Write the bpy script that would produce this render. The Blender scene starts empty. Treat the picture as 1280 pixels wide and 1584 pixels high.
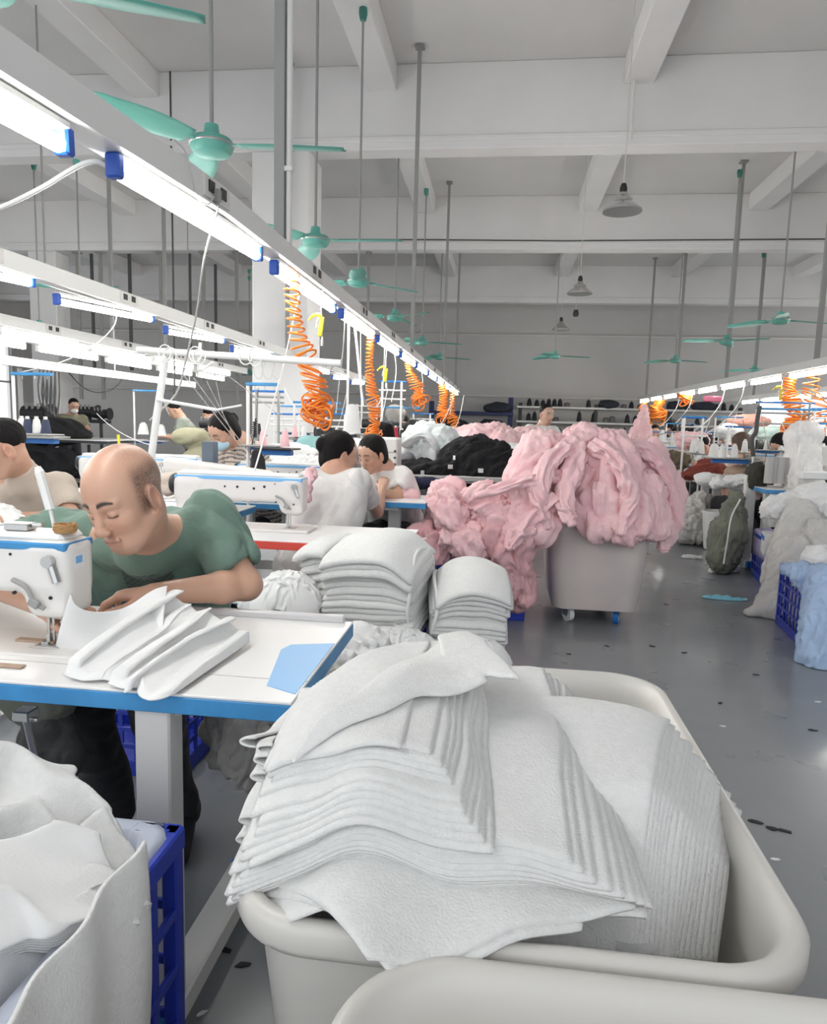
import bpy, math, random
import numpy as np
from mathutils import Vector, Matrix, Euler

SC = bpy.context.scene
COL = SC.collection
R = math.radians
PI = math.pi
V = lambda *a: np.array(a, float)

# ------------------------------------------------------------------ camera, world, exposure
FPX, YAW, PITCH, ROLL, CAMH = 1100.0, .12, .125, .0275, 1.3
_F = V(-math.sin(YAW)*math.cos(PITCH), math.cos(YAW)*math.cos(PITCH), -math.sin(PITCH))
_R0 = V(math.cos(YAW), math.sin(YAW), 0)
_U0 = np.cross(_R0, _F)
_R = math.cos(ROLL)*_R0 + math.sin(ROLL)*_U0
_U = -math.sin(ROLL)*_R0 + math.cos(ROLL)*_U0
cam_d = bpy.data.cameras.new('camera')
cam = bpy.data.objects.new('camera', cam_d)
COL.objects.link(cam)
cam_d.sensor_fit = 'HORIZONTAL'
cam_d.sensor_width = 36
cam_d.lens = 36*FPX/1280
cam_d.clip_start = .02
cam_d.clip_end = 100
m = Matrix(((_R[0], _U[0], -_F[0], 0), (_R[1], _U[1], -_F[1], 0), (_R[2], _U[2], -_F[2], CAMH), (0, 0, 0, 1)))
cam.matrix_world = m
SC.camera = cam

world = bpy.data.worlds.new('world')
SC.world = world
world.use_nodes = True
world.node_tree.nodes['Background'].inputs[0].default_value = (.93, .96, 1, 1)
world.node_tree.nodes['Background'].inputs[1].default_value = 1.0
TUBE_POWER = 32.0
SC.view_settings.view_transform = 'Standard'
SC.view_settings.look = 'None'
SC.view_settings.gamma = 1
SC.view_settings.use_curve_mapping = False
SC.view_settings.exposure = 0.66
SC.cycles.max_bounces = 6
SC.cycles.diffuse_bounces = 4
SC.cycles.glossy_bounces = 2
SC.cycles.transmission_bounces = 4
SC.cycles.caustics_reflective = False
SC.cycles.caustics_refractive = False
SC.cycles.sample_clamp_indirect = 6
SC.cycles.use_denoising = True


def at(x, y, X=None, Y=None, Z=None):
    """world point seen at photo pixel (x, y) at a known real X, Y or Z"""
    d = _F + _R*(x-640)/FPX - _U*(y-792)/FPX
    t = Y/d[1] if Y is not None else ((Z-CAMH)/d[2] if Z is not None else X/d[0])
    return V(0, 0, CAMH) + d*t


# ------------------------------------------------------------------ noise
_rs = np.random.RandomState(7)
_T = _rs.rand(32, 32, 32).astype(np.float32)*2-1


def noise3(p):
    p = np.asarray(p, float)
    i = np.floor(p).astype(int)
    f = p-i
    f = f*f*(3-2*f)
    i0 = i & 31
    i1 = (i+1) & 31
    x0, y0, z0 = i0[..., 0], i0[..., 1], i0[..., 2]
    x1, y1, z1 = i1[..., 0], i1[..., 1], i1[..., 2]
    fx, fy, fz = f[..., 0], f[..., 1], f[..., 2]
    a = _T[x0, y0, z0]*(1-fx)+_T[x1, y0, z0]*fx
    b = _T[x0, y1, z0]*(1-fx)+_T[x1, y1, z0]*fx
    c = _T[x0, y0, z1]*(1-fx)+_T[x1, y0, z1]*fx
    d = _T[x0, y1, z1]*(1-fx)+_T[x1, y1, z1]*fx
    return (a*(1-fy)+b*fy)*(1-fz)+(c*(1-fy)+d*fy)*fz


def fbm(p, oct=3):
    p = np.asarray(p, float)
    s = 0
    a = 1.0
    for o in range(oct):
        s = s+a*noise3(p*(2.03**o)+o*7.3)
        a *= .5
    return s


def ridged(p, oct=3):
    """sharp creases: 0..~1.6, high on ridges"""
    p = np.asarray(p, float)
    s = 0
    a = 1.0
    for o in range(oct):
        s = s+a*(1-np.abs(noise3(p*(2.1**o)+o*3.7))*2.2)
        a *= .45
    return s


def billow(p, oct=3):
    """rounded backs with sharp valleys, 0..~1"""
    p = np.asarray(p, float)
    s = 0
    a = 1.0
    for o in range(oct):
        s = s+a*np.abs(noise3(p*(2.07**o)+o*5.1))**.85*1.6
        a *= .42
    return s


# ------------------------------------------------------------------ materials
MATS = {}


def mat(name, col, rough=.6, metal=0, bump=0, bscale=60, var=0, vscale=4, col2=None, spec=None, sheen=0, sub=0, alpha=1, weave=0):
    if name in MATS:
        return MATS[name]
    mt = bpy.data.materials.new(name)
    MATS[name] = mt
    mt.use_nodes = True
    nt = mt.node_tree
    b = nt.nodes['Principled BSDF']
    c = tuple(col)+(1,)
    b.inputs['Base Color'].default_value = c
    b.inputs['Roughness'].default_value = rough
    b.inputs['Metallic'].default_value = metal
    if spec is not None:
        b.inputs['Specular IOR Level'].default_value = spec
    if sheen:
        b.inputs['Sheen Weight'].default_value = sheen
    if alpha < 1:
        b.inputs['Alpha'].default_value = alpha
    tc = nt.nodes.new('ShaderNodeTexCoord')
    if var or col2:
        n = nt.nodes.new('ShaderNodeTexNoise')
        n.inputs['Scale'].default_value = vscale
        n.inputs['Detail'].default_value = 4
        nt.links.new(tc.outputs['Object'], n.inputs['Vector'])
        rp = nt.nodes.new('ShaderNodeValToRGB')
        c2 = tuple(col2)+(1,) if col2 else tuple(max(0, x*(1-var)) for x in col)+(1,)
        rp.color_ramp.elements[0].position = .35
        rp.color_ramp.elements[1].position = .65
        rp.color_ramp.elements[0].color = c
        rp.color_ramp.elements[1].color = c2
        nt.links.new(n.outputs['Fac'], rp.inputs['Fac'])
        nt.links.new(rp.outputs['Color'], b.inputs['Base Color'])
    if bump:
        n2 = nt.nodes.new('ShaderNodeTexNoise')
        n2.inputs['Scale'].default_value = bscale
        n2.inputs['Detail'].default_value = 5
        nt.links.new(tc.outputs['Object'], n2.inputs['Vector'])
        bp = nt.nodes.new('ShaderNodeBump')
        bp.inputs['Strength'].default_value = bump
        bp.inputs['Distance'].default_value = .01
        nt.links.new(n2.outputs['Fac'], bp.inputs['Height'])
        nt.links.new(bp.outputs['Normal'], b.inputs['Normal'])
    return mt


def emit(name, col, strength):
    if name in MATS:
        return MATS[name]
    mt = bpy.data.materials.new(name)
    MATS[name] = mt
    mt.use_nodes = True
    b = mt.node_tree.nodes['Principled BSDF']
    b.inputs['Base Color'].default_value = (.9, .9, .9, 1)
    b.inputs['Emission Color'].default_value = tuple(col)+(1,)
    b.inputs['Emission Strength'].default_value = strength
    return mt


M_ceil = mat('painted_plaster', (.74, .73, .715), .85, bump=.08, bscale=6, var=.06, vscale=.7)
M_beam = mat('beam_paint', (.82, .81, .80), .8, bump=.08, bscale=8, var=.05, vscale=1.2)
M_wall = mat('wall_paint', (.66, .645, .625), .85, bump=.08, bscale=6, var=.08, vscale=.5)
M_white = mat('white_enamel', (.82, .82, .80), .35)
M_offw = mat('offwhite_plastic', (.72, .71, .68), .4, bump=.04, bscale=9)
M_machine = mat('machine_enamel', (.78, .76, .73), .28)
M_table = mat('white_laminate', (.84, .83, .82), .3, var=.04, vscale=3)
M_bluee = mat('light_blue_edge', (.055, .30, .62), .4, col2=(.035, .21, .46), vscale=7)
M_bluet = mat('pale_blue_laminate', (.18, .45, .78), .35)
M_red = mat('red_edge', (.62, .07, .05), .4)
M_orange = mat('orange_edge', (.66, .27, .05), .5, var=.3, vscale=9)
M_steel = mat('steel', (.55, .55, .54), .3, metal=.9)
M_gsteel = mat('painted_grey_steel', (.30, .30, .29), .5)
M_dark = mat('black_plastic', (.02, .02, .022), .45)
M_black = mat('black_rubber', (.012, .012, .014), .6)
M_green = mat('fan_green', (.13, .42, .35), .4)
M_hose = mat('orange_hose', (.90, .26, .03), .35)
M_yellow = mat('yellow_plastic', (.80, .72, .04), .4)
M_cable = mat('grey_cable', (.62, .61, .58), .5)
M_cableb = mat('dark_cable', (.06, .06, .06), .5)
M_bin = mat('milky_bin_plastic', (.66, .64, .60), .33, bump=.05, bscale=3, var=.03, vscale=2)
M_binp = mat('pinkish_bin_plastic', (.66, .585, .555), .4, bump=.05, bscale=3, col2=(.56, .51, .49), vscale=3)
M_crate = mat('blue_crate_plastic', (.02, .045, .42), .35)
M_blue = mat('blue_plastic', (.02, .16, .50), .4)
M_fw = mat('white_fleece', (.78, .78, .765), .95, bump=.35, bscale=260, var=.05, vscale=70, sheen=.15)
M_fw2 = mat('white_jersey', (.81, .81, .80), .9, bump=.15, bscale=160, sheen=.1)
M_fg = mat('greyish_knit', (.50, .48, .45), .95, bump=.3, bscale=120, var=.1, vscale=12)
M_pink = mat('pink_cotton', (.86, .55, .575), .9, bump=.3, bscale=60, col2=(.88, .60, .61), vscale=6, sheen=.1)
M_pinkd = mat('dusty_pink_cotton', (.70, .41, .43), .9, bump=.2, bscale=90, var=.12, vscale=6)
M_blk = mat('black_fabric', (.008, .008, .010), .9, bump=.2, bscale=90)
M_navy = mat('navy_fabric', (.02, .025, .06), .9)
M_rust = mat('rust_fabric', (.22, .05, .035), .9, bump=.2, bscale=60)
M_sage = mat('sage_sack', (.20, .21, .165), .75, bump=.3, bscale=50, var=.2, vscale=6)
M_lilac = mat('lilac_film', (.50, .44, .68), .35, bump=.3, bscale=20)
M_lblue = mat('pale_blue_cloth', (.42, .56, .78), .75, bump=.3, bscale=30, var=.1, vscale=8)
M_film = mat('milky_film', (.66, .645, .62), .45, bump=.4, bscale=24, var=.08, vscale=6)
M_skin = mat('skin', (.56, .345, .25), .5, bump=.05, bscale=120, var=.06, vscale=14)
M_hair = mat('black_hair', (.008, .007, .007), .6, bump=.4, bscale=140, spec=.15)
M_card = mat('brown_board', (.42, .30, .22), .8)
M_paper = mat('paper', (.8, .8, .78), .8)
M_mask = mat('blue_mask', (.45, .66, .78), .8)
M_tube = emit('tube_glow', (1, .985, .95), TUBE_POWER)
M_lampon = emit('lamp_glow', (1, .97, .9), 6.0)
M_glass = mat('lamp_glass', (.9, .9, .9), .2)


# ------------------------------------------------------------------ objects and tags
def tag(o, label, cat, group=None, kind=None):
    if label:
        o['label'] = label
    if cat:
        o['category'] = cat
    if group:
        o['group'] = group
    if kind:
        o['kind'] = kind
    return o


def empty(name, loc=(0, 0, 0), rz=0, label=None, cat=None, group=None):
    o = bpy.data.objects.new(name, None)
    o.empty_display_size = .05
    COL.objects.link(o)
    o.location = [float(c) for c in loc]
    o.rotation_euler = (0, 0, rz)
    tag(o, label, cat, group)
    return o


def copy_tree(o, loc=None, rz=None, label=None, group=None, parent=None, sc=None):
    c = o.copy()
    COL.objects.link(c)
    if parent is not None:
        c.parent = parent
    if loc is not None:
        c.location = [float(q) for q in loc]
    if rz is not None:
        c.rotation_euler = (c.rotation_euler[0], c.rotation_euler[1], rz)
    if sc is not None:
        c.scale = sc
    if label:
        c['label'] = label
    if group:
        c['group'] = group
    for ch in list(o.children):
        copy_tree(ch, parent=c)
    return c


ORD = ['first', 'second', 'third', 'fourth', 'fifth', 'sixth', 'seventh', 'eighth', 'ninth', 'tenth', 'eleventh', 'twelfth', 'thirteenth', 'fourteenth', 'fifteenth', 'sixteenth', 'seventeenth', 'eighteenth', 'nineteenth', 'twentieth']


class MB:
    """collects shapes into one mesh"""
    def __init__(s):
        s.v = []
        s.f = []
        s.m = []
        s.n = 0

    def add(s, v, f, mi=0):
        v = np.asarray(v, float)
        s.v.append(v)
        s.f.extend([tuple(int(i)+s.n for i in q) for q in f])
        s.m.extend([mi]*len(f))
        s.n += len(v)
        return s

    def box(s, c, h, rz=0, rx=0, ry=0, b=0, mi=0):
        """centre c, half sizes h, chamfer b"""
        hx, hy, hz = h
        b = min(b, hx*.95, hy*.95, hz*.95)
        if b <= 0:
            v = [(x*hx, y*hy, z*hz) for x in (-1, 1) for y in (-1, 1) for z in (-1, 1)]
            f = [(0, 1, 3, 2), (4, 6, 7, 5), (0, 4, 5, 1), (2, 3, 7, 6), (0, 2, 6, 4), (1, 5, 7, 3)]
        else:
            v = []
            idx = {}
            for x in (-1, 1):
                for y in (-1, 1):
                    for z in (-1, 1):
                        for a in range(3):
                            p = [x*(hx-b), y*(hy-b), z*(hz-b)]
                            p[a] += (x, y, z)[a]*b
                            idx[(x, y, z, a)] = len(v)
                            v.append(p)
            f = []
            def q(*k):
                f.append([idx[i] for i in k])
            for a in range(3):
                o1, o2 = (a+1) % 3, (a+2) % 3
                for sg in (-1, 1):
                    ks = []
                    for s1, s2 in ((-1, -1), (1, -1), (1, 1), (-1, 1)):
                        t = [0, 0, 0]
                        t[a] = sg
                        t[o1] = s1
                        t[o2] = s2
                        ks.append((t[0], t[1], t[2], a))
                    if sg < 0:
                        ks = ks[::-1]
                    q(*ks)
            for a in range(3):
                o1, o2 = (a+1) % 3, (a+2) % 3
                for s1 in (-1, 1):
                    for s2 in (-1, 1):
                        t0 = [0, 0, 0]
                        t1 = [0, 0, 0]
                        t0[a], t1[a] = -1, 1
                        t0[o1] = t1[o1] = s1
                        t0[o2] = t1[o2] = s2
                        k = [(t0[0], t0[1], t0[2], o1), (t1[0], t1[1], t1[2], o1), (t1[0], t1[1], t1[2], o2), (t0[0], t0[1], t0[2], o2)]
                        if s1*s2 > 0:
                            k = k[::-1]
                        q(*k)
            for x in (-1, 1):
                for y in (-1, 1):
                    for z in (-1, 1):
                        k = [(x, y, z, 0), (x, y, z, 1), (x, y, z, 2)]
                        if x*y*z < 0:
                            k = k[::-1]
                        q(*k)
        v = np.array(v, float)
        if rx or ry or rz:
            v = v @ np.array(Euler((rx, ry, rz)).to_matrix()).T
        s.add(v+np.array(c, float), f, mi)
        return s

    def tube(s, pts, r, n=8, cap=True, mi=0, closed=False):
        pts = np.array(pts, float)
        if len(pts) < 2:
            return s
        rr = np.full(len(pts), float(r)) if np.isscalar(r) else np.array(r, float)
        if closed:
            t = np.roll(pts, -1, 0)-np.roll(pts, 1, 0)
        else:
            t = np.gradient(pts, axis=0)
        t /= np.linalg.norm(t, axis=1)[:, None]+1e-12
        up = V(0, 0, 1) if abs(t[0][2]) < .9 else V(1, 0, 0)
        nrm = np.cross(t[0], up)
        nrm /= np.linalg.norm(nrm)
        vs = []
        a = np.arange(n)*2*PI/n
        for i in range(len(pts)):
            nrm = nrm-t[i]*(nrm@t[i])
            nrm /= np.linalg.norm(nrm)+1e-12
            bi = np.cross(t[i], nrm)
            vs.append(pts[i]+rr[i]*(np.cos(a)[:, None]*nrm+np.sin(a)[:, None]*bi))
        v = np.concatenate(vs)
        f = []
        L = len(pts)
        for i in range(L if closed else L-1):
            i2 = (i+1) % L
            for j in range(n):
                k = (j+1) % n
                f.append((i*n+j, i*n+k, i2*n+k, i2*n+j))
        if cap and not closed:
            f.append(tuple(range(n))[::-1])
            f.append(tuple((L-1)*n+j for j in range(n)))
        s.add(v, f, mi)
        return s

    def lathe(s, prof, c=(0, 0, 0), n=24, M=None, mi=0):
        """profile of (r, z)"""
        prof = np.array(prof, float)
        a = np.arange(n)*2*PI/n
        v = np.stack([np.outer(prof[:, 0], np.cos(a)), np.outer(prof[:, 0], np.sin(a)), np.repeat(prof[:, 1][:, None], n, 1)], -1).reshape(-1, 3)
        if M is not None:
            v = v @ np.array(M).T
        f = []
        for i in range(len(prof)-1):
            for j in range(n):
                k = (j+1) % n
                f.append((i*n+j, i*n+k, (i+1)*n+k, (i+1)*n+j))
        if prof[0][0] > 1e-5:
            f.append(tuple(range(n))[::-1])
        if prof[-1][0] > 1e-5:
            f.append(tuple((len(prof)-1)*n+j for j in range(n)))
        s.add(v+np.array(c, float), f, mi)
        return s

    def grid(s, P, mi=0, wrap_u=False, wrap_v=False):
        n, m_ = P.shape[:2]
        f = []
        for i in range(n if wrap_u else n-1):
            for j in range(m_ if wrap_v else m_-1):
                a = i*m_+j
                b = i*m_+(j+1) % m_
                c = ((i+1) % n)*m_+(j+1) % m_
                d = ((i+1) % n)*m_+j
                f.append((a, d, c, b))
        s.add(P.reshape(-1, 3), f, mi)
        return s

    def prism(s, poly, z0, z1, M=None, c=(0, 0, 0), mi=0, taper=0):
        n = len(poly)
        p = np.array(poly, float)
        v = np.concatenate([np.c_[p, np.full(n, z0)], np.c_[p, np.full(n, z1)]])
        if M is not None:
            v = v @ np.array(M).T
        f = [tuple(range(n))[::-1], tuple(range(n, 2*n))]
        for i in range(n):
            j = (i+1) % n
            f.append((i, j, n+j, n+i))
        s.add(v+np.array(c, float), f, mi)
        return s

    def build(s, name, mt, parent=None, smooth=True, angle=35, loc=None):
        me = bpy.data.meshes.new(name)
        v = np.concatenate(s.v) if s.v else np.zeros((0, 3))
        me.from_pydata(v.tolist(), [], s.f)
        mts = mt if isinstance(mt, (list, tuple)) else [mt]
        for q in mts:
            me.materials.append(q)
        if len(mts) > 1:
            me.polygons.foreach_set('material_index', s.m)
        me.update()
        if smooth:
            me.polygons.foreach_set('use_smooth', [True]*len(me.polygons))
            if angle < 180:
                try:
                    me.set_sharp_from_angle(angle=R(angle))
                except Exception:
                    pass
        o = bpy.data.objects.new(name, me)
        COL.objects.link(o)
        if parent is not None:
            o.parent = parent
        if loc is not None:
            o.location = [float(q) for q in loc]
        return o


def link_mesh(name, v, f, mt, parent=None, smooth=True, loc=None, angle=180):
    b = MB()
    b.add(v, f)
    return b.build(name, mt, parent, smooth, angle, loc)


def spline(pts, n=8):
    """Catmull-Rom through points"""
    p = np.array(pts, float)
    p = np.concatenate([[2*p[0]-p[1]], p, [2*p[-1]-p[-2]]])
    out = []
    for i in range(1, len(p)-2):
        for k in range(n):
            t = k/n
            out.append(.5*((2*p[i])+(-p[i-1]+p[i+1])*t+(2*p[i-1]-5*p[i]+4*p[i+1]-p[i+2])*t*t+(-p[i-1]+3*p[i]-3*p[i+1]+p[i+2])*t**3))
    out.append(p[-2])
    return np.array(out)


def sag(a, b, d, n=12):
    a, b = np.array(a, float), np.array(b, float)
    t = np.linspace(0, 1, n)[:, None]
    p = a*(1-t)+b*t
    p[:, 2] -= d*4*(t*(1-t))[:, 0]
    return p


# ------------------------------------------------------------------ signed distance modelling (one continuous surface)
def rotm(rx=0, ry=0, rz=0):
    return np.array(Euler((rx, ry, rz)).to_matrix())


class SDF:
    def __init__(s):
        s.p = []

    def cap(s, a, b, ra, rb=None, k=.02, op=1):
        s.p.append(('c', V(*a), V(*b), float(ra), float(ra if rb is None else rb), k, op))
        return s

    def chain(s, pts, rs, k=.015):
        for i in range(len(pts)-1):
            s.cap(pts[i], pts[i+1], rs[i], rs[i+1], k)
        return s

    def ell(s, c, r, M=None, k=.02, op=1):
        s.p.append(('e', V(*c), V(*r), np.eye(3) if M is None else np.array(M), 0, k, op))
        return s

    def box(s, c, h, rad=.01, M=None, k=.01, op=1):
        s.p.append(('b', V(*c), V(*h), np.eye(3) if M is None else np.array(M), rad, k, op))
        return s

    def xf(s, M, t):
        """transform all prims by rotation M then translation t"""
        M = np.array(M)
        t = np.array(t, float)
        q = []
        for p in s.p:
            p = list(p)
            p[1] = M@p[1]+t
            if p[0] == 'c':
                p[2] = M@p[2]+t
            else:
                p[3] = M@p[3]
            q.append(tuple(p))
        s.p = q
        return s

    def bounds(s):
        lo, hi = [], []
        for p in s.p:
            if p[6] < 0:
                continue
            if p[0] == 'c':
                r = max(p[3], p[4])
                lo.append(np.minimum(p[1], p[2])-r)
                hi.append(np.maximum(p[1], p[2])+r)
            else:
                r = np.abs(p[3])@(p[2] if p[0] == 'e' else p[2])
                lo.append(p[1]-r)
                hi.append(p[1]+r)
        return np.min(lo, 0), np.max(hi, 0)

    def mesh(s, h, disp=None):
        lo, hi = s.bounds()
        lo = lo-3*h
        hi = hi+3*h
        n = np.ceil((hi-lo)/h).astype(int)+1
        G = np.full(n, 1.0, np.float32)
        ax = [lo[i]+h*np.arange(n[i]) for i in range(3)]
        for p in s.p:
            k = max(p[5], 1e-4)
            mg = k+2.5*h
            if p[0] == 'c':
                r = max(p[3], p[4])
                a, b = np.minimum(p[1], p[2])-r-mg, np.maximum(p[1], p[2])+r+mg
            else:
                r = np.abs(p[3])@p[2]
                a, b = p[1]-r-mg, p[1]+r+mg
            i0 = np.clip(np.floor((a-lo)/h).astype(int), 0, n-1)
            i1 = np.clip(np.ceil((b-lo)/h).astype(int)+1, 1, n)
            sl = tuple(slice(i0[i], i1[i]) for i in range(3))
            X, Y, Z = np.meshgrid(ax[0][sl[0]], ax[1][sl[1]], ax[2][sl[2]], indexing='ij')
            if p[0] == 'c':
                ba = p[2]-p[1]
                L = ba@ba+1e-12
                dx, dy, dz = X-p[1][0], Y-p[1][1], Z-p[1][2]
                t = np.clip((dx*ba[0]+dy*ba[1]+dz*ba[2])/L, 0, 1)
                d = np.sqrt((dx-t*ba[0])**2+(dy-t*ba[1])**2+(dz-t*ba[2])**2)-(p[3]+(p[4]-p[3])*t)
            else:
                Q = np.stack([X-p[1][0], Y-p[1][1], Z-p[1][2]], -1)@p[3]
                if p[0] == 'e':
                    q = np.linalg.norm(Q/p[2], axis=-1)
                    q2 = np.linalg.norm(Q/(p[2]**2), axis=-1)+1e-9
                    d = q*(q-1)/q2
                else:
                    q = np.abs(Q)-(p[2]-p[4])
                    d = np.linalg.norm(np.maximum(q, 0), axis=-1)+np.minimum(q.max(-1), 0)-p[4]
            g = G[sl]
            if p[6] > 0:
                hh = np.maximum(k-np.abs(g-d), 0)/k
                G[sl] = np.minimum(g, d)-hh*hh*k*.25
            else:
                hh = np.maximum(k-np.abs(g+d), 0)/k
                G[sl] = np.maximum(g, -d)+hh*hh*k*.25
        return surface_nets(G, lo, h)


def surface_nets(G, lo, h):
    S = G < 0
    c = np.zeros(np.array(G.shape)-1, np.int8)
    for dx in (0, 1):
        for dy in (0, 1):
            for dz in (0, 1):
                c += S[dx:G.shape[0]-1+dx, dy:G.shape[1]-1+dy, dz:G.shape[2]-1+dz]
    act = (c > 0) & (c < 8)
    I = np.argwhere(act)
    idx = np.full(c.shape, -1, np.int64)
    idx[act] = np.arange(len(I))
    acc = np.zeros((len(I), 3))
    cnt = np.zeros(len(I))
    cs = [(a, b, d) for a in (0, 1) for b in (0, 1) for d in (0, 1)]
    for p in cs:
        for a in range(3):
            if p[a] == 0:
                q = list(p)
                q[a] = 1
                g0 = G[I[:, 0]+p[0], I[:, 1]+p[1], I[:, 2]+p[2]]
                g1 = G[I[:, 0]+q[0], I[:, 1]+q[1], I[:, 2]+q[2]]
                mk = (g0 < 0) != (g1 < 0)
                t = np.where(mk, g0/np.where(mk, g0-g1, 1), 0)
                pos = np.array(p, float)[None].repeat(len(I), 0)
                pos[:, a] += t
                acc += pos*mk[:, None]
                cnt += mk
    v = lo+h*(I+acc/np.maximum(cnt, 1)[:, None])
    F = []
    for a in range(3):
        b, d = (a+1) % 3, (a+2) % 3
        s0 = [slice(None)]*3
        s1 = [slice(None)]*3
        s0[a] = slice(0, -1)
        s1[a] = slice(1, None)
        A, B = S[tuple(s0)], S[tuple(s1)]
        E = np.argwhere(A != B)
        E = E[(E[:, b] > 0) & (E[:, d] > 0) & (E[:, b] < G.shape[b]-1) & (E[:, d] < G.shape[d]-1)]
        def g(ob, od):
            q = E.copy()
            q[:, b] += ob
            q[:, d] += od
            return idx[q[:, 0], q[:, 1], q[:, 2]]
        quad = np.stack([g(-1, -1), g(0, -1), g(0, 0), g(-1, 0)], 1)
        inside = A[E[:, 0], E[:, 1], E[:, 2]]
        quad[~inside] = quad[~inside][:, ::-1]
        F.append(quad)
    F = np.concatenate(F)
    F = F[(F >= 0).all(1)]
    return v, F


def fast_mesh(name, v, F, mt, parent=None, loc=None, colors=None, smooth=True):
    me = bpy.data.meshes.new(name)
    me.vertices.add(len(v))
    me.vertices.foreach_set('co', np.asarray(v, np.float32).ravel())
    F = np.asarray(F)
    me.loops.add(F.size)
    me.loops.foreach_set('vertex_index', F.astype(np.int32).ravel())
    me.polygons.add(len(F))
    me.polygons.foreach_set('loop_start', np.arange(0, F.size, F.shape[1], dtype=np.int32))
    me.polygons.foreach_set('loop_total', np.full(len(F), F.shape[1], np.int32))
    me.update(calc_edges=True)
    me.validate()
    if smooth:
        me.polygons.foreach_set('use_smooth', [True]*len(me.polygons))
    if colors is not None:
        at_ = me.color_attributes.new('tint', 'FLOAT_COLOR', 'POINT')
        at_.data.foreach_set('color', np.asarray(colors, np.float32).ravel())
    me.materials.append(mt)
    o = bpy.data.objects.new(name, me)
    COL.objects.link(o)
    if parent is not None:
        o.parent = parent
    if loc is not None:
        o.location = [float(q) for q in loc]
    return o


# ------------------------------------------------------------------ cloth draping (position based)
def grid_faces(n, m_):
    i, j = np.meshgrid(np.arange(n-1), np.arange(m_-1), indexing='ij')
    a = (i*m_+j).ravel()
    return np.stack([a, a+m_, a+m_+1, a+1], 1)


def cloth(P, rest, collide, steps=60, iters=6, pin=None, bend=.25, damp=.9, fric=.0, seed=0, jitter=.004, g=9.8, dt=.02):
    """P (n,m,3) start; rest spacing (rx, ry); collide(points)->points"""
    rs = np.random.RandomState(seed)
    P = P+rs.randn(*P.shape)*jitter
    n, m_ = P.shape[:2]
    Vv = np.zeros_like(P)
    rx, ry = rest
    diag = math.hypot(rx, ry)
    cons = []
    def sl(a, b, n_):
        return slice(a, b if b else None, n_)
    def add(di, dj, L, st):
        for par in range(2):
            if di and not dj:
                s0 = np.s_[par:n-di:2*di, :] if di == 1 else None
                if di == 1:
                    cons.append(((slice(par, n-1, 2), slice(None)), (slice(par+1, n, 2), slice(None)), L, st))
                else:
                    for q in range(2):
                        cons.append(((slice(par*2+q, n-2, 4), slice(None)), (slice(par*2+q+2, n, 4), slice(None)), L, st))
            elif dj and not di:
                if dj == 1:
                    cons.append(((slice(None), slice(par, m_-1, 2)), (slice(None), slice(par+1, m_, 2)), L, st))
                else:
                    for q in range(2):
                        cons.append(((slice(None), slice(par*2+q, m_-2, 4)), (slice(None), slice(par*2+q+2, m_, 4)), L, st))
            else:
                cons.append(((slice(par, n-1, 2), slice(0, m_-1)), (slice(par+1, n, 2), slice(1, m_)), L, st))
                cons.append(((slice(par, n-1, 2), slice(1, m_)), (slice(par+1, n, 2), slice(0, m_-1)), L, st))
    add(1, 0, rx, 1)
    add(0, 1, ry, 1)
    add(1, 1, diag, .3)
    if bend:
        add(2, 0, 2*rx, bend)
        add(0, 2, 2*ry, bend)
    W = np.ones((n, m_, 1))
    if pin is not None:
        W[pin] = 0
    P0 = P.copy()
    for s in range(steps):
        old = P.copy()
        Vv *= damp
        Vv[..., 2] -= g*dt
        P = P+Vv*dt*W
        for it in range(iters):
            for A, B, L, st in cons:
                a, b = P[A], P[B]
                k = min(a.shape[0], b.shape[0]), min(a.shape[1], b.shape[1])
                a = a[:k[0], :k[1]]
                b = b[:k[0], :k[1]]
                wa = W[A][:k[0], :k[1]]
                wb = W[B][:k[0], :k[1]]
                d = b-a
                l = np.sqrt((d*d).sum(-1, keepdims=True))+1e-9
                c = d*((l-L)/l*st/np.maximum(wa+wb, 1e-6))
                a += c*wa
                b -= c*wb
            Q = collide(P)
            if fric:
                hit = (np.abs(Q-P).sum(-1, keepdims=True) > 1e-9)
                Q = np.where(hit, Q+(old-Q)*fric*V(1, 1, .0), Q)
            P = np.where(W > 0, Q, P)
        Vv = (P-old)/dt
        sp = np.sqrt((Vv**2).sum(-1, keepdims=True))
        Vv *= np.minimum(1, 2.0/np.maximum(sp, 1e-6))
    return P


def upsample(P, k=2):
    """smooth bicubic-like upsampling of a grid"""
    for _ in range(k-1):
        for axis in (0, 1):
            A = np.moveaxis(P, axis, 0)
            n = A.shape[0]
            mid = np.empty((n-1,)+A.shape[1:])
            mid[:] = (A[:-1]+A[1:])*.5
            if n > 3:
                mid[1:-1] = (-A[:-3]+9*A[1:-2]+9*A[2:-1]-A[3:])/16
            out = np.empty((2*n-1,)+A.shape[1:])
            out[0::2] = A
            out[1::2] = mid
            P = np.moveaxis(out, 0, axis)
    return P


def cloth_obj(name, P, mt, parent=None, thick=.003, up=2, smooth_it=0):
    P = upsample(P, up)
    for _ in range(smooth_it):
        Q = P.copy()
        Q[1:-1, 1:-1] = (P[1:-1, 1:-1]*4+P[:-2, 1:-1]+P[2:, 1:-1]+P[1:-1, :-2]+P[1:-1, 2:])/8
        P = Q
    o = fast_mesh(name, P.reshape(-1, 3), grid_faces(*P.shape[:2]), mt, parent)
    if thick:
        md = o.modifiers.new('thickness', 'SOLIDIFY')
        md.thickness = thick
        md.offset = 0
    return o


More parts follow.
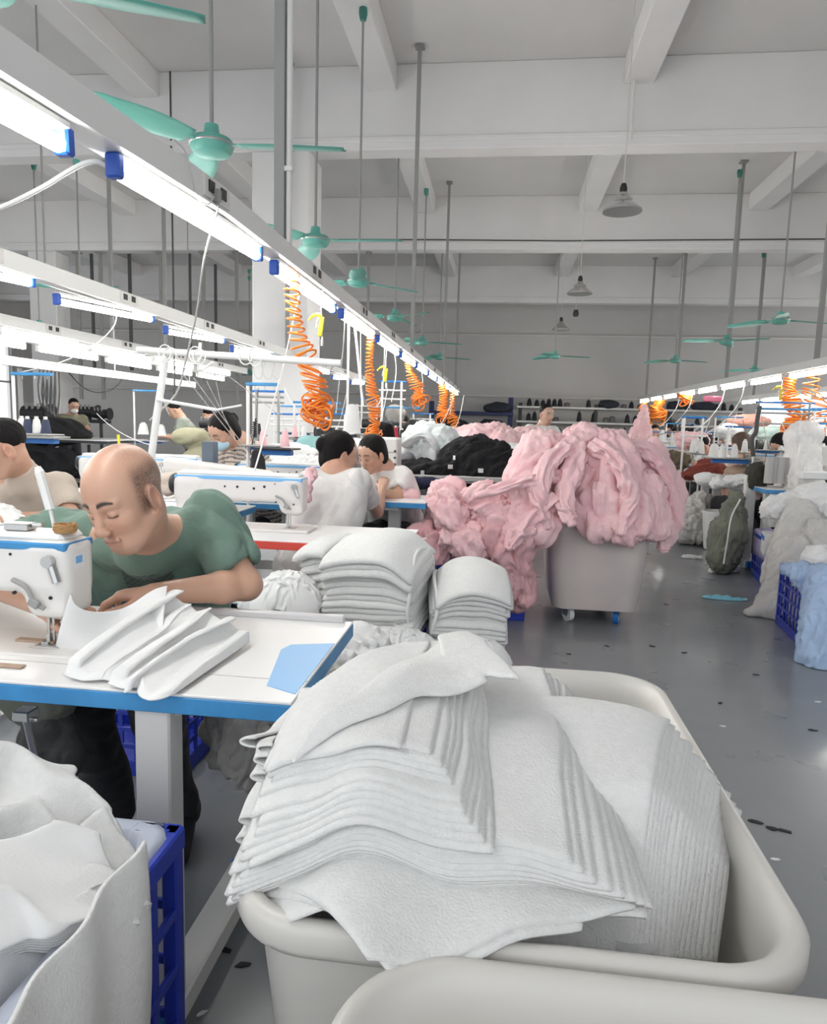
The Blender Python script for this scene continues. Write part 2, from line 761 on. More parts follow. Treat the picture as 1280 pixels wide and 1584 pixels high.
def col_ell(c, r):
    c, r = np.array(c, float), np.array(r, float)
    def f(P):
        q = (P-c)/r
        l = np.sqrt((q*q).sum(-1, keepdims=True))+1e-9
        return np.where(l < 1, c+(q/l)*r, P)
    return f


def col_box(lo, hi, rad=.02):
    lo, hi = np.array(lo, float), np.array(hi, float)
    c = (lo+hi)/2
    h = (hi-lo)/2
    def f(P):
        q = P-c
        a = h-np.abs(q)
        ins = (a > 0).all(-1)
        k = np.argmin(a, -1)
        out = P.copy()
        for i in range(3):
            mk = ins & (k == i)
            out[..., i] = np.where(mk, c[i]+np.sign(q[..., i])*h[i], out[..., i])
        return out
    return f


def col_floor(z, fr=.5):
    def f(P):
        P = P.copy()
        P[..., 2] = np.maximum(P[..., 2], z)
        return P
    return f


def col_height(fn, dz=0):
    def f(P):
        P = P.copy()
        P[..., 2] = np.maximum(P[..., 2], fn(P[..., 0], P[..., 1])+dz)
        return P
    return f


def colls(*fs):
    def f(P):
        for g_ in fs:
            P = g_(P)
        return P
    return f


def sheet(cx, cy, w, h, z, n, m_, rz=0, comp=1.0):
    """flat start grid centred at (cx,cy); comp<1 crowds it so it buckles"""
    u = np.linspace(-.5, .5, n)*w*comp
    v = np.linspace(-.5, .5, m_)*h*comp
    U, W_ = np.meshgrid(u, v, indexing='ij')
    c, s = math.cos(rz), math.sin(rz)
    P = np.stack([cx+U*c-W_*s, cy+U*s+W_*c, np.full_like(U, z) if np.isscalar(z) else z(cx+U*c-W_*s, cy+U*s+W_*c)], -1)
    return P, (w/(n-1), h/(m_-1))
# ------------------------------------------------------------------ the room
def struct(name, mb, mt, smooth=False, angle=35):
    o = mb.build(name, mt, None, smooth, angle)
    o['kind'] = 'structure'
    return o


def floor_material():
    mt = bpy.data.materials.new('grey_epoxy')
    mt.use_nodes = True
    nt = mt.node_tree
    b = nt.nodes['Principled BSDF']
    tc = nt.nodes.new('ShaderNodeTexCoord')
    n = nt.nodes.new('ShaderNodeTexNoise')
    n.inputs['Scale'].default_value = 1.3
    n.inputs['Detail'].default_value = 6
    nt.links.new(tc.outputs['Object'], n.inputs['Vector'])
    rp = nt.nodes.new('ShaderNodeValToRGB')
    rp.color_ramp.elements[0].position = .3
    rp.color_ramp.elements[1].position = .75
    rp.color_ramp.elements[0].color = (.205, .22, .235, 1)
    rp.color_ramp.elements[1].color = (.26, .27, .28, 1)
    nt.links.new(n.outputs['Fac'], rp.inputs['Fac'])
    nt.links.new(rp.outputs['Color'], b.inputs['Base Color'])
    r2 = nt.nodes.new('ShaderNodeMapRange')
    r2.inputs['To Min'].default_value = .2
    r2.inputs['To Max'].default_value = .42
    n3 = nt.nodes.new('ShaderNodeTexNoise')
    n3.inputs['Scale'].default_value = 4
    nt.links.new(tc.outputs['Object'], n3.inputs['Vector'])
    nt.links.new(n3.outputs['Fac'], r2.inputs['Value'])
    nt.links.new(r2.outputs['Result'], b.inputs['Roughness'])
    b.inputs['Coat Weight'].default_value = .3
    b.inputs['Coat Roughness'].default_value = .12
    mp = nt.nodes.new('ShaderNodeMapping')
    mp.inputs['Scale'].default_value = (1, 1.6, 1)
    nt.links.new(tc.outputs['Object'], mp.inputs['Vector'])
    n2 = nt.nodes.new('ShaderNodeTexNoise')
    n2.inputs['Scale'].default_value = 1.7
    n2.inputs['Detail'].default_value = 2
    nt.links.new(mp.outputs['Vector'], n2.inputs['Vector'])
    bp = nt.nodes.new('ShaderNodeBump')
    bp.inputs['Strength'].default_value = .22
    bp.inputs['Distance'].default_value = .02
    nt.links.new(n2.outputs['Fac'], bp.inputs['Height'])
    nt.links.new(bp.outputs['Normal'], b.inputs['Normal'])
    nt.links.new(bp.outputs['Normal'], b.inputs['Coat Normal'])
    return mt


X0, X1, Y0, Y1 = -15.0, 10.0, -3.0, 21.8
CEIL, BEAM, SUB = 5.55, 4.58, 5.25
struct('floor', MB().box(((X0+X1)/2, (Y0+Y1)/2, -.1), ((X1-X0)/2+.3, (Y1-Y0)/2+.3, .1)), floor_material())
struct('ceiling', MB().box(((X0+X1)/2, (Y0+Y1)/2, CEIL+.1), ((X1-X0)/2+.3, (Y1-Y0)/2+.3, .1)), M_ceil)
wl_ = MB().box((X0-.1, (Y0+2)/2, CEIL/2), (.1, (2-Y0)/2, CEIL/2)).box((X0-.1, (20.5+Y1)/2, CEIL/2), (.1, (Y1-20.5)/2, CEIL/2))
wl_.box((X0-.1, 11.25, .45), (.1, 9.25, .45)).box((X0-.1, 11.25, (3.6+CEIL)/2), (.1, 9.25, (CEIL-3.6)/2))  # wall left open out of view, an added gap for daylight
struct('wall_left', wl_, M_wall)
wn = MB()
for k in range(9):
    wn.box((X0-.1, 2+k*2.31, 2.25), (.04, .04, 1.35))
for z in (.9, 2.2, 3.6):
    wn.box((X0-.1, 11.25, z), (.04, 9.25, .03))
struct('added_window_left', wn, M_white)  # unseen window band added to brighten the dim left back with daylight
# right wall with a band of windows near the back
wr = MB()
wr.box((X1+.1, (Y0+12)/2, CEIL/2), (.1, (12-Y0)/2, CEIL/2))
wr.box((X1+.1, 16.5, .45), (.1, 4.5, .45)).box((X1+.1, 16.5, (3.0+CEIL)/2), (.1, 4.5, (CEIL-3.0)/2)).box((X1+.1, 21.4, 1.95), (.1, .4, 1.05))
struct('wall_right', wr, M_wall)
# back wall with one window at its right end
WBX0, WBX1, WBZ0, WBZ1 = 7.3, 9.6, .9, 2.3
wb = MB()
wb.box(((X0+WBX0)/2, Y1+.1, CEIL/2), ((WBX0-X0)/2, .1, CEIL/2))
wb.box(((WBX0+WBX1)/2, Y1+.1, WBZ0/2), ((WBX1-WBX0)/2, .1, WBZ0/2)).box(((WBX0+WBX1)/2, Y1+.1, (WBZ1+CEIL)/2), ((WBX1-WBX0)/2, .1, (CEIL-WBZ1)/2))
wb.box(((X1+WBX1)/2, Y1+.1, CEIL/2), ((X1-WBX1)/2, .1, CEIL/2))
struct('wall_back', wb, M_wall)
wn = MB()
for x in (WBX0, (WBX0+WBX1)/2, WBX1):
    wn.box((x, Y1+.05, (WBZ0+WBZ1)/2), (.03, .04, (WBZ1-WBZ0)/2))
for z in (WBZ0, WBZ1):
    wn.box(((WBX0+WBX1)/2, Y1+.05, z), ((WBX1-WBX0)/2, .04, .03))
struct('window_1', wn, M_white)
wn = MB()
for k in range(7):
    wn.box((X1+.05, 12+k*1.5, 1.95), (.04, .03, 1.05))
for z in (.9, 3.0):
    wn.box((X1+.05, 16.5, z), (.04, 4.5, .03))
struct('window_2', wn, M_white)

# concrete frame: cross beams, ribs between them, columns
n = 1
for y in (-2.0, 3.5, 9.0, 14.0, 19.9):
    b = MB().box(((X0+X1)/2, y+.15, (BEAM+CEIL)/2), ((X1-X0)/2, .15, (CEIL-BEAM)/2), b=.01)
    b.box(((X0+X1)/2, y+.15, BEAM+.12), ((X1-X0)/2, .175, .03), b=.01)
    struct('trim_%d' % n, b, M_beam)
    n += 1
ys = (-2.0, 3.5, 9.0, 14.0, 19.9, Y1)
for x in (-13.6, -10.6, -7.6, -4.6, -1.6, 1.4, 4.4, 7.4):
    b = MB()
    for i in range(len(ys)-1):
        b.box((x, (ys[i]+.3+ys[i+1])/2, (SUB+CEIL)/2), (.17, (ys[i+1]-ys[i]-.3)/2, (CEIL-SUB)/2), b=.01)
    struct('trim_%d' % n, b, M_beam)
    n += 1
for x, y in ((-2.85, 9.15), (6.6, 14.15), (-9.5, 14.15)):
    w = .37 if x == -2.85 else .3
    struct('column', MB().box((x, y+.1, BEAM/2), (w, w*.8, BEAM/2), b=.02), M_beam)

# pipes along the back wall, cable line on the second beam
def pipe(pts, r, mt, label, cat='pipe', name='wall_pipe', group=None, n_=8):
    o = MB().tube(pts, r, n_).build(name, mt)
    return tag(o, label, cat, group)


pipe([(X0+.1, Y1-.08, 3.95), (WBX1, Y1-.08, 3.95)], .03, M_offw, 'thin pale conduit high along the back wall, above all shelves')
pipe([(X0+.1, Y1-.08, 2.15), (7, Y1-.08, 2.15)], .035, M_offw, 'pale pipe along the back wall just above the shelving')
pipe([(-5, 13.86, 4.74), (-1.5, 13.86, 4.73), (1, 13.86, 4.70), (3.2, 13.86, 4.71), (9, 13.86, 4.73)], .012, M_cableb, 'thin black cable running along the middle ceiling beam', 'cable', 'beam_cable')
pipe([(1.33, 8.9, 5.24), (1.33, 8.9, 4.7), (1.33, 8.9, 4.6)], .018, M_offw, 'white conduit down the ceiling beam above the unlit dome lamp', 'conduit', 'beam_conduit')

# ------------------------------------------------------------------ light rails and tube lamps
def make_tube(blue):
    root = empty('tube_lamp')
    MB().tube([(0, -.57, 0), (0, .57, 0)], .020, 12).build('glass_tube', M_tube, root)
    MB().box((0, 0, .046), (.024, .59, .010), b=.004).build('batten', M_white, root)
    for s in (-1, 1):
        MB().box((0, s*.592, .012), (.022, .018, .034), b=.006).build('end_cap', M_capb if blue else M_white, root)
    return root


M_capb = mat('blue_end_cap', (.02, .09, .45), .3)
tube_proto = {True: make_tube(True), False: make_tube(False)}
tube_used = {True: False, False: False}


def rail(X, z, y0, y1, yt, nt, blue, name_txt, tube_txt, h=.05, skip=None):
    b = MB()
    for ya, yb in ((y0, 2.7), (2.7, y1)) if y0 < 1 else ((y0, y1),):
        b.box((X, (ya+yb)/2, z+.115), (.032, (yb-ya)/2, h), b=.003)
        b.box((X, (ya+yb)/2, z+.115-h), (.05, (yb-ya)/2, .004))
    root = empty('light_rail', (0, 0, 0), 0, 'long white trunking rail ' + name_txt, 'rail')
    b.build('trunking', M_white, root)
    k = 0
    y = y0+.9
    while y < y1-.3:
        s = MB()
        s.box((X+.034, y, z+.12), (.006, .12, .038), b=.003, mi=0)
        s.box((X+.041, y-.06, z+.125), (.003, .025, .02), mi=1)
        s.box((X+.041, y+.05, z+.125), (.003, .025, .02), mi=1)
        s.build('socket_plate', [M_offw, M_dark], root)
        y += 1.42
    for i in range(nt):
        lab = '%s glowing tube lamp from the near end %s' % (ORD[i], tube_txt)
        if skip is not None and i in skip:
            continue
        loc = (X, yt+i*1.42, z+.003)
        if not tube_used[blue]:
            o = tube_proto[blue]
            o.location = loc
            tube_used[blue] = True
        else:
            o = copy_tree(tube_proto[blue], loc)
        tag(o, lab, 'light', 'tube lamps ' + tube_txt)
    return root


near_rail = rail(-1.11, 2.0, .3, 17.7, 1.15, 12, True, 'above the seated bald man and red edged table', 'on the rail above the bald man')
# the nearest stretch of that rail dips toward the camera
for c in near_rail.children:
    for v_ in c.data.vertices:
        if v_.co.y < 2.7:
            v_.co.z -= .05*(2.7-v_.co.y)
for c in [o_ for o_ in COL.objects if o_.name.startswith('tube_lamp') and o_.get('group') == 'tube lamps on the rail above the bald man']:
    y_ = c.location.y
    if y_ < 2.7:
        c.location.z -= .05*(2.7-y_)
        c.rotation_euler[0] = .05 if y_ < 2 else .03
rail(-2.72, 2.0, 1.2, 13.9, 1.9, 9, True, 'above the second row, behind the beige shirted man', 'on the rail over the second row', skip=(5,))
rail(-4.5, 2.0, 3.0, 12.2, 3.75, 6, False, 'of the third row, upper of two parallel lines', 'on the third row rail')
rail(-5.25, 2.0, 3.0, 13.2, 3.95, 7, False, 'of the fourth row toward the dark cutting tables', 'on the fourth row rail')
rail(3.62, 2.0, 5.5, 20.0, 6.3, 10, False, 'over the workstations right of the aisle', 'on the rail right of the aisle')
rail(5.9, 2.0, 7.5, 20.0, 8.2, 8, False, 'over the farther row right of the aisle', 'on the far right rail')

# hanging posts of the rails
pk = 0
def hang_post(X, Y, z0, w, label, mt=None, pipe_w=0, top=None):
    CEIL = top or 5.55
    root = empty('hanging_post', (X, Y, z0), 0, label, 'post', None)
    MB().box((0, 0, (CEIL-z0)/2), (w, w, (CEIL-z0)/2), b=.002).build('channel', mt or M_gsteel, root)
    if pipe_w:
        MB().tube([(w+pipe_w*1.1, 0, .0), (w+pipe_w*1.1, 0, CEIL-z0)], pipe_w, 10).build('white_conduit', M_offw, root)
        c = MB()
        for z in (.35, 1.4, 2.4):
            c.box((w+pipe_w, -.005, z), (pipe_w*1.5, pipe_w*1.2, .012), b=.003)
        c.build('clips', M_offw, root)
    else:
        MB().box((0, 0, CEIL-z0-.02), (w*2.4, w*2.4, .012)).build('ceiling_plate', mt or M_gsteel, root)
    return root


hang_post(-1.13, 3.55, 2.16, .026, 'grey steel post with white conduit hanging beside the column, nearest the camera', None, .016)
for i, y in enumerate((8.6, 13.2, 16.6)):
    hang_post(-1.11, y, 2.16, .022, 'grey steel post, %s of those carrying the bald man row rail behind the nearest post' % ORD[i])
for i, y in enumerate((8.85, 13.7)):
    hang_post(-2.72, y+(.3 if i == 0 else .45) if i else y, 2.16, .022, 'grey steel post, %s of those carrying the second row rail' % ORD[i], top=BEAM if i else None)
for i, x in enumerate((-9.35, -8.8, -8.3, -7.0, -6.1, -5.4)):
    hang_post(x, 14.15, 1.6, .03, 'grey post, %s from the left of the row under the middle beam at far left' % ORD[i], top=BEAM)
for i, (x, y) in enumerate(((-4.5, 9.2), (-5.25, 9.2))):
    hang_post(x, y, 2.16, .02, 'thin grey post carrying the %s row rail under the nearest visible beam' % ('third', 'fourth')[i], top=BEAM)
for i, (x, y) in enumerate(((3.62, 9.0), (3.62, 12.4), (3.62, 15.8), (3.62, 19.0))):
    hang_post(x, y, 2.16, .024, 'grey steel post, %s of those carrying the rail right of the aisle' % ORD[i])
for i, (x, y) in enumerate(((5.9, 11.0), (5.9, 14.6), (5.9, 18.0))):
    hang_post(x, y, 2.16, .024, 'grey steel post, %s of those carrying the far right rail' % ORD[i])
for i, (x, y) in enumerate(((-7.0, 15.5), (-8.4, 15.5), (-6.1, 17.5), (-7.6, 18.4), (-10.2, 17.0), (-11.5, 17.0))):
    hang_post(x, y, 2.3, .03, 'dark grey hanger post, %s of the group before the far left wall' % ORD[i], mat('dark_steel', (.12, .12, .12), .5))

# ------------------------------------------------------------------ ceiling fans
def make_fan():
    root = empty('ceiling_fan')
    MB().lathe([(0, .105), (.035, .1), (.04, .06), (.052, .035), (.10, .03), (.112, .01), (.108, -.02), (.09, -.045), (.05, -.058), (0, -.06)], n=32).build('motor_housing', M_green, root)
    MB().lathe([(.113, .006), (.116, 0), (.113, -.006)], n=32).build('trim_ring', M_steel, root)
    for k in range(3):
        a = k*2*PI/3
        c, s = math.cos(a), math.sin(a)
        P = np.zeros((22, 7, 3))
        for i in range(22):
            t = i/21
            r = .15+t*.55
            w = .062+.022*math.sin(PI*min(1, t*1.2))-.03*max(0, t-.9)*6
            for j in range(7):
                q = (j/6*2-1)
                y = w*q
                z = -.0+y*.22-.012*(1-q*q)-t*.015
                P[i, j] = (r*c-y*s, r*s+y*c, z)
        o = fast_mesh('blade', P.reshape(-1, 3), grid_faces(22, 7), M_green, root)
        md = o.modifiers.new('t', 'SOLIDIFY')
        md.thickness = .003
        MB().box((.13*c, .13*s, 0), (.06, .014, .004), rz=a, b=.002).build('blade_arm', M_green, root)
    return root


fan0 = make_fan()
first = [True]


def fan(x, y, z, rz, top, label):
    if first[0]:
        o = fan0
        o.location = (x, y, z)
        o.rotation_euler[2] = rz
        first[0] = False
    else:
        o = copy_tree(fan0, (x, y, z), rz)
    tag(o, label, 'fan', 'ceiling fans')
    rod = [c for c in o.children if c.name.startswith('down_rod')]
    for r_ in rod:
        bpy.data.objects.remove(r_)
    L = top-z
    MB().tube([(0, 0, .1), (0, 0, L-.05)], .012, 8).build('down_rod', M_gsteel, o)
    MB().lathe([(.0, 0), (.04, .0), (.042, -.05), (.03, -.11), (0, -.115)][::-1], (0, 0, L+.0), 16).build('canopy_cup', M_green, o)


fan(-1.56, 3.74, 2.7, R(3), CEIL-.3, 'large green ceiling fan directly above the bald man')
fan(-1.52, 5.67, 2.7, R(-6), CEIL-.3, 'green ceiling fan right beside the grey post, above the two women')
fan(-1.50, 7.28, 2.7, R(40), CEIL-.3, 'green ceiling fan, third in the line behind the bald man')
fan(-1.49, 9.67, 2.7, R(75), CEIL-.3, 'green ceiling fan, fourth in the line behind the bald man')
fan(-1.45, 12.6, 2.7, R(10), CEIL-.3, 'green ceiling fan, fifth in the line behind the bald man')
fan(-1.40, 15.4, 2.7, R(20), CEIL-.3, 'smallest and farthest green ceiling fan in the line behind the bald man')
_t, _m = at(318, 22, Z=2.7), at(160, -4, Z=2.7)
_d = (_t-_m)/np.linalg.norm(_t-_m)
_h = _t-_d*.70
fan(_h[0], _h[1], 2.7, math.atan2(_d[1], _d[0]), CEIL-.3, 'green ceiling fan whose blade tip enters at the top edge')
fan(at(124, 446, Y=9.15)[0], 9.15, at(124, 446, Y=9.15)[2], R(100), BEAM, 'ceiling fan half hidden by the second row tube lamps')
_f = at(386, 577, Y=19.0)
fan(_f[0], 19.0, _f[2], R(5), SUB, 'far green ceiling fan seen just left of the concrete column\'s lower half')
fan(-7.6, 11.1, 2.7, R(50), CEIL-.3, 'small green ceiling fan over the far left rows')
fan(3.40, 9.63, 2.7, R(12), SUB, 'green ceiling fan nearest the camera right of the aisle')
fan(3.43, 11.9, 2.7, R(70), SUB, 'green ceiling fan, second in the line right of the aisle')
fan(3.42, 15.2, 2.7, R(15), SUB, 'green ceiling fan, third in the line right of the aisle')
fan(.98, 14.7, 2.7, R(5), SUB, 'green ceiling fan above the back of the aisle')
fan(5.6, 17.2, 2.7, R(25), SUB, 'farthest green ceiling fan at the back right')

# ------------------------------------------------------------------ dome pendant lamps
def pendant(x, y, z, lit, label, r=.2, top=None):
    root = empty('pendant_lamp', (x, y, z), 0, label, 'lamp', 'pendant lamps over the aisle')
    M_sh = mat('aluminium_shade', (.55, .55, .54), .25, metal=.8)
    MB().lathe([(.0, .19), (.045, .19), (.055, .16), (.075, .15), (.095, .13), (.1, .1), (.13, .08), (.2, .02), (.2, .0)][:], n=32).build('shade', M_sh, root, angle=25)
    MB().lathe([(.0, .02), (.1, .004), (.185, .01), (.196, .022)], n=32).build('diffuser', M_lampon if lit else M_glass, root)
    MB().lathe([(0, .19), (.035, .19), (.04, .23), (.025, .28), (0, .285)], n=16).build('cap', M_dark, root)
    MB().tube([(0, 0, .28), (0, 0, (top or CEIL)-z)], .005, 6).build('cord', M_cable, root)


pendant(*at(963, 328, Z=3.52), False, 'unlit silver dome pendant lamp hanging nearest over the aisle')
pendant(*at(897, 455, Z=3.4), True, 'lit dome pendant lamp, middle one of three over the aisle')
pendant(*at(868, 511, Z=3.4), True, 'lit dome pendant lamp, smallest and farthest over the aisle')
q = at(891, 490, Z=3.45)
root = empty('bulb_holder', q, 0, 'small black bulb holder hanging beside the farthest pendant lamp', 'lamp holder')
MB().lathe([(0, 0), (.05, .01), (.06, .06), (.04, .13), (0, .14)], n=16).build('holder', M_dark, root)
MB().tube([(0, 0, .13), (0, 0, CEIL-q[2])], .006, 6).build('cord', M_cable, root)

# security camera above the second rail
q = at(66, 415, Y=7.0)
root = empty('security_camera', q, 0, 'white bullet security camera hanging above the second row tubes', 'camera')
MB().tube([(-.05, -.02, -.0), (.06, 0, 0)], .035, 14).build('camera_body', M_white, root)
MB().tube([(-.055, -.021, 0), (-.049, -.02, 0)], .03, 14).build('lens', M_dark, root)
MB().tube([(.03, 0, .03), (.03, 0, CEIL-q[2])], .01, 8).build('stalk', M_gsteel, root)
# ------------------------------------------------------------------ big plastic tubs
def rring(hx, hy, r, z, n=12, cx=0, cy=0):
    r = min(r, hx*.98, hy*.98)
    P = []
    for k, (sx, sy) in enumerate(((1, 1), (-1, 1), (-1, -1), (1, -1))):
        for i in range(n+1):
            a = k*PI/2+i/n*PI/2
            P.append((cx+sx*(hx-r)+r*math.cos(a), cy+sy*(hy-r)+r*math.sin(a), z))
    return np.array(P)


def make_bin(name, loc, rz, hx, hy, H, mt, label, z0=.11, wheel=True, wheel_mt=None, nick=None):
    root = empty(name, loc, rz, label, 'tub')
    prof = [(0, -.10, z0, .06), (0, -.085, z0-.0, .09), (0, -.078, z0+.02, .10), (0, -.03, H-.07, .11), (0, -.028, H-.05, .115), (0, -.004, H-.045, .125), (0, 0, H-.035, .13), (0, 0, H-.012, .13), (0, -.006, H-.002, .125), (0, -.014, H, .12), (0, -.022, H-.003, .115), (0, -.028, H-.012, .11), (0, -.034, H-.02, .105), (0, -.04, H-.05, .1), (0, -.085, z0+.05, .08), (0, -.10, z0+.03, .06)]
    rings = [rring(hx+p[1], hy+p[1], p[3], p[2]) for p in prof]
    P = np.array(rings)
    b = MB().grid(P, wrap_v=True)
    n = P.shape[1]
    b.f.append(tuple(range(n)))
    b.m.append(0)
    b.f.append(tuple(range((len(prof)-1)*n, len(prof)*n))[::-1])
    b.m.append(0)
    b.build('tub_body', mt, root, angle=60)
    if wheel:
        for i, (sx, sy) in enumerate(((-1, -1), (1, -1), (-1, 1), (1, 1))):
            w = empty('caster', (sx*(hx-.2), sy*(hy-.2), 0))
            w.parent = root
            wm = (wheel_mt or [M_offw]*4)[i]
            MB().tube([(-.017, 0, .05), (.017, 0, .05)], .05, 20).tube([(-.019, 0, .05), (.019, 0, .05)], .026, 16, mi=1).build('wheel', [wm, M_white], w, angle=30)
            f = MB()
            for s in (-1, 1):
                f.prism([(-.022, .04), (.022, .04), (.035, .105), (-.035, .105)], -.002, .002, M=[[0, 0, 1], [1, 0, 0], [0, 1, 0]], c=(s*.023, 0, 0))
            f.box((0, 0, .107), (.04, .045, .003))
            f.build('fork', M_steel, w)
            w.rotation_euler = (0, 0, (.5, -.35, .2, 1.2)[i])
    return root


bin_a = make_bin('plastic_tub', (.035, 1.26, 0), 0, .37, .50, .70, M_bin, 'milky white plastic tub under the stepped stack of fleece panels')
bin_b = make_bin('plastic_tub', (.25, .235, 0), 0, .40, .515, .70, M_bin, 'nearest milky white plastic tub, only its rim and inner wall at the bottom edge')

# ------------------------------------------------------------------ stepped fleece panels lying over tub A
def base_h(x, y):
    """the fabric mass under the visible panels"""
    z = .772+.0*x
    f = np.maximum(0, 1.12-y)
    z = z-.10*f-.22*f**2
    z = z-1.3*np.maximum(0, y-1.13-(np.minimum(x, -.06)+.28)*1.75)**1.15
    l = np.maximum(0, -.235-x)
    z = z-1.6*l**1.6
    z = z-.35*np.maximum(0, x-.05)**1.5
    fr = np.clip((1.22-y)*3, 0, 1)
    z = z+.014*np.sin((x+.12)*21+1.0+y*2)*fr*np.clip((.10-x)*4, 0, 1)
    z = z+.020*np.exp(-((x+.12)/.07)**2-((y-.86)/.09)**2)-.026*np.exp(-((x+.235)/.05)**2-((y-.87)/.07)**2)
    z = z+.004*np.sin(x*31+y*17)
    return z


def right_h(x, y):
    z = .735+.0*x-.20*np.maximum(0, 1.20-y)-1.0*np.maximum(0, 1.02-y)-.5*np.maximum(0, y-1.35)**1.3
    z = z-1.1*np.maximum(0, x-.24)**1.6+.006*np.sin(x*20+y*9)
    return z


def quad_panel(c, off, mt, label, group, seed=0, n=60, m_=60, t=.0052, hfn=base_h, name='fleece_panel', wob=.006, lift=None):
    """a panel with plan corners c = near right, near left, far left, far right, lying on hfn"""
    c = [np.array(q, float)[:2] for q in c]
    u = np.linspace(0, 1, n)
    v = np.linspace(0, 1, m_)
    Uu, Vv = np.meshgrid(u, v, indexing='ij')
    p = (c[0]*(1-Uu[..., None])+c[1]*Uu[..., None])*(1-Vv[..., None])+(c[3]*(1-Uu[..., None])+c[2]*Uu[..., None])*Vv[..., None]
    x, y = p[..., 0].copy(), p[..., 1].copy()
    x += wob*noise3(np.stack([Vv*4, Vv*0+seed*.37, Uu*0], -1))*(1-Uu)
    y += wob*noise3(np.stack([Uu*5, Uu*0+seed*.13+9, Uu*0], -1))*(1-Vv)
    z = hfn(x, y)+off
    if lift is not None:
        z = z+lift(Uu, Vv)
    W, H = np.linalg.norm(c[0]-c[1]), np.linalg.norm(c[0]-c[3])
    ed = np.minimum(np.minimum(Uu*W, (1-Uu)*W), np.minimum(Vv*H, (1-Vv)*H))
    z = z-(1-np.clip(ed/.005, 0, 1))**2*.0024
    z = z+.0005*noise3(np.stack([x*55, y*55, x*0+seed], -1))
    P = np.stack([x, y, z], -1)
    o = fast_mesh(name, P.reshape(-1, 3), grid_faces(n, m_), mt)
    md = o.modifiers.new('thickness', 'SOLIDIFY')
    md.thickness = t
    md.offset = -1
    return tag(o, label, 'fabric panel', group)


def rect(corner, xl, wy, rz):
    """plan rectangle from its near right corner, reaching left to x = xl"""
    c, s = math.cos(rz), math.sin(rz)
    q = np.array(corner[:2], float)
    wx = q[0]-xl
    a = q+V(-wx*c, -wx*s)
    return [q, a, a+V(-wy*s, wy*c), q+V(-wy*s, wy*c)]


def hitc(px, py, off, h=base_h):
    """where the view ray meets the panel pile"""
    d = _F + _R*(px-640)/FPX - _U*(py-792)/FPX
    t = np.linspace(.5, 2.6, 3000)[:, None]
    q = V(0, 0, CAMH)+d*t
    return q[np.argmax(q[:, 2]-h(q[:, 0], q[:, 1])-off < 0)]


T = .0056
low = [(890, 1330), (906, 1346), (924, 1362), (948, 1374), (966, 1384), (982, 1391), (994, 1396), (1003, 1400)]
upp = [(615, 1155), (664, 1164), (681, 1184), (693, 1197), (703, 1212), (719, 1241), (722, 1259), (731, 1274), (743, 1287), (749, 1303), (763, 1318)]
nl, nu = len(low), len(upp)
G0 = 'loose white panels hanging over the front tub rim'
G1 = 'upper group of stepped fleece panels on the front tub'
G2 = 'lower group of stepped fleece panels on the front tub'
G3 = 'right hand stack of fleece panels in the front tub'
for i, (px, py) in enumerate(low):
    off = (nl-i)*T
    q = hitc(px, py, off)
    quad_panel(rect(q, -.318-.010*math.sin(i*2.1), .55, R(1.0+i*.3)), off, M_fw, 'fleece panel, %s from the top of the lower stepped group in the tub' % ORD[i], G2, seed=i)
for i, (px, py) in enumerate(upp):
    off = (nl+nu-i)*T
    q = hitc(px, py, off)
    quad_panel(rect(q, -.305-.010*math.sin(i*1.7), .42, R(0+.3*i)), off, M_fw, 'fleece panel, %s from the top of the upper stepped group in the tub' % ORD[i], G1, seed=20+i)
# sheets under the lower group, one corner drooping over the front rim
for i, (a, b, c_) in enumerate((((985, 1408), (568, 1488), (392, 1350)), ((900, 1440), (610, 1520), (398, 1382)), ((1000, 1420), (450, 1430), (400, 1375)))):
    off = -i*T
    q0, q1, q2 = hitc(*a, off), hitc(*b, off), hitc(*c_, off)
    quad_panel([q0, q1, q2, (.2, 1.35)], off, M_fw, 'white fleece panel, %s below the lower stepped group, drooping toward the front rim' % ORD[i], G0, seed=50+i)
off = -3*T
quad_panel([hitc(620, 1478, off), hitc(412, 1412, off), V(-.335, 1.15), V(.1, 1.15)], off, M_fw, 'lowest white fleece sheet filling the tub\'s near left corner', G0, seed=60)
# smooth cover sheet over the back of the stack
off = (nl+nu+1.5)*T
f1, f2, f3, f4 = hitc(765, 1050, off), hitc(452, 1180, off), hitc(560, 1075, off+.012), V(-.02, 1.50)
o = quad_panel([f1, f2, hitc(530, 1098, off), hitc(700, 985, off)], off, M_fw, 'smooth white fleece sheet folded over the back left of the front tub stack', G0, seed=70, lift=lambda u, v: .010*np.sin(PI*v)+.006*v*(1-u), wob=.012)
o = quad_panel([hitc(808, 1052, off), hitc(690, 1050, off), hitc(680, 995, off), hitc(722, 975, off+.01)], off+.004, M_fw, 'white fleece sheet with raised corner at the back of the front tub', G0, seed=71, lift=lambda u, v: .008*np.sin(PI*v)+.008*v*u, wob=.008)
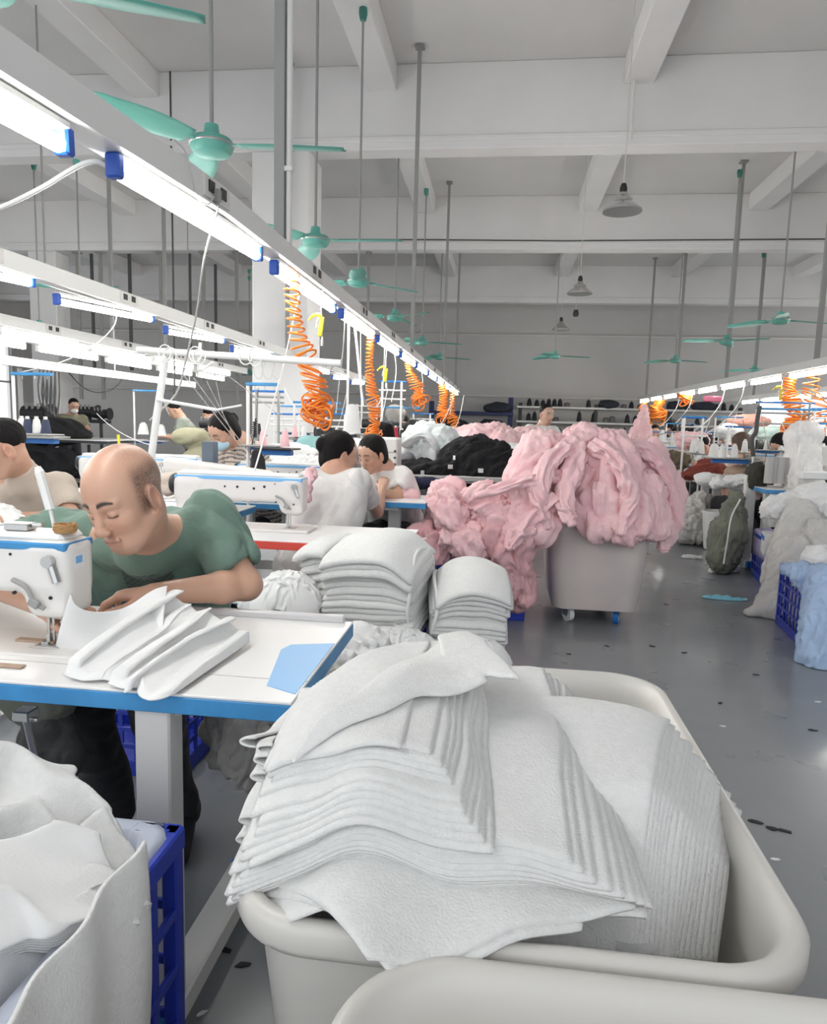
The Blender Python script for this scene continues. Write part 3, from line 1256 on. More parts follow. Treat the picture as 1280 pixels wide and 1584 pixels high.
# folded ends bulging at the left
for i in range(7):
    b = MB()
    y0 = .90+i*.012
    z0 = .735+i*.0135
    pts = []
    for k in range(9):
        a = -PI/2+PI*k/8
        pts.append((-.318-.012*math.sin(i*2.3)-.022*math.cos(a), z0+.0055*math.sin(a)))
    L = 26
    P = np.zeros((L, len(pts), 3))
    for j in range(L):
        y = y0+j/(L-1)*(.34-.02*i)
        for k, (x, z) in enumerate(pts):
            dz = -.06*max(0, .98-y)-.02*math.sin(y*16+i*.5)
            P[j, k] = (x+.012*math.sin(y*13+i*.8)+.004*math.sin(y*50+i), y, z+dz)
    o = fast_mesh('folded_fleece', upsample(P, 2).reshape(-1, 3), grid_faces(2*L-1, 2*len(pts)-1), M_fw)
    md = o.modifiers.new('t', 'SOLIDIFY')
    md.thickness = .003
    tag(o, 'curled folded edge of white fleece, %s from the bottom at the tub\'s left rim' % ORD[i], 'fabric panel', 'curled folded fleece edges at the left rim')
# right stack: right edges step down into the tub
nr = 17
for i in range(nr+1):
    f = i/nr
    off = .075*(1-f)+.002
    A = hitc(1050+103*f, 1172+100*f+6*math.sin(i*2), off, right_h)
    B = hitc(975+130*f, 1484+2*f, off, right_h)
    quad_panel([B, V(.02+.02*f, max(.80, B[1])), V(.0+.02*f, 1.25), A+V(.012*(1-f), .10*(1-f)+.03, 0)], off, M_fw, 'fleece panel, %s from the top of the right stack in the front tub' % ORD[i], G3, seed=90+i, hfn=right_h, n=40, m_=50, t=.0045, wob=.004)
quad_panel([hitc(1142, 1255, .0, right_h), V(.05, 1.0), V(.03, 1.34), hitc(1075, 1108, .0, right_h)], .0, M_fw2, 'broad smooth white sheet spread behind the right stack in the front tub', G3, seed=120, hfn=right_h, wob=.01, lift=lambda u, v: .006*np.sin(PI*v))
quad_panel([hitc(1000, 1165, .08, right_h), V(.03, 1.10), V(.02, 1.33), hitc(985, 1080, .03, right_h)], .078, M_fw2, 'smooth white sheet between the two stacks in the front tub', G3, seed=121, hfn=right_h, wob=.01, lift=lambda u, v: -.03*v+.008*np.sin(PI*v))
# the bulk of folded cloth filling the tub below
b = MB()
P = np.zeros((40, 40, 3))
for i in range(40):
    for j in range(40):
        x = -.30+.6*i/39
        y = .845+.69*j/39
        P[i, j] = (x, y, 0)
hh = np.minimum(base_h(P[..., 0], P[..., 1])-.03, .74)
w = np.clip((.12-P[..., 0])/.1, 0, 1)
P[..., 2] = hh*w+(1-w)*np.minimum(right_h(P[..., 0], P[..., 1])-.02, .74)
P[..., 0] = np.clip(P[..., 0], -.245, .20)
o = fast_mesh('folded_cloth_mass', P.reshape(-1, 3), grid_faces(40, 40), M_fw2)
md = o.modifiers.new('t', 'SOLIDIFY')
md.thickness = .1
md.offset = -1
tag(o, 'bulk of folded white cloth filling the front tub beneath the stepped panels', 'fabric')
# ------------------------------------------------------------------ sewing tables
def make_table(name, loc, W, D, z, edge, label, th=.04, legs=True, rz=0, legmat=None, near_leg_x=None, endcap=None, leg_y=None, bar=True):
    """W along x, D along y, loc = near right corner on the floor"""
    root = empty(name, loc, rz, label, 'table')
    top = MB().box((-W/2, D/2, z-.003), (W/2, D/2, .003), b=.0015)
    top.build('table_top', M_table, root)
    MB().box((-W/2, D/2, z-.006-(th-.006)/2), (W/2+.001, D/2+.001, (th-.006)/2), b=.002).build('edge_band', edge, root)
    lm = legmat or M_offw
    if legs:
        for x in ((near_leg_x or -.33), -W+.25):
            b = MB().box((x, leg_y or D/2, (z-th+.07)/2), (.036 if leg_y else .043, .03, (z-th-.07)/2), b=.004)
            b.box((x, D/2, z-th-.012), (.05, D*.42, .012), b=.003)
            b.build('leg', lm, root)
            MB().box((x, D/2, .062), (.04, D/2-.02, .028), b=.005).build('foot_bar', lm, root)
            for s in (-1, 1):
                MB().box((x, D/2+s*(D/2-.017), .062), (.042, .008, .030), b=.004).build('foot_cap', endcap or M_bluee, root)
                MB().lathe([(0, 0), (.02, .0), (.02, .02), (.008, .025), (.008, .04), (0, .04)], (x, D/2+s*(D/2-.06), 0), 12).build('levelling_foot', M_dark, root)
        if bar:
            MB().box((-W/2, D*.62, .26), (W/2-.28, .02, .03), b=.003).build('cross_bar', lm, root)
    return root


t1 = make_table('sewing_table', (-.365, 1.225, 0), 1.27, .55, .78, M_bluee, 'white topped sewing table with wide blue edge in front of the bald man', near_leg_x=-.285, leg_y=.05, bar=False)
MB().prism([(-.005, .04), (-.004, .36), (-.10, .33), (-.112, .29), (-.072, .072)], .7801, .7812).build('pale_blue_corner_patch', M_bluet, t1)
MB().box((-.3, .54, .788), (.28, .010, .010), b=.004).build('clear_edge_strip', mat('frosted_strip', (.62, .61, .62), .3), t1)
# joints and scuffs of the board
MB().box((-.62, .11, .7803), (.62, .0008, .0003)).box((-.93, .19, .7803), (.33, .0006, .0003)).build('board_seam', mat('seam_grey', (.45, .43, .42), .7), t1)


# ------------------------------------------------------------------ sewing machines
def make_machine(name, mt=M_machine, stripe=M_bluee, L=.46, detail=True):
    """flat bed machine: needle at the origin, arm runs toward -x, back column at x=-L+..; z=0 is the table top"""
    root = empty(name)
    s = SDF()
    # arm, column and head housing as one body
    s.box((-L/2+.02, .0, .192), (L/2+.045, .052, .060), .022, k=.03)
    s.box((-L+.035, .0, .11), (.062, .056, .12), .025, k=.04)
    s.box((.022, .0, .165), (.048, .050, .082), .018, k=.02)
    s.cap((-.02, -.01, .115), (.03, -.01, .095), .028, .022, k=.03)
    v, f = s.mesh(.006 if detail else .011)
    fast_mesh('machine_body', v, f, mt, root)
    MB().box((-L/2+.02, 0, .239), (L/2+.0475, .0545, .0085), b=.003).build('stripe', stripe, root, smooth=False)
    MB().box((-L/2+.02, 0, .256), (L/2+.035, .043, .010), b=.009).build('top_cover', M_white, root)
    MB().box((-L/2+.03, .0, .004), (L/2+.075, .085, .006), b=.003).build('bed_plate', mt, root)
    b = MB().tube([(0, 0, .012), (0, 0, .085)], .0035, 8).tube([(-.012, 0, .03), (-.012, 0, .09)], .004, 8)
    b.box((-.012, -.004, .014), (.008, .014, .002)).box((-.012, .0, .022), (.004, .005, .008))
    b.tube([(0, 0, .005), (0, 0, .02)], .0012, 6)
    b.build('needle_bar', M_steel, root)
    b = MB().box((.0, 0, .0105), (.028, .03, .0012), b=.001)
    b.build('needle_plate', M_steel, root)
    if detail:
        k = MB()
        for (x, z, r) in ((-.005, .19, .009), (.012, .175, .008), (.0, .16, .0085), (-.16, .195, .006), (-.11, .205, .006), (-.06, .22, .003), (-.055, .135, .004), (.03, .128, .004), (-.24, .2, .006), (-.33, .15, .006), (-.30, .2, .005)):
            k.tube([(x, -.054, z), (x, -.049, z)], r, 14)
        for (y, z, r) in ((.012, .155, .007), (-.012, .18, .007)):
            k.tube([(.067, y, z), (.072, y, z)], r, 14)
        k.build('access_holes', M_black, root)
        k = MB()
        k.tube([(.035, -.052, .21), (.035, -.072, .21)], .013, 16).tube([(.035, -.06, .215), (.052, -.062, .165)], .009, 8)
        k.build('tension_dial', M_steel, root)
        k = MB().tube(spline([(-.055, -.056, .165), (-.02, -.062, .15), (.0, -.064, .12), (.02, -.06, .105)]), .005, 8)
        k.box((.0, -.066, .118), (.012, .006, .009), b=.002, ry=.5)
        k.build('lifting_lever', M_gsteel, root)
        k = MB().lathe([(0, 0), (.045, .003), (.05, .015), (.045, .03), (.02, .035), (0, .035)], (0, 0, 0), 24, M=[[0, 0, -1], [0, 1, 0], [1, 0, 0]])
        for i_ in range(len(k.v)):
            k.v[i_] += V(-L-.03, 0, .2)
        k.build('hand_wheel', M_dark, root)
    return root


mc = make_machine('sewing_machine', L=.5)
mc.location = (-.985, 1.45, .774)
tag(mc, 'white sewing machine with light blue stripe on the bald man\'s table', 'sewing machine')
# warning label sticker on the end face
k = MB().box((.0725, -.012, .205), (.0006, .019, .016)).build('label_sticker', M_paper, mc)
k = MB().box((.0733, -.012, .208), (.0004, .012, .008)).build('label_print', M_bluet, mc)

# things lying on and beside that machine
b = MB()
rs = random.Random(3)
for i in range(14):
    a = rs.random()*6.28
    r = .024-.004*rs.random()
    pts = [(r*math.cos(t+a)+rs.uniform(-.001, .001), r*.9*math.sin(t+a), .006+.012*rs.random()+.002*math.sin(t*3)) for t in np.linspace(0, 6.28, 20)]
    b.tube(pts, .0022, 5)
b.lathe([(0, 0), (.022, .0), (.024, .008), (.018, .012), (0, .012)], n=20)
o = b.build('woven_pin_cushion', mat('straw', (.42, .24, .10), .9))
o.location = (-.940, 1.435, 1.041)
tag(o, 'small round brown straw ring lying on top of the sewing machine', 'ring')
o = MB().tube(spline([(-.02, .0, .0), (-.03, .0, .05)]), .004, 8).tube([(-.03, 0, .05), (-.052, 0, .13)], .010, 8).tube([(-.052, 0, .13), (-.056, 0, .142)], [.010, .006], 8).build('brush_handle', M_white)
o.location = (-.940, 1.43, 1.041)
o['label'] = 'long white handled brush standing in the straw ring on the machine'
o['category'] = 'brush'
o = MB().box((0, 0, .008), (.028, .018, .008), b=.002).tube([(.03, 0, .012), (.05, .004, .012)], .006, 8, mi=0).build('metal_clip', M_steel)
o.location = (-1.05, 1.44, 1.041)
tag(o, 'small metal clip block on the machine top left of the straw ring', 'clip')
q = at(35, 998, Z=.78)
q2 = at(62, 993, Z=.78)
o = MB().box((0, 0, .004), (.048, .010, .004), b=.001).build('board_strip', M_card)
o.location = (q2[0]+.0, q2[1]-.01, .781)
o.rotation_euler[2] = -.02
tag(o, 'narrow brown cardboard strip under the machine needle', 'cardboard')
q = at(2, 1031, Z=.78)
o = MB().box((0, 0, .002), (.05, .009, .002), b=.001).build('board_strip', M_card)
o.location = (q[0], q[1], .781)
tag(o, 'reddish brown strip on the table cut by the left picture edge', 'cardboard')
q = at(72, 1003, Z=.78)
o = MB().tube([(q[0]+.035*math.cos(t), q[1]-.008+.008*math.sin(t), .783) for t in np.linspace(0, 6.283, 24)], .0015, 6).build('metal_ring', M_steel)
tag(o, 'thin oval metal guide lying in front of the brown strip', 'guide')

# ------------------------------------------------------------------ white garment being sewn
def fan_cloth(name, A0, A1, B0, B1, nf, amp, env, mt, seed=0, n_=70, m_=150, side=1.0, base=.784, ubow=0.0):
    """cloth whose folds run from edge A0-B0 (near) to edge A1-B1 (far); folds have rounded backs and tucked valleys"""
    P = np.zeros((n_, m_, 3))
    u = np.linspace(0, 1, n_)[:, None]
    v = np.linspace(0, 1, m_)[None, :]
    A0, A1, B0, B1 = [np.array(q, float) for q in (A0, A1, B0, B1)]
    w = .10*noise3(np.stack([u*2.0+0*v, v*3+0*u, 0*u+0*v+seed], -1))
    vv = v+w*np.sin(PI*v)
    ph = vv*nf
    k = ph-np.floor(ph)
    r = np.sin(PI*k)**.7
    fold_id = np.floor(ph)
    am = amp*(.65+.35*np.sin(fold_id*2.3+seed))
    across = (B0-A0)+(B1-A1)
    across[2] = 0
    across /= np.linalg.norm(across)
    base_p = (A0*(1-v[..., None])+B0*v[..., None])*(1-u[..., None])+(A1*(1-v[..., None])+B1*v[..., None])*u[..., None]
    z = env(u, vv)+am*r*(.55+.45*np.sin(PI*(.15+.7*u)))
    lean = side*am*1.5*(np.cos(PI*k)*r)
    fine = .0025*fbm(np.stack([u*5+0*v, v*22+0*u, 0*u+0*v+seed*3.1], -1), 2)
    end = .02*noise3(np.stack([0*u+0*v+seed, v*9+0*u, 0*u+0*v], -1))
    al = (A1-A0)
    al[2] = 0
    al /= np.linalg.norm(al)
    P = base_p+lean[..., None]*across+(end*(1-u)*1.6)[..., None]*al
    P[..., 2] = np.maximum(base_p[..., 2]*0+base+.002+z+fine, base+.001)
    # edges roll down to the table
    P[..., 2] = base+.001+(P[..., 2]-base-.001)*np.clip(u/.04, .25, 1)*np.clip((1-v)/.03, .1, 1)
    o = fast_mesh(name, P.reshape(-1, 3), grid_faces(n_, m_), mt)
    md = o.modifiers.new('t', 'SOLIDIFY')
    md.thickness = .0025
    md.offset = 0
    return o


o = fan_cloth('white_garment', at(80, 1048, Z=.785), at(262, 912, Z=.89)*V(1, 1, 0), at(268, 1078, Z=.785), at(388, 995, Z=.785),
              4.6, .034, lambda u, v: .085*u**.8*np.clip(1-v*.95, 0, 1)**.7, M_fw2, seed=2)
tag(o, 'folded white fabric piece under the bald man\'s hands on the blue edged table', 'fabric')
# flap rising against the machine head
C0, C1, C2, C3 = at(84, 1010, Y=1.43), at(113, 917, Y=1.40), at(262, 906, Y=1.56), at(250, 990, Y=1.42)
n_, m_ = 30, 44
P = np.zeros((n_, m_, 3))
for i in range(n_):
    for j in range(m_):
        u, v = i/(n_-1), j/(m_-1)
        p = (C0*(1-v)+C3*v)*(1-u)+(C1*(1-v)+C2*v)*u
        p = p+V(0, -.010*math.sin(v*6+u*2), -.062*math.sin(PI*min(1, v)**.62)*u*(1-v*.55)+.004*math.sin(v*9))
        P[i, j] = p
o = cloth_obj('white_garment', P, M_fw2, thick=.0025, up=2)
tag(o, 'pointed white cloth flap rising beside the machine head, under the left hand', 'fabric')
# ------------------------------------------------------------------ people
def skin_material(name, base, shine=.45):
    mt = bpy.data.materials.new(name)
    mt.use_nodes = True
    nt = mt.node_tree
    b = nt.nodes['Principled BSDF']
    a = nt.nodes.new('ShaderNodeAttribute')
    a.attribute_name = 'tint'
    tc = nt.nodes.new('ShaderNodeTexCoord')
    n = nt.nodes.new('ShaderNodeTexNoise')
    n.inputs['Scale'].default_value = 18
    nt.links.new(tc.outputs['Object'], n.inputs['Vector'])
    mx = nt.nodes.new('ShaderNodeMix')
    mx.data_type = 'RGBA'
    mx.blend_type = 'MULTIPLY'
    mr = nt.nodes.new('ShaderNodeMapRange')
    mr.inputs['To Min'].default_value = .0
    mr.inputs['To Max'].default_value = .25
    nt.links.new(n.outputs['Fac'], mr.inputs['Value'])
    nt.links.new(mr.outputs['Result'], mx.inputs[0])
    nt.links.new(a.outputs['Color'], mx.inputs[6])
    mx.inputs[7].default_value = (.92, .78, .72, 1)
    nt.links.new(mx.outputs[2], b.inputs['Base Color'])
    b.inputs['Roughness'].default_value = shine
    b.inputs['Subsurface Weight'].default_value = .08
    b.inputs['Subsurface Radius'].default_value = (.02, .008, .004)
    n2 = nt.nodes.new('ShaderNodeTexNoise')
    n2.inputs['Scale'].default_value = 220
    nt.links.new(tc.outputs['Object'], n2.inputs['Vector'])
    bp = nt.nodes.new('ShaderNodeBump')
    bp.inputs['Strength'].default_value = .06
    bp.inputs['Distance'].default_value = .005
    nt.links.new(n2.outputs['Fac'], bp.inputs['Height'])
    nt.links.new(bp.outputs['Normal'], b.inputs['Normal'])
    return mt


M_body = skin_material('body_skin', None, .4)


def tint_cloth(name):
    mt = mat(name, (.8, .8, .8), .9, bump=.2, bscale=130, sheen=.1)
    nt = mt.node_tree
    a = nt.nodes.new('ShaderNodeAttribute')
    a.attribute_name = 'tint'
    nt.links.new(a.outputs['Color'], nt.nodes['Principled BSDF'].inputs['Base Color'])
    return mt


M_cloth_v = tint_cloth('dyed_jersey')


def vnormals(v, F):
    n = np.zeros_like(v)
    a = np.cross(v[F[:, 2]]-v[F[:, 0]], v[F[:, 3]]-v[F[:, 1]])
    for k in range(4):
        np.add.at(n, F[:, k], a)
    return n/(np.linalg.norm(n, axis=1)[:, None]+1e-12)


def head_sdf(S, M, c, k=1.0, bald=False):
    """head prims in a local frame: x to the person's left, y forward, z up; M local->world"""
    def e(p, r, kk=.012, op=1, R_=None):
        S.ell(M@V(*p)+c, r, M if R_ is None else M@R_, kk, op)
    def cp(a, b, ra, rb=None, kk=.010, op=1):
        S.cap(M@V(*a)+c, M@V(*b)+c, ra, rb, kk, op)
    e((0, -.012, .035), (.077, .096, .089))
    e((0, .030, .010), (.066, .062, .082), .03)
    e((0, .030, -.045), (.056, .056, .070), .03)
    e((0, .058, -.102), (.026, .024, .020), .03)
    for s in (-1, 1):
        cp((s*.052, .0, -.055), (s*.022, .055, -.100), .018, .016, .03)
        e((s*.040, .058, -.032), (.022, .020, .020), .02)
        e((s*.032, .093, -.006), (.021, .017, .013), .012, -1)
        e((s*.031, .0765, -.006), (.0155, .013, .0115), .004)
        cp((s*.012, .087, .014), (s*.046, .074, .016), .0075, .006, .014)
        e((s*.0125, .1, -.044), (.0085, .010, .008), .006)
        # ears
        e((s*.082, -.008, -.014), (.012, .023, .036), .008, 1, rotm(rx=-.15, rz=-s*.35))
        e((s*.093, .0, -.010), (.007, .012, .021), .006, -1, rotm(rz=-s*.35))
        e((s*.076, -.002, -.044), (.007, .010, .010), .008)
    cp((0, .086, .010), (0, .106, -.036), .0075, .0115, .012)
    e((0, .109, -.041), (.0115, .011, .010), .008)
    cp((-.019, .088, -.070), (.019, .088, -.070), .0055, kk=.006)
    cp((0, .0925, -.069), (0, .0925, -.0695), .006, kk=.006)
    cp((-.015, .087, -.080), (.015, .087, -.080), .0065, kk=.006)
    cp((-.022, .096, -.0752), (.022, .096, -.0752), .0022, kk=.004, op=-1)


def head_tint(v, M, c, skin, hair=None, brow=(.03, .022, .02), bald=False, lips=(.50, .24, .20)):
    L = (v-c)@M
    col = np.tile(np.array(skin, float), (len(v), 1))
    x, y, z = L[:, 0], L[:, 1], L[:, 2]
    def mix(w, k):
        nonlocal col
        w = np.clip(w, 0, 1)[:, None]
        col = col*(1-w)+np.array(k, float)*w
    def sm(t, a, b):
        t = np.clip((t-a)/(b-a), 0, 1)
        return t*t*(3-2*t)
    front = sm(y, .045, .06)
    # ruddy cheeks, nose and ears
    mix(.25*front*np.exp(-((np.abs(x)-.038)/.02)**2-((z+.04)/.02)**2), (.60, .27, .2))
    mix(.30*sm(np.abs(x), .074, .08), (.62, .27, .19))
    bx = np.abs(x)
    arch = .020+.004*np.sin(np.clip((bx-.012)/.036, 0, 1)*PI)
    wth = .0050*(1-.5*np.clip((bx-.02)/.03, 0, 1))
    br = front*sm(bx, .010, .014)*(1-sm(bx, .046, .052))*np.exp(-((z-arch)/wth)**2)
    mix(br*1.5, brow)
    # closed lash line
    ls = front*sm(bx, .016, .019)*(1-sm(bx, .044, .047))*np.exp(-((z-(-.0125-.002*np.sin((bx-.016)/.03*PI)))/.0020)**2)
    mix(ls*1.3, (.06, .03, .025))
    lc = front*sm(bx, .018, .02)*(1-sm(bx, .042, .045))*np.exp(-((z-.0025)/.0014)**2)
    mix(lc*.45, (.25, .12, .08))
    lp = sm(y, .07, .078)*(1-sm(bx, .019, .025))*np.exp(-((z+.0752)/.0075)**4)
    mix(lp*.65, lips)
    mix(sm(y, .075, .082)*(1-sm(bx, .021, .025))*np.exp(-((z+.0752)/.0013)**2)*.7, (.2, .08, .07))
    mix(.35*sm(y, .055, .075)*np.exp(-((z+.058)/.006)**2-(x/.022)**2), (.35, .24, .20))
    mix(.15*sm(y, .03, .06)*np.exp(-((z+.105)/.018)**2), (.30, .22, .18))
    if bald:
        # short dark hair ring: sides and back, fading toward the crown
        side = sm(.045-y, 0, .03)*sm(.088-z, 0, .045)*sm(z+.05+.35*np.maximum(0, .0-y)*0, 0, .02)
        side *= sm(bx+np.maximum(0, -.02-y)*1.6, .052, .070)
        side *= 1-sm(y+.3*z, .035, .055)*.9
        ear = np.exp(-(((y+.008)/.03)**2+((z+.016)/.04)**2)*1.2)*sm(bx, .072, .08)
        n = .72+.45*noise3(v*700)
        mix(side*(1-ear)*n*.85, (.035, .03, .028))
        # thin wisps over the crown
        top = sm(z, .07, .12)*sm(-y, -.045, .02)
        mix(top*(.22+.3*noise3(v*650)), (.12, .10, .09))
        # moustache / chin shade, a little
        mix(.22*sm(y, .04, .06)*sm(-z, .09, .105)*(.7+.4*noise3(v*600)), (.12, .09, .08))
    return col


def hand(S, wrist, d, n, thumb, sc=1.0, curl=(.25, .35, .3), spread=.10, k=.006):
    """wrist point, finger direction d, palm-side normal n, thumb = +1/-1 side of cross(d, n)"""
    w = np.array(wrist, float)
    d = np.array(d, float)
    d /= np.linalg.norm(d)
    n = np.array(n, float)
    n = n-d*(n@d)
    n /= np.linalg.norm(n)
    s = np.cross(d, n)*thumb
    L = [(.030, .082, .040, .026, .020, .0088), (.010, .086, .044, .029, .021, .0090), (-.011, .082, .041, .027, .020, .0086), (-.030, .074, .031, .021, .018, .0076)]
    for i, (off, m_, a, b, c, r) in enumerate(L):
        kn = w+(d*m_+s*off+n*-.004)*sc
        S.cap(w+s*off*.45*sc+d*.005*sc, kn, .017*sc, .0125*sc, k=.014)
        ang = 0
        p = kn
        fd0 = d+s*(off*spread*20/1.0)*.1
        fd0 /= np.linalg.norm(fd0)
        for j, (ln, cu) in enumerate(zip((a, b, c), curl)):
            ang += cu*(1+.12*i)
            fd = fd0*math.cos(ang)+n*math.sin(ang)
            q = p+fd*ln*sc
            S.cap(p, q, r*(1.06-.1*j)*sc, r*(1.0-.12*j)*sc, k=.003)
            p = q
    # thumb
    b0 = w+(d*.022+s*.024+n*.006)*sc
    t1 = b0+(d*.030+s*.026+n*.014)*sc
    t2 = t1+(d*.030+s*.010+n*.008)*sc
    t3 = t2+(d*.026+s*.002+n*.004)*sc
    S.cap(w+s*.012*sc, b0, .018*sc, .016*sc, k=.014)
    S.cap(b0, t1, .016*sc, .0115*sc, k=.010)
    S.cap(t1, t2, .0110*sc, .0100*sc, k=.004)
    S.cap(t2, t3, .0100*sc, .0080*sc, k=.003)


def look_matrix(yaw, pitch, roll=0):
    """columns: person's left, forward, up. yaw 0 faces -Y, positive turns toward -X; pitch>0 looks down"""
    return rotm(rz=PI-yaw)@rotm(rx=-pitch)@rotm(ry=roll)@np.eye(3)


def person(label, J, look, shirt, trousers=(.02, .02, .025), skin=(.56, .345, .25), hair='short', hair_col=None, h=.008, hh=None, mask=None,
           sleeve=.55, stripes=None, prnt=None, cat='person', group=None, legs=True, belly=1.0, curlL=(.25, .35, .3), curlR=(.25, .35, .3), hands=None, fem=False, shirt_mat=None, crease=1.0, apron=None, collar=.03):
    J = {k: np.array(v, float) for k, v in J.items()}
    base = J['hip'].copy()
    base[2] = 0
    root = empty('person', base, 0, label, cat, group)
    M = look_matrix(*look)
    hc = J['head']
    hs = SDF()
    head_sdf(hs, M, hc)
    neck_lo = J['neck']
    skull_base = hc+M@V(0, -.03, -.055)
    hs.cap(skull_base, neck_lo+(skull_base-neck_lo)*.35, .056, .055, k=.03)
    hs.cap(hc+M@V(0, .02, -.075), neck_lo+(skull_base-neck_lo)*.3+M@V(0, .01, 0)*.5, .034, .046, k=.03)
    S = SDF()
    sw = .92 if fem else 1.0
    S.cap(skull_base, neck_lo, .055*sw, .062*sw, k=.03)
    S.cap(neck_lo, (J['sl']*.5+neck_lo*.5)+V(0, 0, -.008), .05, .052, k=.04)
    S.cap(neck_lo, (J['sr']*.5+neck_lo*.5)+V(0, 0, -.008), .05, .052, k=.04)
    ch = (J['sl']+J['sr'])/2*.72+J['hip']*.28
    S.cap(neck_lo, ch, .06, .080, k=.05)
    S.cap(ch, J['hip'], .080, .09, k=.05)
    for a, b, c in (('sl', 'el', 'wl'), ('sr', 'er', 'wr')):
        S.cap(J[a], J[b], .050*sw, .040*sw, k=.03)
        m_ = J[b]*.72+J[c]*.28
        S.cap(J[b], m_, .039*sw, .041*sw, k=.02)
        S.cap(m_, J[c], .041*sw, .026*sw, k=.02)
    if hands is None:
        hands = {}
    for w_, e_, sgn in (('wl', 'el', 1), ('wr', 'er', -1)):
        d, n, t, cu = hands.get(w_, (J[w_]-J[e_], V(0, 0, -1), sgn, (.25, .35, .3)))
        hand(S, J[w_], d, n, t, sc=.95*sw, curl=cu)
    kl, kr = J.get('kl'), J.get('kr')
    if legs:
        for k_, f_, sx in (('kl', 'fl', 1), ('kr', 'fr', -1)):
            hp = J['hip']+np.array(J['sl']-J['sr'])*V(1, 1, 0)*.22*sx
            S.cap(hp, J[k_], .075, .052, k=.04)
            S.cap(J[k_], J[f_], .050, .036, k=.02)
            fd = J[k_]-hp
            fd[2] = 0
            if np.linalg.norm(fd) < .1:
                fd = M@V(0, 1, 0)
                fd[2] = 0
            fd /= np.linalg.norm(fd)+1e-9
            S.cap(J[f_]+V(0, 0, -.02), J[f_]+fd*.13+V(0, 0, -.05), .030, .024, k=.02)
    if hh:
        v1, F1 = S.mesh(h)
        v2, F2 = hs.mesh(hh)
        v = np.concatenate([v1, v2])
        F = np.concatenate([F1, F2+len(v1)])
    else:
        S.p += hs.p
        v, F = S.mesh(h)
    col = np.tile(np.array(skin, float), (len(v), 1))
    L = (v-hc)@M
    near = (np.linalg.norm(L, axis=1) < .17) & (L[:, 2] > -.135)
    col[near] = head_tint(v[near], M, hc, skin, bald=(hair == 'ring'))
    col = np.c_[col, np.ones(len(v))]
    off = V(base[0], base[1], 0)
    fast_mesh('body', v-off, F, M_body, root, colors=col)
    # shirt
    s = SDF()
    up = .0
    s.cap(neck_lo+V(0, 0, -.035), J['sl']+V(0, 0, -.01), .055, .060*sw, k=.05)
    s.cap(neck_lo+V(0, 0, -.035), J['sr']+V(0, 0, -.01), .055, .060*sw, k=.05)
    wv = (J['sl']-J['sr'])
    wv = wv/np.linalg.norm(wv)
    fwv = np.cross(wv, V(0, 0, 1))
    mid = (J['sl']+J['sr'])/2
    dn = J['hip']-mid
    for t_, rr, hw in ((.18, .115, .115), (.40, .122, .115), (.65, .120*belly, .10), (.9, .130*belly, .10), (1.05, .130*belly, .10)):
        c0 = mid+dn*t_
        s.cap(c0-wv*hw*sw, c0+wv*hw*sw, rr*.92*sw, k=.08)
    for a, b in (('sl', 'el'), ('sr', 'er')):
        e = J[a]+(J[b]-J[a])*sleeve
        s.cap(J[a], e, .072*sw, .066*sw, k=.03)
    # cut the neck opening and the sleeve ends
    nk = skull_base-neck_lo
    nk = nk/np.linalg.norm(nk)
    s.cap(neck_lo+V(0, 0, -.02), neck_lo+nk*(.028+collar), .072*sw, .066*sw, k=.03)
    s.ell(neck_lo+nk*(.078+collar)+M@V(0, 1, 0)*.010, (.064, .066, .056), M, k=.008, op=-1)
    for a, b in (('sl', 'el'), ('sr', 'er')):
        d_ = (J[b]-J[a])/np.linalg.norm(J[b]-J[a])
        e = J[a]+(J[b]-J[a])*sleeve
        s.cap(e+d_*.05, e+d_*.12, .058, .075, k=.006, op=-1)
    sh = max(h, .005)
    v, F = s.mesh(sh)
    N = vnormals(v, F)
    w = crease*(.013*(billow(v*np.array([8, 8, 4.5])+.8*fbm(v*4, 1)[:, None], 2)-.35)+.003*fbm(v*22, 2))
    w *= np.clip((np.linalg.norm(v-neck_lo, axis=1)-.10)/.08, .15, 1)
    w = np.maximum(w, -.004)
    v = v+N*w[:, None]
    col = np.tile(np.array(shirt, float), (len(v), 1))
    if stripes is not None:
        q = (v-mid)@(dn/np.linalg.norm(dn))
        mk = ((q+.012*np.sin(v[:, 0]*9))/.030 % 1) < .34
        col[mk] = stripes
    if prnt is not None:
        col = prnt(v, N, col)
    fast_mesh('shirt', v-off, F, shirt_mat or M_cloth_v, root, colors=np.c_[col, np.ones(len(v))])
    if legs:
        t = SDF()
        for k_, f_, sx in (('kl', 'fl', 1), ('kr', 'fr', -1)):
            hp = J['hip']+np.array(J['sl']-J['sr'])*V(1, 1, 0)*.22*sx
            t.cap(hp, J[k_], .105, .080, k=.05)
            t.cap(J[k_], J[f_]+V(0, 0, .0), .078, .066, k=.02)
        v, F = t.mesh(max(h, .009))
        N = vnormals(v, F)
        v = v+N*(.008*(ridged(v*8, 2)-.6))[:, None]
        fast_mesh('trousers', v-off, F, M_cloth_v, root, colors=np.c_[np.tile(np.array(trousers, float), (len(v), 1)), np.ones(len(v))])
        sh_ = SDF()
        for k_, f_, sx in (('kl', 'fl', 1), ('kr', 'fr', -1)):
            fd = M@V(0, 1, 0)
            fd[2] = 0
            fd /= np.linalg.norm(fd)+1e-9
            hp = J['hip']
            g_ = J[k_]-hp
            g_[2] = 0
            if np.linalg.norm(g_) > .2:
                fd = g_/np.linalg.norm(g_)
            sh_.cap(J[f_]+V(0, 0, -.03), J[f_]+fd*.17+V(0, 0, -.05), .055, .040, k=.03)
        v, F = sh_.mesh(max(h, .009))
        v[:, 2] = np.maximum(v[:, 2], .002)
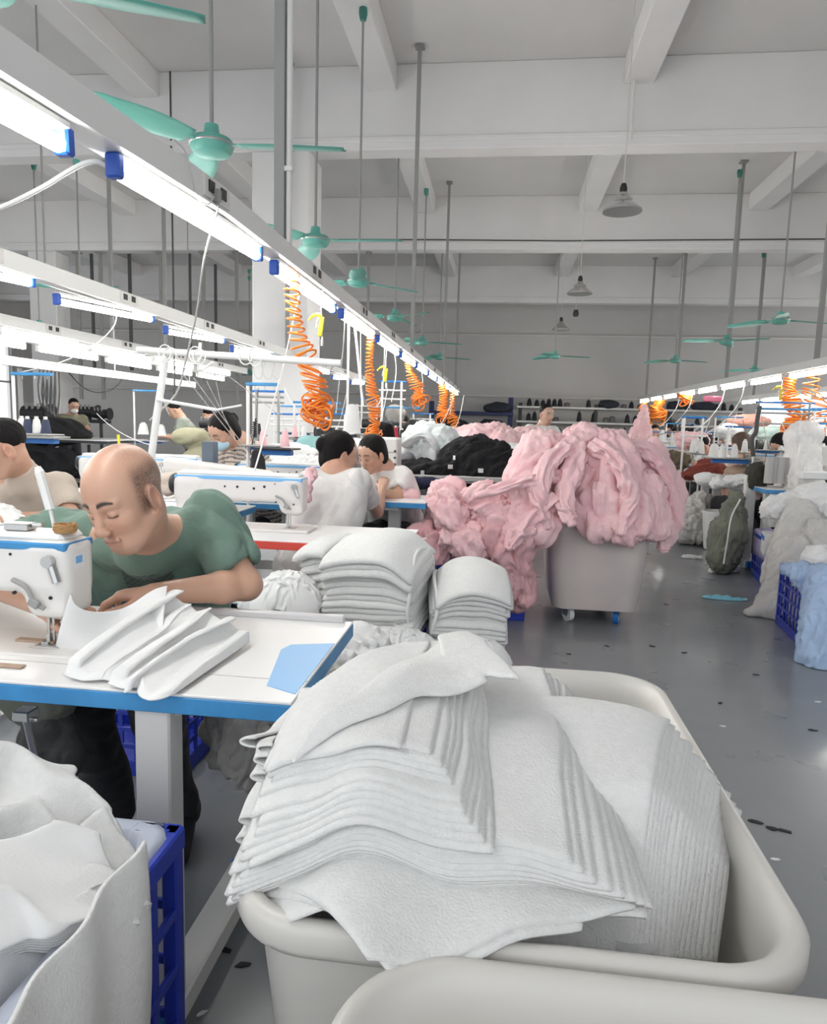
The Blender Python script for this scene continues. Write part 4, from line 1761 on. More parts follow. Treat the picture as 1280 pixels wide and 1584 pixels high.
        fast_mesh('shoes', v-off, F, M_black, root)
    if apron is not None:
        a_ = SDF()
        a_.ell(J['hip']+apron[0], apron[1], None, k=.02)
        v, F = a_.mesh(.012)
        N = vnormals(v, F)
        v = v+N*(.014*(ridged(v*6, 2)-.6))[:, None]
        fast_mesh('apron', v-off, F, M_cloth_v, root, colors=np.c_[np.tile(np.array(apron[2], float), (len(v), 1)), np.ones(len(v))])
    # hair
    if hair != 'ring':
        g = SDF()
        def e(p, r, kk=.015, op=1):
            g.ell(M@V(*p)+hc, r, M, kk, op)
        if hair == 'short':
            e((0, -.022, .050), (.086, .100, .088))
            e((0, .085, -.010), (.09, .055, .068), .02, -1)
            e((0, .0, -.10), (.10, .12, .085), .02, -1)
        elif hair == 'crop':
            e((0, -.02, .046), (.082, .100, .088))
            e((0, .09, -.005), (.09, .060, .070), .02, -1)
            e((0, .0, -.12), (.10, .12, .085), .02, -1)
            e((0, .055, -.05), (.10, .07, .05), .01, -1)
        else:
            e((0, -.022, .040), (.090, .106, .098))
            e((0, -.055, -.035), (.080, .070, .085), .04)
            e((0, .098, -.018), (.075, .062, .078), .02, -1)
            e((0, .03, -.13), (.12, .07, .07), .02, -1)
            if hair == 'bun':
                e((0, -.125, .035), (.036, .034, .045), .01)
            if hair == 'bunlow':
                e((0, -.120, .0), (.030, .038, .036), .01)
            if hair == 'tail':
                g.cap(M@V(0, -.115, .02)+hc, M@V(0, -.15, -.12)+hc, .030, .018, k=.02)
        v, F = g.mesh(max(h*.8, .004))
        N = vnormals(v, F)
        Lh = (v-hc)@M
        v = v+N*(.0025*noise3(np.stack([Lh[:, 0]*160, Lh[:, 1]*25, Lh[:, 2]*25], -1)))[:, None]
        fast_mesh('hair', v-off, F, hair_col or M_hair, root)
    if mask is not None:
        g = SDF()
        g.ell(M@V(0, .050, -.062)+hc, (.064, .066, .052), M, .01)
        g.ell(M@V(0, .109, -.040)+hc, (.014, .016, .018), M, .03)
        g.ell(M@V(0, -.03, -.06)+hc, (.1, .062, .1), M, .01, -1)
        v, F = g.mesh(max(h*.7, .004))
        mo = fast_mesh('face_mask', v-off, F, mask, root)
        mb = MB()
        for s_ in (-1, 1):
            mb.tube([M@V(s_*.058, .045, -.045)+hc-off, M@V(s_*.078, .0, -.02)+hc-off], .0022, 6)
        mb.build('mask_loop', mask, root)
    return root


# ---- the bald man at the front table
HB = at(194, 768, Y=1.60)
def print_patch(v, N, col):
    c = at(216, 895, Y=1.80)
    mk = (N[:, 1] < -.2) & (v[:, 0] > c[0]-.075) & (v[:, 0] < c[0]+.075) & (v[:, 2] > c[2]-.07) & (v[:, 2] < c[2]+.018+.12*np.clip(v[:, 0]-c[0], 0, 1)) & (v[:, 1] < 1.98)
    k = .5+.5*np.sin(v[:, 0]*260+6*noise3(v*25))*np.sin(v[:, 2]*420)
    d = np.array([.05, .065, .06])[None]*(1-k[:, None])+np.array([.12, .17, .15])[None]*k[:, None]
    col[mk] = d[mk]
    return col


sl, sr = at(322, 805, Y=1.90), at(98, 822, Y=1.95)
man = person('bald man in a sage green t-shirt bending over the front sewing table',
             dict(head=HB, neck=at(228, 835, Y=1.79), sl=sl, sr=sr, el=at(382, 905, Y=1.83), er=V(-1.46, 1.72, .885),
                  wl=at(240, 918, Y=1.64), wr=at(72, 938, Y=1.50), hip=V(-1.07, 2.12, .60),
                  kl=V(-.93, 1.78, .56), kr=V(-1.13, 1.76, .56), fl=V(-.95, 1.98, .09), fr=V(-1.15, 1.95, .09)),
             (R(15), R(22), R(8)), (.135, .215, .175), skin=(.58, .35, .25), hair='ring', h=.0045, hh=.0021, sleeve=.62, prnt=print_patch,
             hands={'wl': (V(-1, -.30, -.08), V(.05, -.1, -1), 1, (.45, .55, .4)), 'wr': (V(1, .05, -.12), V(0, .15, -1), -1, (.3, .5, .4))}, crease=1.3, collar=.0)
# ------------------------------------------------------------------ crates
def make_crate(loc, hx, hy, H, rz, label, mt=M_crate, nv=(9, 6), nh=4, group=None):
    root = empty('plastic_crate', loc, rz, label, 'crate', group)
    b = MB()
    for s in (-1, 1):
        b.box((s*(hx-.008), 0, H-.02), (.012, hy, .02), b=.004).box((0, s*(hy-.008), H-.02), (hx, .012, .02), b=.004)
        b.box((s*(hx-.006), 0, .03), (.007, hy, .03), b=.003).box((0, s*(hy-.006), .03), (hx, .007, .03), b=.003)
        for t in (-1, 1):
            b.box((s*(hx-.014), t*(hy-.014), H/2), (.014, .014, H/2), b=.004)
    b.box((0, 0, .006), (hx-.01, hy-.01, .006))
    b.build('crate_frame', mt, root)
    for k, (L, ax, s, n) in enumerate(((hy, 'x', 1, nv[1]), (hy, 'x', -1, nv[1]), (hx, 'y', 1, nv[0]), (hx, 'y', -1, nv[0]))):
        w = MB()
        for i in range(1, nh):
            z = .05+(H-.09)*i/nh
            if ax == 'x':
                w.box((s*(hx-.006), 0, z), (.005, L-.02, .009), b=.002)
            else:
                w.box((0, s*(hy-.006), z), (L-.02, .005, .009), b=.002)
        for i in range(1, n):
            q = -L+2*L*i/n
            if ax == 'x':
                w.box((s*(hx-.007), q, H/2), (.004, .010, H/2-.03), b=.002)
            else:
                w.box((q, s*(hy-.007), H/2), (.010, .004, H/2-.03), b=.002)
        w.build('slatted_side', mt, root)
    return root


def liner(loc, hx, hy, H, rz, mt, label, over=.10, seed=0, cat='liner bag', name='bag_liner'):
    """film bag inside a crate, folded over its rim"""
    prof = [(-.03, .02), (-.03, H*.5), (-.028, H-.03), (-.012, H+.004), (.006, H+.006), (.014, H-.02), (.016, H-over*.6), (.014, H-over)]
    n = 120
    P = []
    for k, (o, z) in enumerate(prof):
        r = rring(hx+o, hy+o, .05, z, n//4-1)
        P.append(r)
    P = np.array(P)
    m_ = P.shape[1]
    a = np.arange(m_)/m_*2*PI
    for k in range(len(prof)):
        w = .5*fbm(np.stack([np.cos(a)*4+seed, np.sin(a)*4, np.full(m_, k*.35)], -1), 3)
        nrm = P[k][:, :2]/np.linalg.norm(P[k][:, :2], axis=1)[:, None]
        sc = .004 if k < 5 else .012
        P[k][:, :2] += nrm*(w*sc+(abs(w)*sc if k >= 5 else 0))[:, None]
        if k == len(prof)-1:
            P[k][:, 2] += w*.05
    b = MB().grid(upsample(P, 2), wrap_v=True)
    o = b.build(name, mt, None, angle=180)
    o.location = [float(q) for q in loc]
    o.rotation_euler[2] = rz
    md = o.modifiers.new('t', 'SOLIDIFY')
    md.thickness = .0015
    return tag(o, label, cat)


# ------------------------------------------------------------------ draped cloth makers
def heap(name, label, c, r, mt, seed=0, n=44, size=1.5, comp=.62, rz=0, floor=0, extra=(), cat='garment', group=None, steps=26, iters=6, up=2, thick=.004, shift=(0, 0), zlift=.02, bend=.12, post=None, fric=.8):
    """a cloth with excess fullness settled over an ellipsoid mound"""
    P, rest = sheet(c[0]+shift[0], c[1]+shift[1], r[0]*2*size, r[1]*2*size, 0, n, n, rz, comp)
    q = ((P[..., 0]-c[0])/r[0])**2+((P[..., 1]-c[1])/r[1])**2
    P[..., 2] = c[2]+r[2]*np.sqrt(np.clip(1-q, 0, 1))+zlift
    P[..., 2] += .03*noise3(np.stack([P[..., 0]*9, P[..., 1]*9, P[..., 0]*0+seed], -1))
    cf = colls(col_floor(floor), *extra, col_ell(c, r))
    P = cloth(P, rest, cf, steps=steps, iters=iters, seed=seed, bend=bend, jitter=.004, fric=fric)
    if post is not None:
        P = post(P)
    o = cloth_obj(name, P, mt, thick=thick, up=up, smooth_it=1)
    return tag(o, label, cat, group)


def mound(name, label, c, r, mt, seed=0, amp=.035, f=7, h=.02, cat='fabric', group=None, parts=None):
    """solid crumpled mass"""
    s = SDF()
    s.ell(c, r, k=.04)
    for p in (parts or []):
        s.ell(p[0], p[1], k=.06)
    v, F = s.mesh(h)
    N = vnormals(v, F)
    w = amp*(ridged(v*f+seed*3.3, 2)-.75)+amp*.3*fbm(v*f*3+seed, 2)
    v = v+N*w[:, None]
    v[:, 2] = np.maximum(v[:, 2], .002)
    o = fast_mesh(name, v, F, mt)
    return tag(o, label, cat, group)


def sleeve(name, label, pts, r0, r1, mt, seed=0, flat=.6, amp=.25, n=40, m_=26, cat='garment', group=None, cuff=True):
    p = spline(pts, max(2, n//(len(pts)-1)))
    L = len(p)
    t = np.gradient(p, axis=0)
    t /= np.linalg.norm(t, axis=1)[:, None]
    up = V(0, 0, 1)
    P = np.zeros((L, m_, 3))
    a = np.arange(m_)/m_*2*PI
    for i in range(L):
        s = np.cross(t[i], up)
        if np.linalg.norm(s) < .2:
            s = np.cross(t[i], V(0, 1, 0))
        s /= np.linalg.norm(s)
        u = np.cross(s, t[i])
        f = i/(L-1)
        r = r0+(r1-r0)*f
        q = np.stack([np.cos(a)*1.6+seed, np.sin(a)*1.6+0*a, np.full(m_, f*7+seed*2.0)], -1)
        w = 1+amp*(ridged(q, 2)-.7)
        if cuff and f > .9:
            w = .72+.06*np.cos(a*12)
        if i in (0, L-1):
            w = w*.55
        P[i] = p[i]+np.outer(np.cos(a)*r*w, s)+np.outer(np.sin(a)*r*flat*w, u)
    b = MB().grid(upsample(P, 1), wrap_v=True)
    b.f.append(tuple(range(m_)))
    b.m.append(0)
    b.f.append(tuple((L-1)*m_+j for j in range(m_))[::-1])
    b.m.append(0)
    o = b.build(name, mt, None, angle=180)
    md = o.modifiers.new('s', 'SUBSURF')
    md.levels = md.render_levels = 1
    return tag(o, label, cat, group)


# ------------------------------------------------------------------ crate with cloth heap, lower left
make_crate((-.80, .79, .0), .29, .29, .61, 0, 'dark blue slatted crate under the heap of white panels at the lower left corner', nv=(7, 6), nh=5)
liner((-.80, .79, .012), .272, .272, .60, 0, mat('pale_blue_film', (.52, .56, .66), .4, bump=.3, bscale=20), 'pale bluish film liner folded over the rim of the lower left crate', over=.035, seed=5)


def heap_l(x, y):
    z = .80-.9*np.maximum(0, x+.86)**1.25-.34*np.maximum(0, 1.0-y)**1.2-.5*np.maximum(0, y-1.06)**1.2
    z = z+.020*np.sin(x*14+y*9)+.012*np.sin(x*9-y*23)
    return z


def ridge_panel(c, off, mt, label, group, seed, hfn, amp=.018, n=90, m_=90, wob=.02, ang=0.0, fr=3.2):
    """panel with soft creases"""
    def lift(u, v):
        a = math.cos(ang)*u+math.sin(ang)*v
        b_ = -math.sin(ang)*u+math.cos(ang)*v
        return amp*(ridged(np.stack([a*fr+seed, b_*fr*.45, u*0+seed*.7], -1), 1)-.6)
    return quad_panel(c, off, mt, label, group, seed=seed, n=n, m_=m_, hfn=hfn, wob=wob, lift=lift, t=.006)


GL = 'white fabric heap in the lower left crate'
mound('folded_cloth_mass', 'bulk of greyish white folded cloth inside the lower left crate', (-.79, .74, .50), (.275, .28, .20), M_fw2, 3, .02)
ridge_panel([hitc(220, 1330, .02, heap_l), hitc(-40, 1270, .02, heap_l), hitc(-60, 1120, .03, heap_l), hitc(95, 1165, .02, heap_l)], .02, M_fw, 'rumpled fleece sheet topping the heap at the lower left, nearest the table edge', GL, 3, heap_l, ang=.7)
ridge_panel([hitc(224, 1345, .035, heap_l), hitc(150, 1400, .035, heap_l), hitc(100, 1290, .035, heap_l), hitc(172, 1258, .035, heap_l)], .035, M_fw, 'fleece corner jutting right over the lower left crate rim', GL, 5, heap_l, amp=.010, ang=.3)


def heap_l2(x, y):
    z = .80-.75*np.maximum(0, x+.74)**1.1-.10*np.maximum(0, .95-y)-.4*np.maximum(0, y-.98)
    return z+.012*np.sin(x*11-y*8)


ridge_panel([hitc(205, 1400, 0, heap_l2), hitc(-140, 1490, 0, heap_l2), hitc(-120, 1300, 0, heap_l2), hitc(130, 1270, 0, heap_l2)], .0, M_fw2, 'broad smooth white cloth folded over the heap at the lower left', GL, 9, heap_l2, amp=.02, ang=2.2, fr=2.2)
for i in range(9):
    f = i/8
    ridge_panel([hitc(216-6*f, 1380+26*f, -.006*i, heap_l2), hitc(-160, 1480+30*f, -.006*i, heap_l2), hitc(-120, 1400, -.006*i, heap_l2), hitc(150, 1330, -.006*i, heap_l2)],
                -.006-.0065*i, M_fw, 'fleece layer, %s below the broad smooth cloth at the lower left corner' % ORD[i], 'layers under the smooth cloth lower left', 11, heap_l2, amp=.02, ang=2.2, fr=2.2, n=50, m_=40)
# a panel hanging down the crate's right side
P = np.zeros((40, 26, 3))
for i in range(40):
    for j in range(26):
        u, v = i/39, j/25
        P[i, j] = (-.488+.035*math.sin(u*2.4)+.006*math.sin(v*15+u*3)-.04*u*u, .57+.33*v-.06*u*v, .665-.56*u+.03*v)
o = cloth_obj('fleece_panel', P, M_fw, thick=.006)
tag(o, 'long fleece edge hanging down the right side of the lower left crate', 'fabric panel')

# ------------------------------------------------------------------ tied bundles on blue crates behind the front table
def bundle(label, c, w, d, h, n, seed=0, arch=.04, tie=1, group='tied bundles of fleece panels', lean=0.0):
    root = empty('tied_bundle', c, 0, label, 'fabric bundle', group)
    rs = np.random.RandomState(seed)
    th = h/n
    for i in range(n):
        nu_, nv_ = 34, 30
        u = np.linspace(-1, 1, nu_)[:, None]
        v = np.linspace(-1, 1, nv_)[None, :]
        wi = w*(1+.05*rs.randn()*.6)
        di = d*(1+.04*rs.randn())
        sx, sy = rs.randn()*.006, rs.randn()*.008
        f = i/(n-1)
        pin = 1-.26*np.exp(-((u-tie)/.35)**2)*(1 if tie else 0)
        zc = h*f
        zc = h*.5+(zc-h*.5)*pin
        z = zc+arch*(f-.2)*(1-u*u)-.03*f*np.abs(v)**3+.006*noise3(np.stack([u*2.5+0*v, v*2.5+0*u, 0*u*v+seed+i*.25], -1))
        x = wi*u*(1-.03*v*v)+sx+lean*f
        y = di*v*(1-.05*u*u)+sy
        P = np.stack([x+0*v, y+0*u, z+0*v*u], -1)
        e = np.minimum(1-np.abs(u)+0*v, 1-np.abs(v)+0*u)
        P[..., 2] -= .35*th*(1-np.clip(e/.06, 0, 1))**2
        o = fast_mesh('fleece_layer', P.reshape(-1, 3), grid_faces(nu_, nv_), M_fw, root)
        md = o.modifiers.new('t', 'SOLIDIFY')
        md.thickness = th*.86
        md.offset = 0
    if tie:
        pts = [(w*tie*.93+.008*math.sin(a*3), d*1.02*math.cos(a), h*.5+h*.47*math.sin(a)) for a in np.linspace(0, 2*PI, 40)[:-1]]
        MB().tube(pts, .007, 8, closed=True).build('tie_strip', M_fw2, root)
    return root


make_crate((-.30, 2.84, 0), .33, .24, .40, 0, 'blue slatted crate under the tied white bundles', nv=(10, 7), nh=4)
bd = bundle('larger tied bundle of white panels, taller, nearer the seated man', (-.46, 2.86, .455), .185, .20, .34, 15, seed=1, arch=.05, tie=1)
bd.rotation_euler = (R(8), R(-2), R(-8))
bd = bundle('smaller tied bundle of white panels beside the aisle', (-.115, 2.88, .44), .15, .19, .25, 13, seed=2, arch=.05, tie=-1)
bd.rotation_euler = (R(10), R(2), R(6))
bd = bundle('leaning bundle of white panels standing on end, left of the tied bundles', (-.645, 2.95, .50), .075, .17, .29, 9, seed=3, arch=.02, tie=0)
bd.rotation_euler = (R(4), R(-12), R(-20))
GW = 'crumpled white pieces around the tied bundles'
heap('white_garment', 'crumpled white piece below the larger tied bundle', (-.36, 2.62, .40), (.18, .10, .12), M_fw2, 5, 40, 1.3, .62, floor=.20, group=GW)
heap('white_garment', 'crumpled white piece below the smaller tied bundle by the aisle', (-.07, 2.66, .36), (.15, .10, .13), M_fw2, 6, 40, 1.4, .66, floor=.12, group=GW)
heap('white_garment', 'white cloth pile just right of the bald man\'s elbow', (-.84, 2.75, .48), (.16, .16, .20), M_fw2, 7, 44, 1.5, .6, floor=.12, group=GW)
heap('white_garment', 'white cloth pile under the red edged table, left of the bundles', (-1.06, 2.8, .46), (.16, .15, .20), M_fw2, 8, 44, 1.4, .6, floor=.12, group=GW)
heap('white_garment', 'white cloth slumping behind the front table corner', (-.50, 2.40, .34), (.18, .15, .20), M_fw2, 9, 44, 1.4, .62, floor=.10, group=GW)
mound('cloth_bulk', 'bulk of white cloth under the piles left of the tied bundles', (-.85, 2.74, .22), (.34, .2, .22), M_fw2, 6, .03)

# ------------------------------------------------------------------ red edged table with its machine
t2 = make_table('sewing_table', (-.385, 2.93, 0), 1.25, .50, .78, M_red, 'white topped sewing table with red front edge', th=.04)
mc = make_machine('sewing_machine', mat('pinkish_machine_enamel', (.74, .70, .68), .3), M_bluet, L=.52)
mc.location = (-.97, 3.22, .782)
tag(mc, 'pale sewing machine with pink thread cone on the red edged table', 'sewing machine')
def small(name, mb, mt, loc, label, cat, rz=0, group=None, **k):
    o = mb.build(name, mt, **k)
    o.location = [float(q) for q in loc]
    o.rotation_euler[2] = rz
    return tag(o, label, cat, group)


def cone(loc, mt, label, r=.032, h=.11, group=None, name='thread_cone'):
    root = empty(name, loc, 0, label, 'thread cone', group)
    MB().lathe([(0, 0), (r, .0), (r*1.02, .006), (r*.98, .01), (r*.62, h), (r*.5, h+.004), (0, h+.004)], n=20).build('thread', mt, root)
    MB().lathe([(0, 0), (r*.42, 0), (r*.36, .022), (0, .022)], (0, 0, h), 14).build('cone_tip', M_offw, root)
    return root


M_tpink = mat('pink_thread', (.85, .52, .55), .8, bump=.3, bscale=300)
M_twhite = mat('white_thread', (.80, .80, .78), .8, bump=.3, bscale=300)
M_tblack = mat('black_thread', (.02, .02, .025), .7, bump=.3, bscale=300)
M_tnavy = mat('navy_thread', (.03, .04, .08), .7, bump=.3, bscale=300)
c = at(340, 812, Z=.78)
cone(c, M_tpink, 'pink thread cone behind the bald man\'s shoulder on the red edged table', .034, .12)
# loose strips and tweezers at the right end of that table
rs = random.Random(5)
for i in range(6):
    q = at(596+i*9, 832+rs.uniform(-4, 4), Z=.78)
    small('paper_strip', MB().box((0, 0, .002), (.055, .005, .002)), [M_paper, M_card, M_paper][i % 3], (q[0], q[1], .7815+.0042*(i % 2)), '%s narrow strip from the left on the red edged table corner' % ORD[i], 'strip', rz=.5+rs.uniform(-.4, .4), group='strips on the red edged table')

# ------------------------------------------------------------------ blue edged table of the two women
t3 = make_table('sewing_table', (-.475, 4.60, 0), 1.25, .50, .78, M_bluee, 'white table with blue edge where two women lean together', legmat=M_offw, near_leg_x=-.24)
wa = person('woman with a hair bun and white shirt, seen from behind at the blue edged table',
            dict(head=at(527, 702, Y=4.12), neck=at(520, 728, Y=4.05), sl=at(552, 742, Y=4.0), sr=at(482, 742, Y=3.98), el=at(584, 792, Y=4.45), er=at(500, 800, Y=4.4),
                 wl=at(592, 755, Y=4.62), wr=at(560, 770, Y=4.7), hip=V(-1.0, 3.75, .50), kl=V(-.85, 4.15, .5), kr=V(-1.1, 4.15, .5), fl=V(-.85, 4.2, .09), fr=V(-1.1, 4.2, .09)),
            (R(238), R(10), 0), (.72, .71, .69), hair='bun', h=.0075, fem=True)
wb_ = person('woman with dark hair in a white shirt, facing the woman with the bun',
             dict(head=at(575, 703, Y=4.85), neck=at(592, 722, Y=4.95), sl=at(618, 735, Y=4.98), sr=at(580, 738, Y=5.02), el=at(615, 768, Y=4.85), er=at(575, 772, Y=4.9),
                  wl=at(590, 762, Y=4.78), wr=at(570, 762, Y=4.75), hip=V(-.75, 5.25, .50), kl=V(-.65, 4.95, .5), kr=V(-.9, 4.95, .5), fl=V(-.65, 5.0, .09), fr=V(-.9, 5.0, .09)),
             (R(30), R(18), 0), (.76, .75, .73), hair='long', h=.0085, fem=True)

# ------------------------------------------------------------------ pink heaps and the second tub
def garment(name, label, blobs, mt, seed=0, axis=(0, 0, 1), amp=.035, f=9, stretch=.35, h=.012, cat='garment', group=None, k=.05, zmin=.004, fine=.28, holes=()):
    """a bunched garment: blended blobs whose surface folds run along axis"""
    s = SDF()
    for b in blobs:
        if len(b) == 2:
            s.ell(b[0], b[1], k=k)
        else:
            s.cap(b[0], b[1], b[2], b[3] if len(b) > 3 else b[2], k=k)
    v, F = s.mesh(h)
    N = vnormals(v, F)
    a = np.array(axis, float)
    a /= np.linalg.norm(a)
    al = v@a
    q = v-np.outer(al, a)*(1-stretch)
    q = q*f+seed*4.7
    wp = np.stack([noise3(q*.6+11), noise3(q*.6+23), noise3(q*.6+37)], -1)
    q = q+wp*.9
    w = amp*(billow(q, 1)*.85+.5*billow(q*2.3+9, 1)-.62)+amp*fine*(billow(q*4.3+5, 2)-.4)
    v = v+N*w[:, None]
    v[:, 2] = np.maximum(v[:, 2], zmin)
    o = fast_mesh(name, v, F, mt)
    return tag(o, label, cat, group)


GK = 'greyish knit pieces beside the front tub'
for i, (bl, ax, lab) in enumerate((
        ([(at(400, 1120, Y=1.98), at(385, 1165, Y=1.95), .085, .07)], (.2, 0, 1), 'greyish knit piece hanging widest under the right end of the front table'),
        ([(at(345, 1125, Y=2.02), at(355, 1160, Y=2.0), .06, .05)], (.1, 0, 1), 'greyish knit piece next to the front table leg'),
        ([(at(430, 1150, Y=1.92), at(438, 1172, Y=1.9), .05, .04)], (-.1, 0, 1), 'greyish knit piece with curled edge close to the front tub'),
        ([(at(372, 1180, Y=1.95), at(385, 1200, Y=1.95), .05, .035)], (.6, 0, 1), 'greyish knit piece drooping lowest toward the floor'),
        ([(at(470, 1085, Y=1.98), at(500, 1060, Y=2.05), .075, .06)], (.7, 0, .7), 'greyish knit piece tucked between table corner and front tub'),
        ([(at(500, 1050, Y=2.2), at(560, 1010, Y=2.4), .09, .08)], (1, 0, .4), 'greyish white cloth right behind the front tub rim'))):
    garment('grey_knit_piece', lab, bl, M_fg if i < 5 else M_fw2, 110+i, ax, amp=.028, f=15, h=.0075, group=GK, cat='fabric')
garment('cloth_bulk', 'shadowed bulk of greyish cloth behind the knit pieces', [((-.60, 2.32, .30), (.22, .16, .26))], M_fg, 120, (0, 0, 1), amp=.03, f=10, cat='fabric')


bin_p = make_bin('plastic_tub', (.655, 5.10, 0), R(0), .36, .52, .735, M_binp, 'pinkish plastic tub on blue casters overflowing with pink garments', wheel_mt=[M_white, M_blue, M_white, M_blue])
GP = 'pink garments heaped on the wheeled tub'
g = lambda lab, bl, sd, ax, **k_: garment('pink_garment', lab, bl, M_pink, sd, ax, group=GP, **k_)
g('pink sweatshirt forming the broad top of the wheeled tub pile', [((.60, 5.02, .95), (.42, .42, .30)), ((.72, 5.1, .80), (.42, .42, .26))], 1, (.3, .6, .5), amp=.06, f=6)
g('pink sweatshirt spilling down the front right of the wheeled tub pile', [(at(940, 700, Y=4.75), at(975, 810, Y=4.58), .15, .13), (at(915, 790, Y=4.62), at(930, 815, Y=4.55), .12, .10), (at(1000, 760, Y=4.7), at(1015, 815, Y=4.62), .11, .09)], 2, (.25, -.1, -1), amp=.05, f=9)
g('pink sweatshirt lobe hanging lowest over the tub front', [(at(930, 770, Y=4.6), at(965, 825, Y=4.50), .12, .075), (at(985, 780, Y=4.6), at(990, 815, Y=4.5), .10, .07)], 3, (.2, 0, -1), amp=.035, f=10)
g('pink sweatshirt bunched on the upper left of the tub pile', [(at(840, 700, Y=4.75), at(820, 750, Y=4.6), .14, .14), (at(815, 740, Y=4.65), at(808, 800, Y=4.55), .12, .10)], 4, (-.5, -.2, -1), amp=.05, f=9)
g('pink sweatshirt bunched below the left rim of the wheeled tub', [(at(820, 790, Y=4.55), at(800, 825, Y=4.48), .10, .08), (at(850, 800, Y=4.52), at(840, 825, Y=4.48), .08, .06)], 5, (-.6, 0, -1), amp=.045, f=12)
g('pink sweatshirt shoulder on the aisle side of the tub pile', [(at(1000, 715, Y=4.95), at(1035, 800, Y=4.85), .14, .10), (at(1025, 760, Y=5.0), at(1030, 820, Y=4.8), .11, .08)], 6, (.3, 0, -1), amp=.045, f=9)
g('pink hood gathered at the crown of the wheeled tub pile', [((.52, 4.85, 1.20), (.14, .13, .10)), (at(905, 672, Y=4.75), at(880, 700, Y=4.68), .07, .08)], 7, (-.6, -.5, -.6), amp=.035, f=13)
for i, (pts, r0, r1, lab) in enumerate((
        ([at(880, 735, Y=4.60), at(840, 740, Y=4.5), at(800, 748, Y=4.42), at(735, 768, Y=4.35)], .07, .04, 'pink sleeve reaching left from the tub pile to the floor heap'),
        ([at(900, 690, Y=4.66), at(882, 735, Y=4.50), at(876, 785, Y=4.42), at(888, 815, Y=4.38)], .075, .05, 'pink sleeve hanging down the middle of the tub pile'),
        ([at(860, 765, Y=4.46), at(825, 800, Y=4.42), at(795, 838, Y=4.38), at(783, 850, Y=4.36)], .065, .04, 'pink sleeve dangling over the tub\'s left front corner'),
        ([at(1012, 760, Y=4.7), at(1030, 800, Y=4.72), at(1027, 838, Y=4.72), at(1028, 855, Y=4.72)], .06, .04, 'pink cuff dangling at the tub\'s aisle side'),
        ([at(915, 685, Y=4.64), at(955, 715, Y=4.55), at(975, 770, Y=4.46), at(960, 830, Y=4.42)], .08, .055, 'broad pink sleeve curving down the front of the tub pile'),
        ([at(945, 685, Y=4.75), at(1000, 700, Y=4.78), at(1030, 745, Y=4.8), at(1042, 800, Y=4.8)], .08, .055, 'pink sleeve along the aisle shoulder of the tub pile'),
        ([at(890, 685, Y=4.66), at(850, 715, Y=4.50), at(835, 770, Y=4.42), at(850, 820, Y=4.40)], .075, .05, 'pink sleeve hanging left of the middle of the tub pile'))):
    sleeve('pink_sleeve', lab, pts, r0, r1, M_pink, i*1.7, group=GP, amp=.42, flat=.75, n=56, m_=40)
# heap on crates left of the tub
make_crate((-.10, 4.95, 0), .30, .25, .46, 0, 'blue crate buried under the pink heap between bundles and tub')
GP2 = 'pink garments heaped left of the wheeled tub'
for i, (bl, ax, mt_, lab) in enumerate((
        ([((-.16, 4.90, .60), (.33, .25, .22))], (.4, 0, .5), M_pink, 'pink garments piled widest on the crate left of the wheeled tub'),
        ([(at(690, 768, Y=4.7), at(700, 800, Y=4.6), .11, .12)], (.5, 0, -.8), M_pink, 'crumpled pink garment beside the blue edged table corner'),
        ([(at(745, 775, Y=4.62), at(770, 800, Y=4.55), .12, .11)], (.7, 0, .4), M_pink, 'crumpled pink garment in the middle of the crate heap'),
        ([(at(700, 830, Y=4.6), at(735, 845, Y=4.52), .10, .11)], (0, .1, 1), M_pink, 'smooth pink garment low in the heap just above the smaller white bundle'),
        ([(at(655, 830, Y=4.65), at(672, 850, Y=4.6), .08, .09)], (.5, 0, -1), M_pinkd, 'dusky pink garment below the blue edged table corner'),
        ([(at(795, 830, Y=4.52), at(790, 900, Y=4.48), .09, .08), (at(805, 860, Y=4.5), at(812, 925, Y=4.48), .07, .06)], (0, 0, 1), M_pinkd, 'dusky pink garment trailing to the floor beside the wheeled tub'),
        ([(at(770, 830, Y=4.5), at(775, 860, Y=4.46), .07, .06)], (.3, 0, 1), M_pinkd, 'dusky pink garment hanging before the blue crate corner'),
        ([(at(770, 905, Y=4.62), at(800, 930, Y=4.6), .07, .06)], (1, 0, .3), M_pinkd, 'dusky pink garment lying lowest by the floor next to the tub'))):
    garment('pink_garment', lab, bl, mt_, 30+i, ax, group=GP2, amp=.045, f=12 if i else 7, h=.011)
sleeve('pink_sleeve', 'pink sleeve hanging from the crate heap to the floor, edged by a dark seam', [at(765, 800, Y=4.55), at(790, 850, Y=4.45), at(800, 900, Y=4.44), at(790, 935, Y=4.46)], .06, .045, M_pinkd, 9.1, group=GP2, amp=.4, n=50, m_=36)
# ------------------------------------------------------------------ helpers for the crowded rows
def text_part(txt, size, mt, parent, M, name='lettering'):
    cu = bpy.data.curves.new(name, 'FONT')
    cu.body = txt
    cu.size = size
    cu.extrude = .0004
    cu.materials.append(mt)
    tmp = bpy.data.objects.new(name+'_curve', cu)
    me = bpy.data.meshes.new_from_object(tmp)
    bpy.data.objects.remove(tmp)
    o = bpy.data.objects.new(name, me)
    COL.objects.link(o)
    o.parent = parent
    o.matrix_local = M
    return o


def bar(name, a, b, r, mt, label, cat, n=8, pts=None, group=None):
    """round bar or cord, origin at its first point"""
    a = np.array(a, float)
    p = (np.array([a, b], float) if pts is None else np.array(pts, float))-a
    o = MB().tube(p, r, n).build(name, mt)
    o.location = [float(q) for q in a]
    return tag(o, label, cat, group)


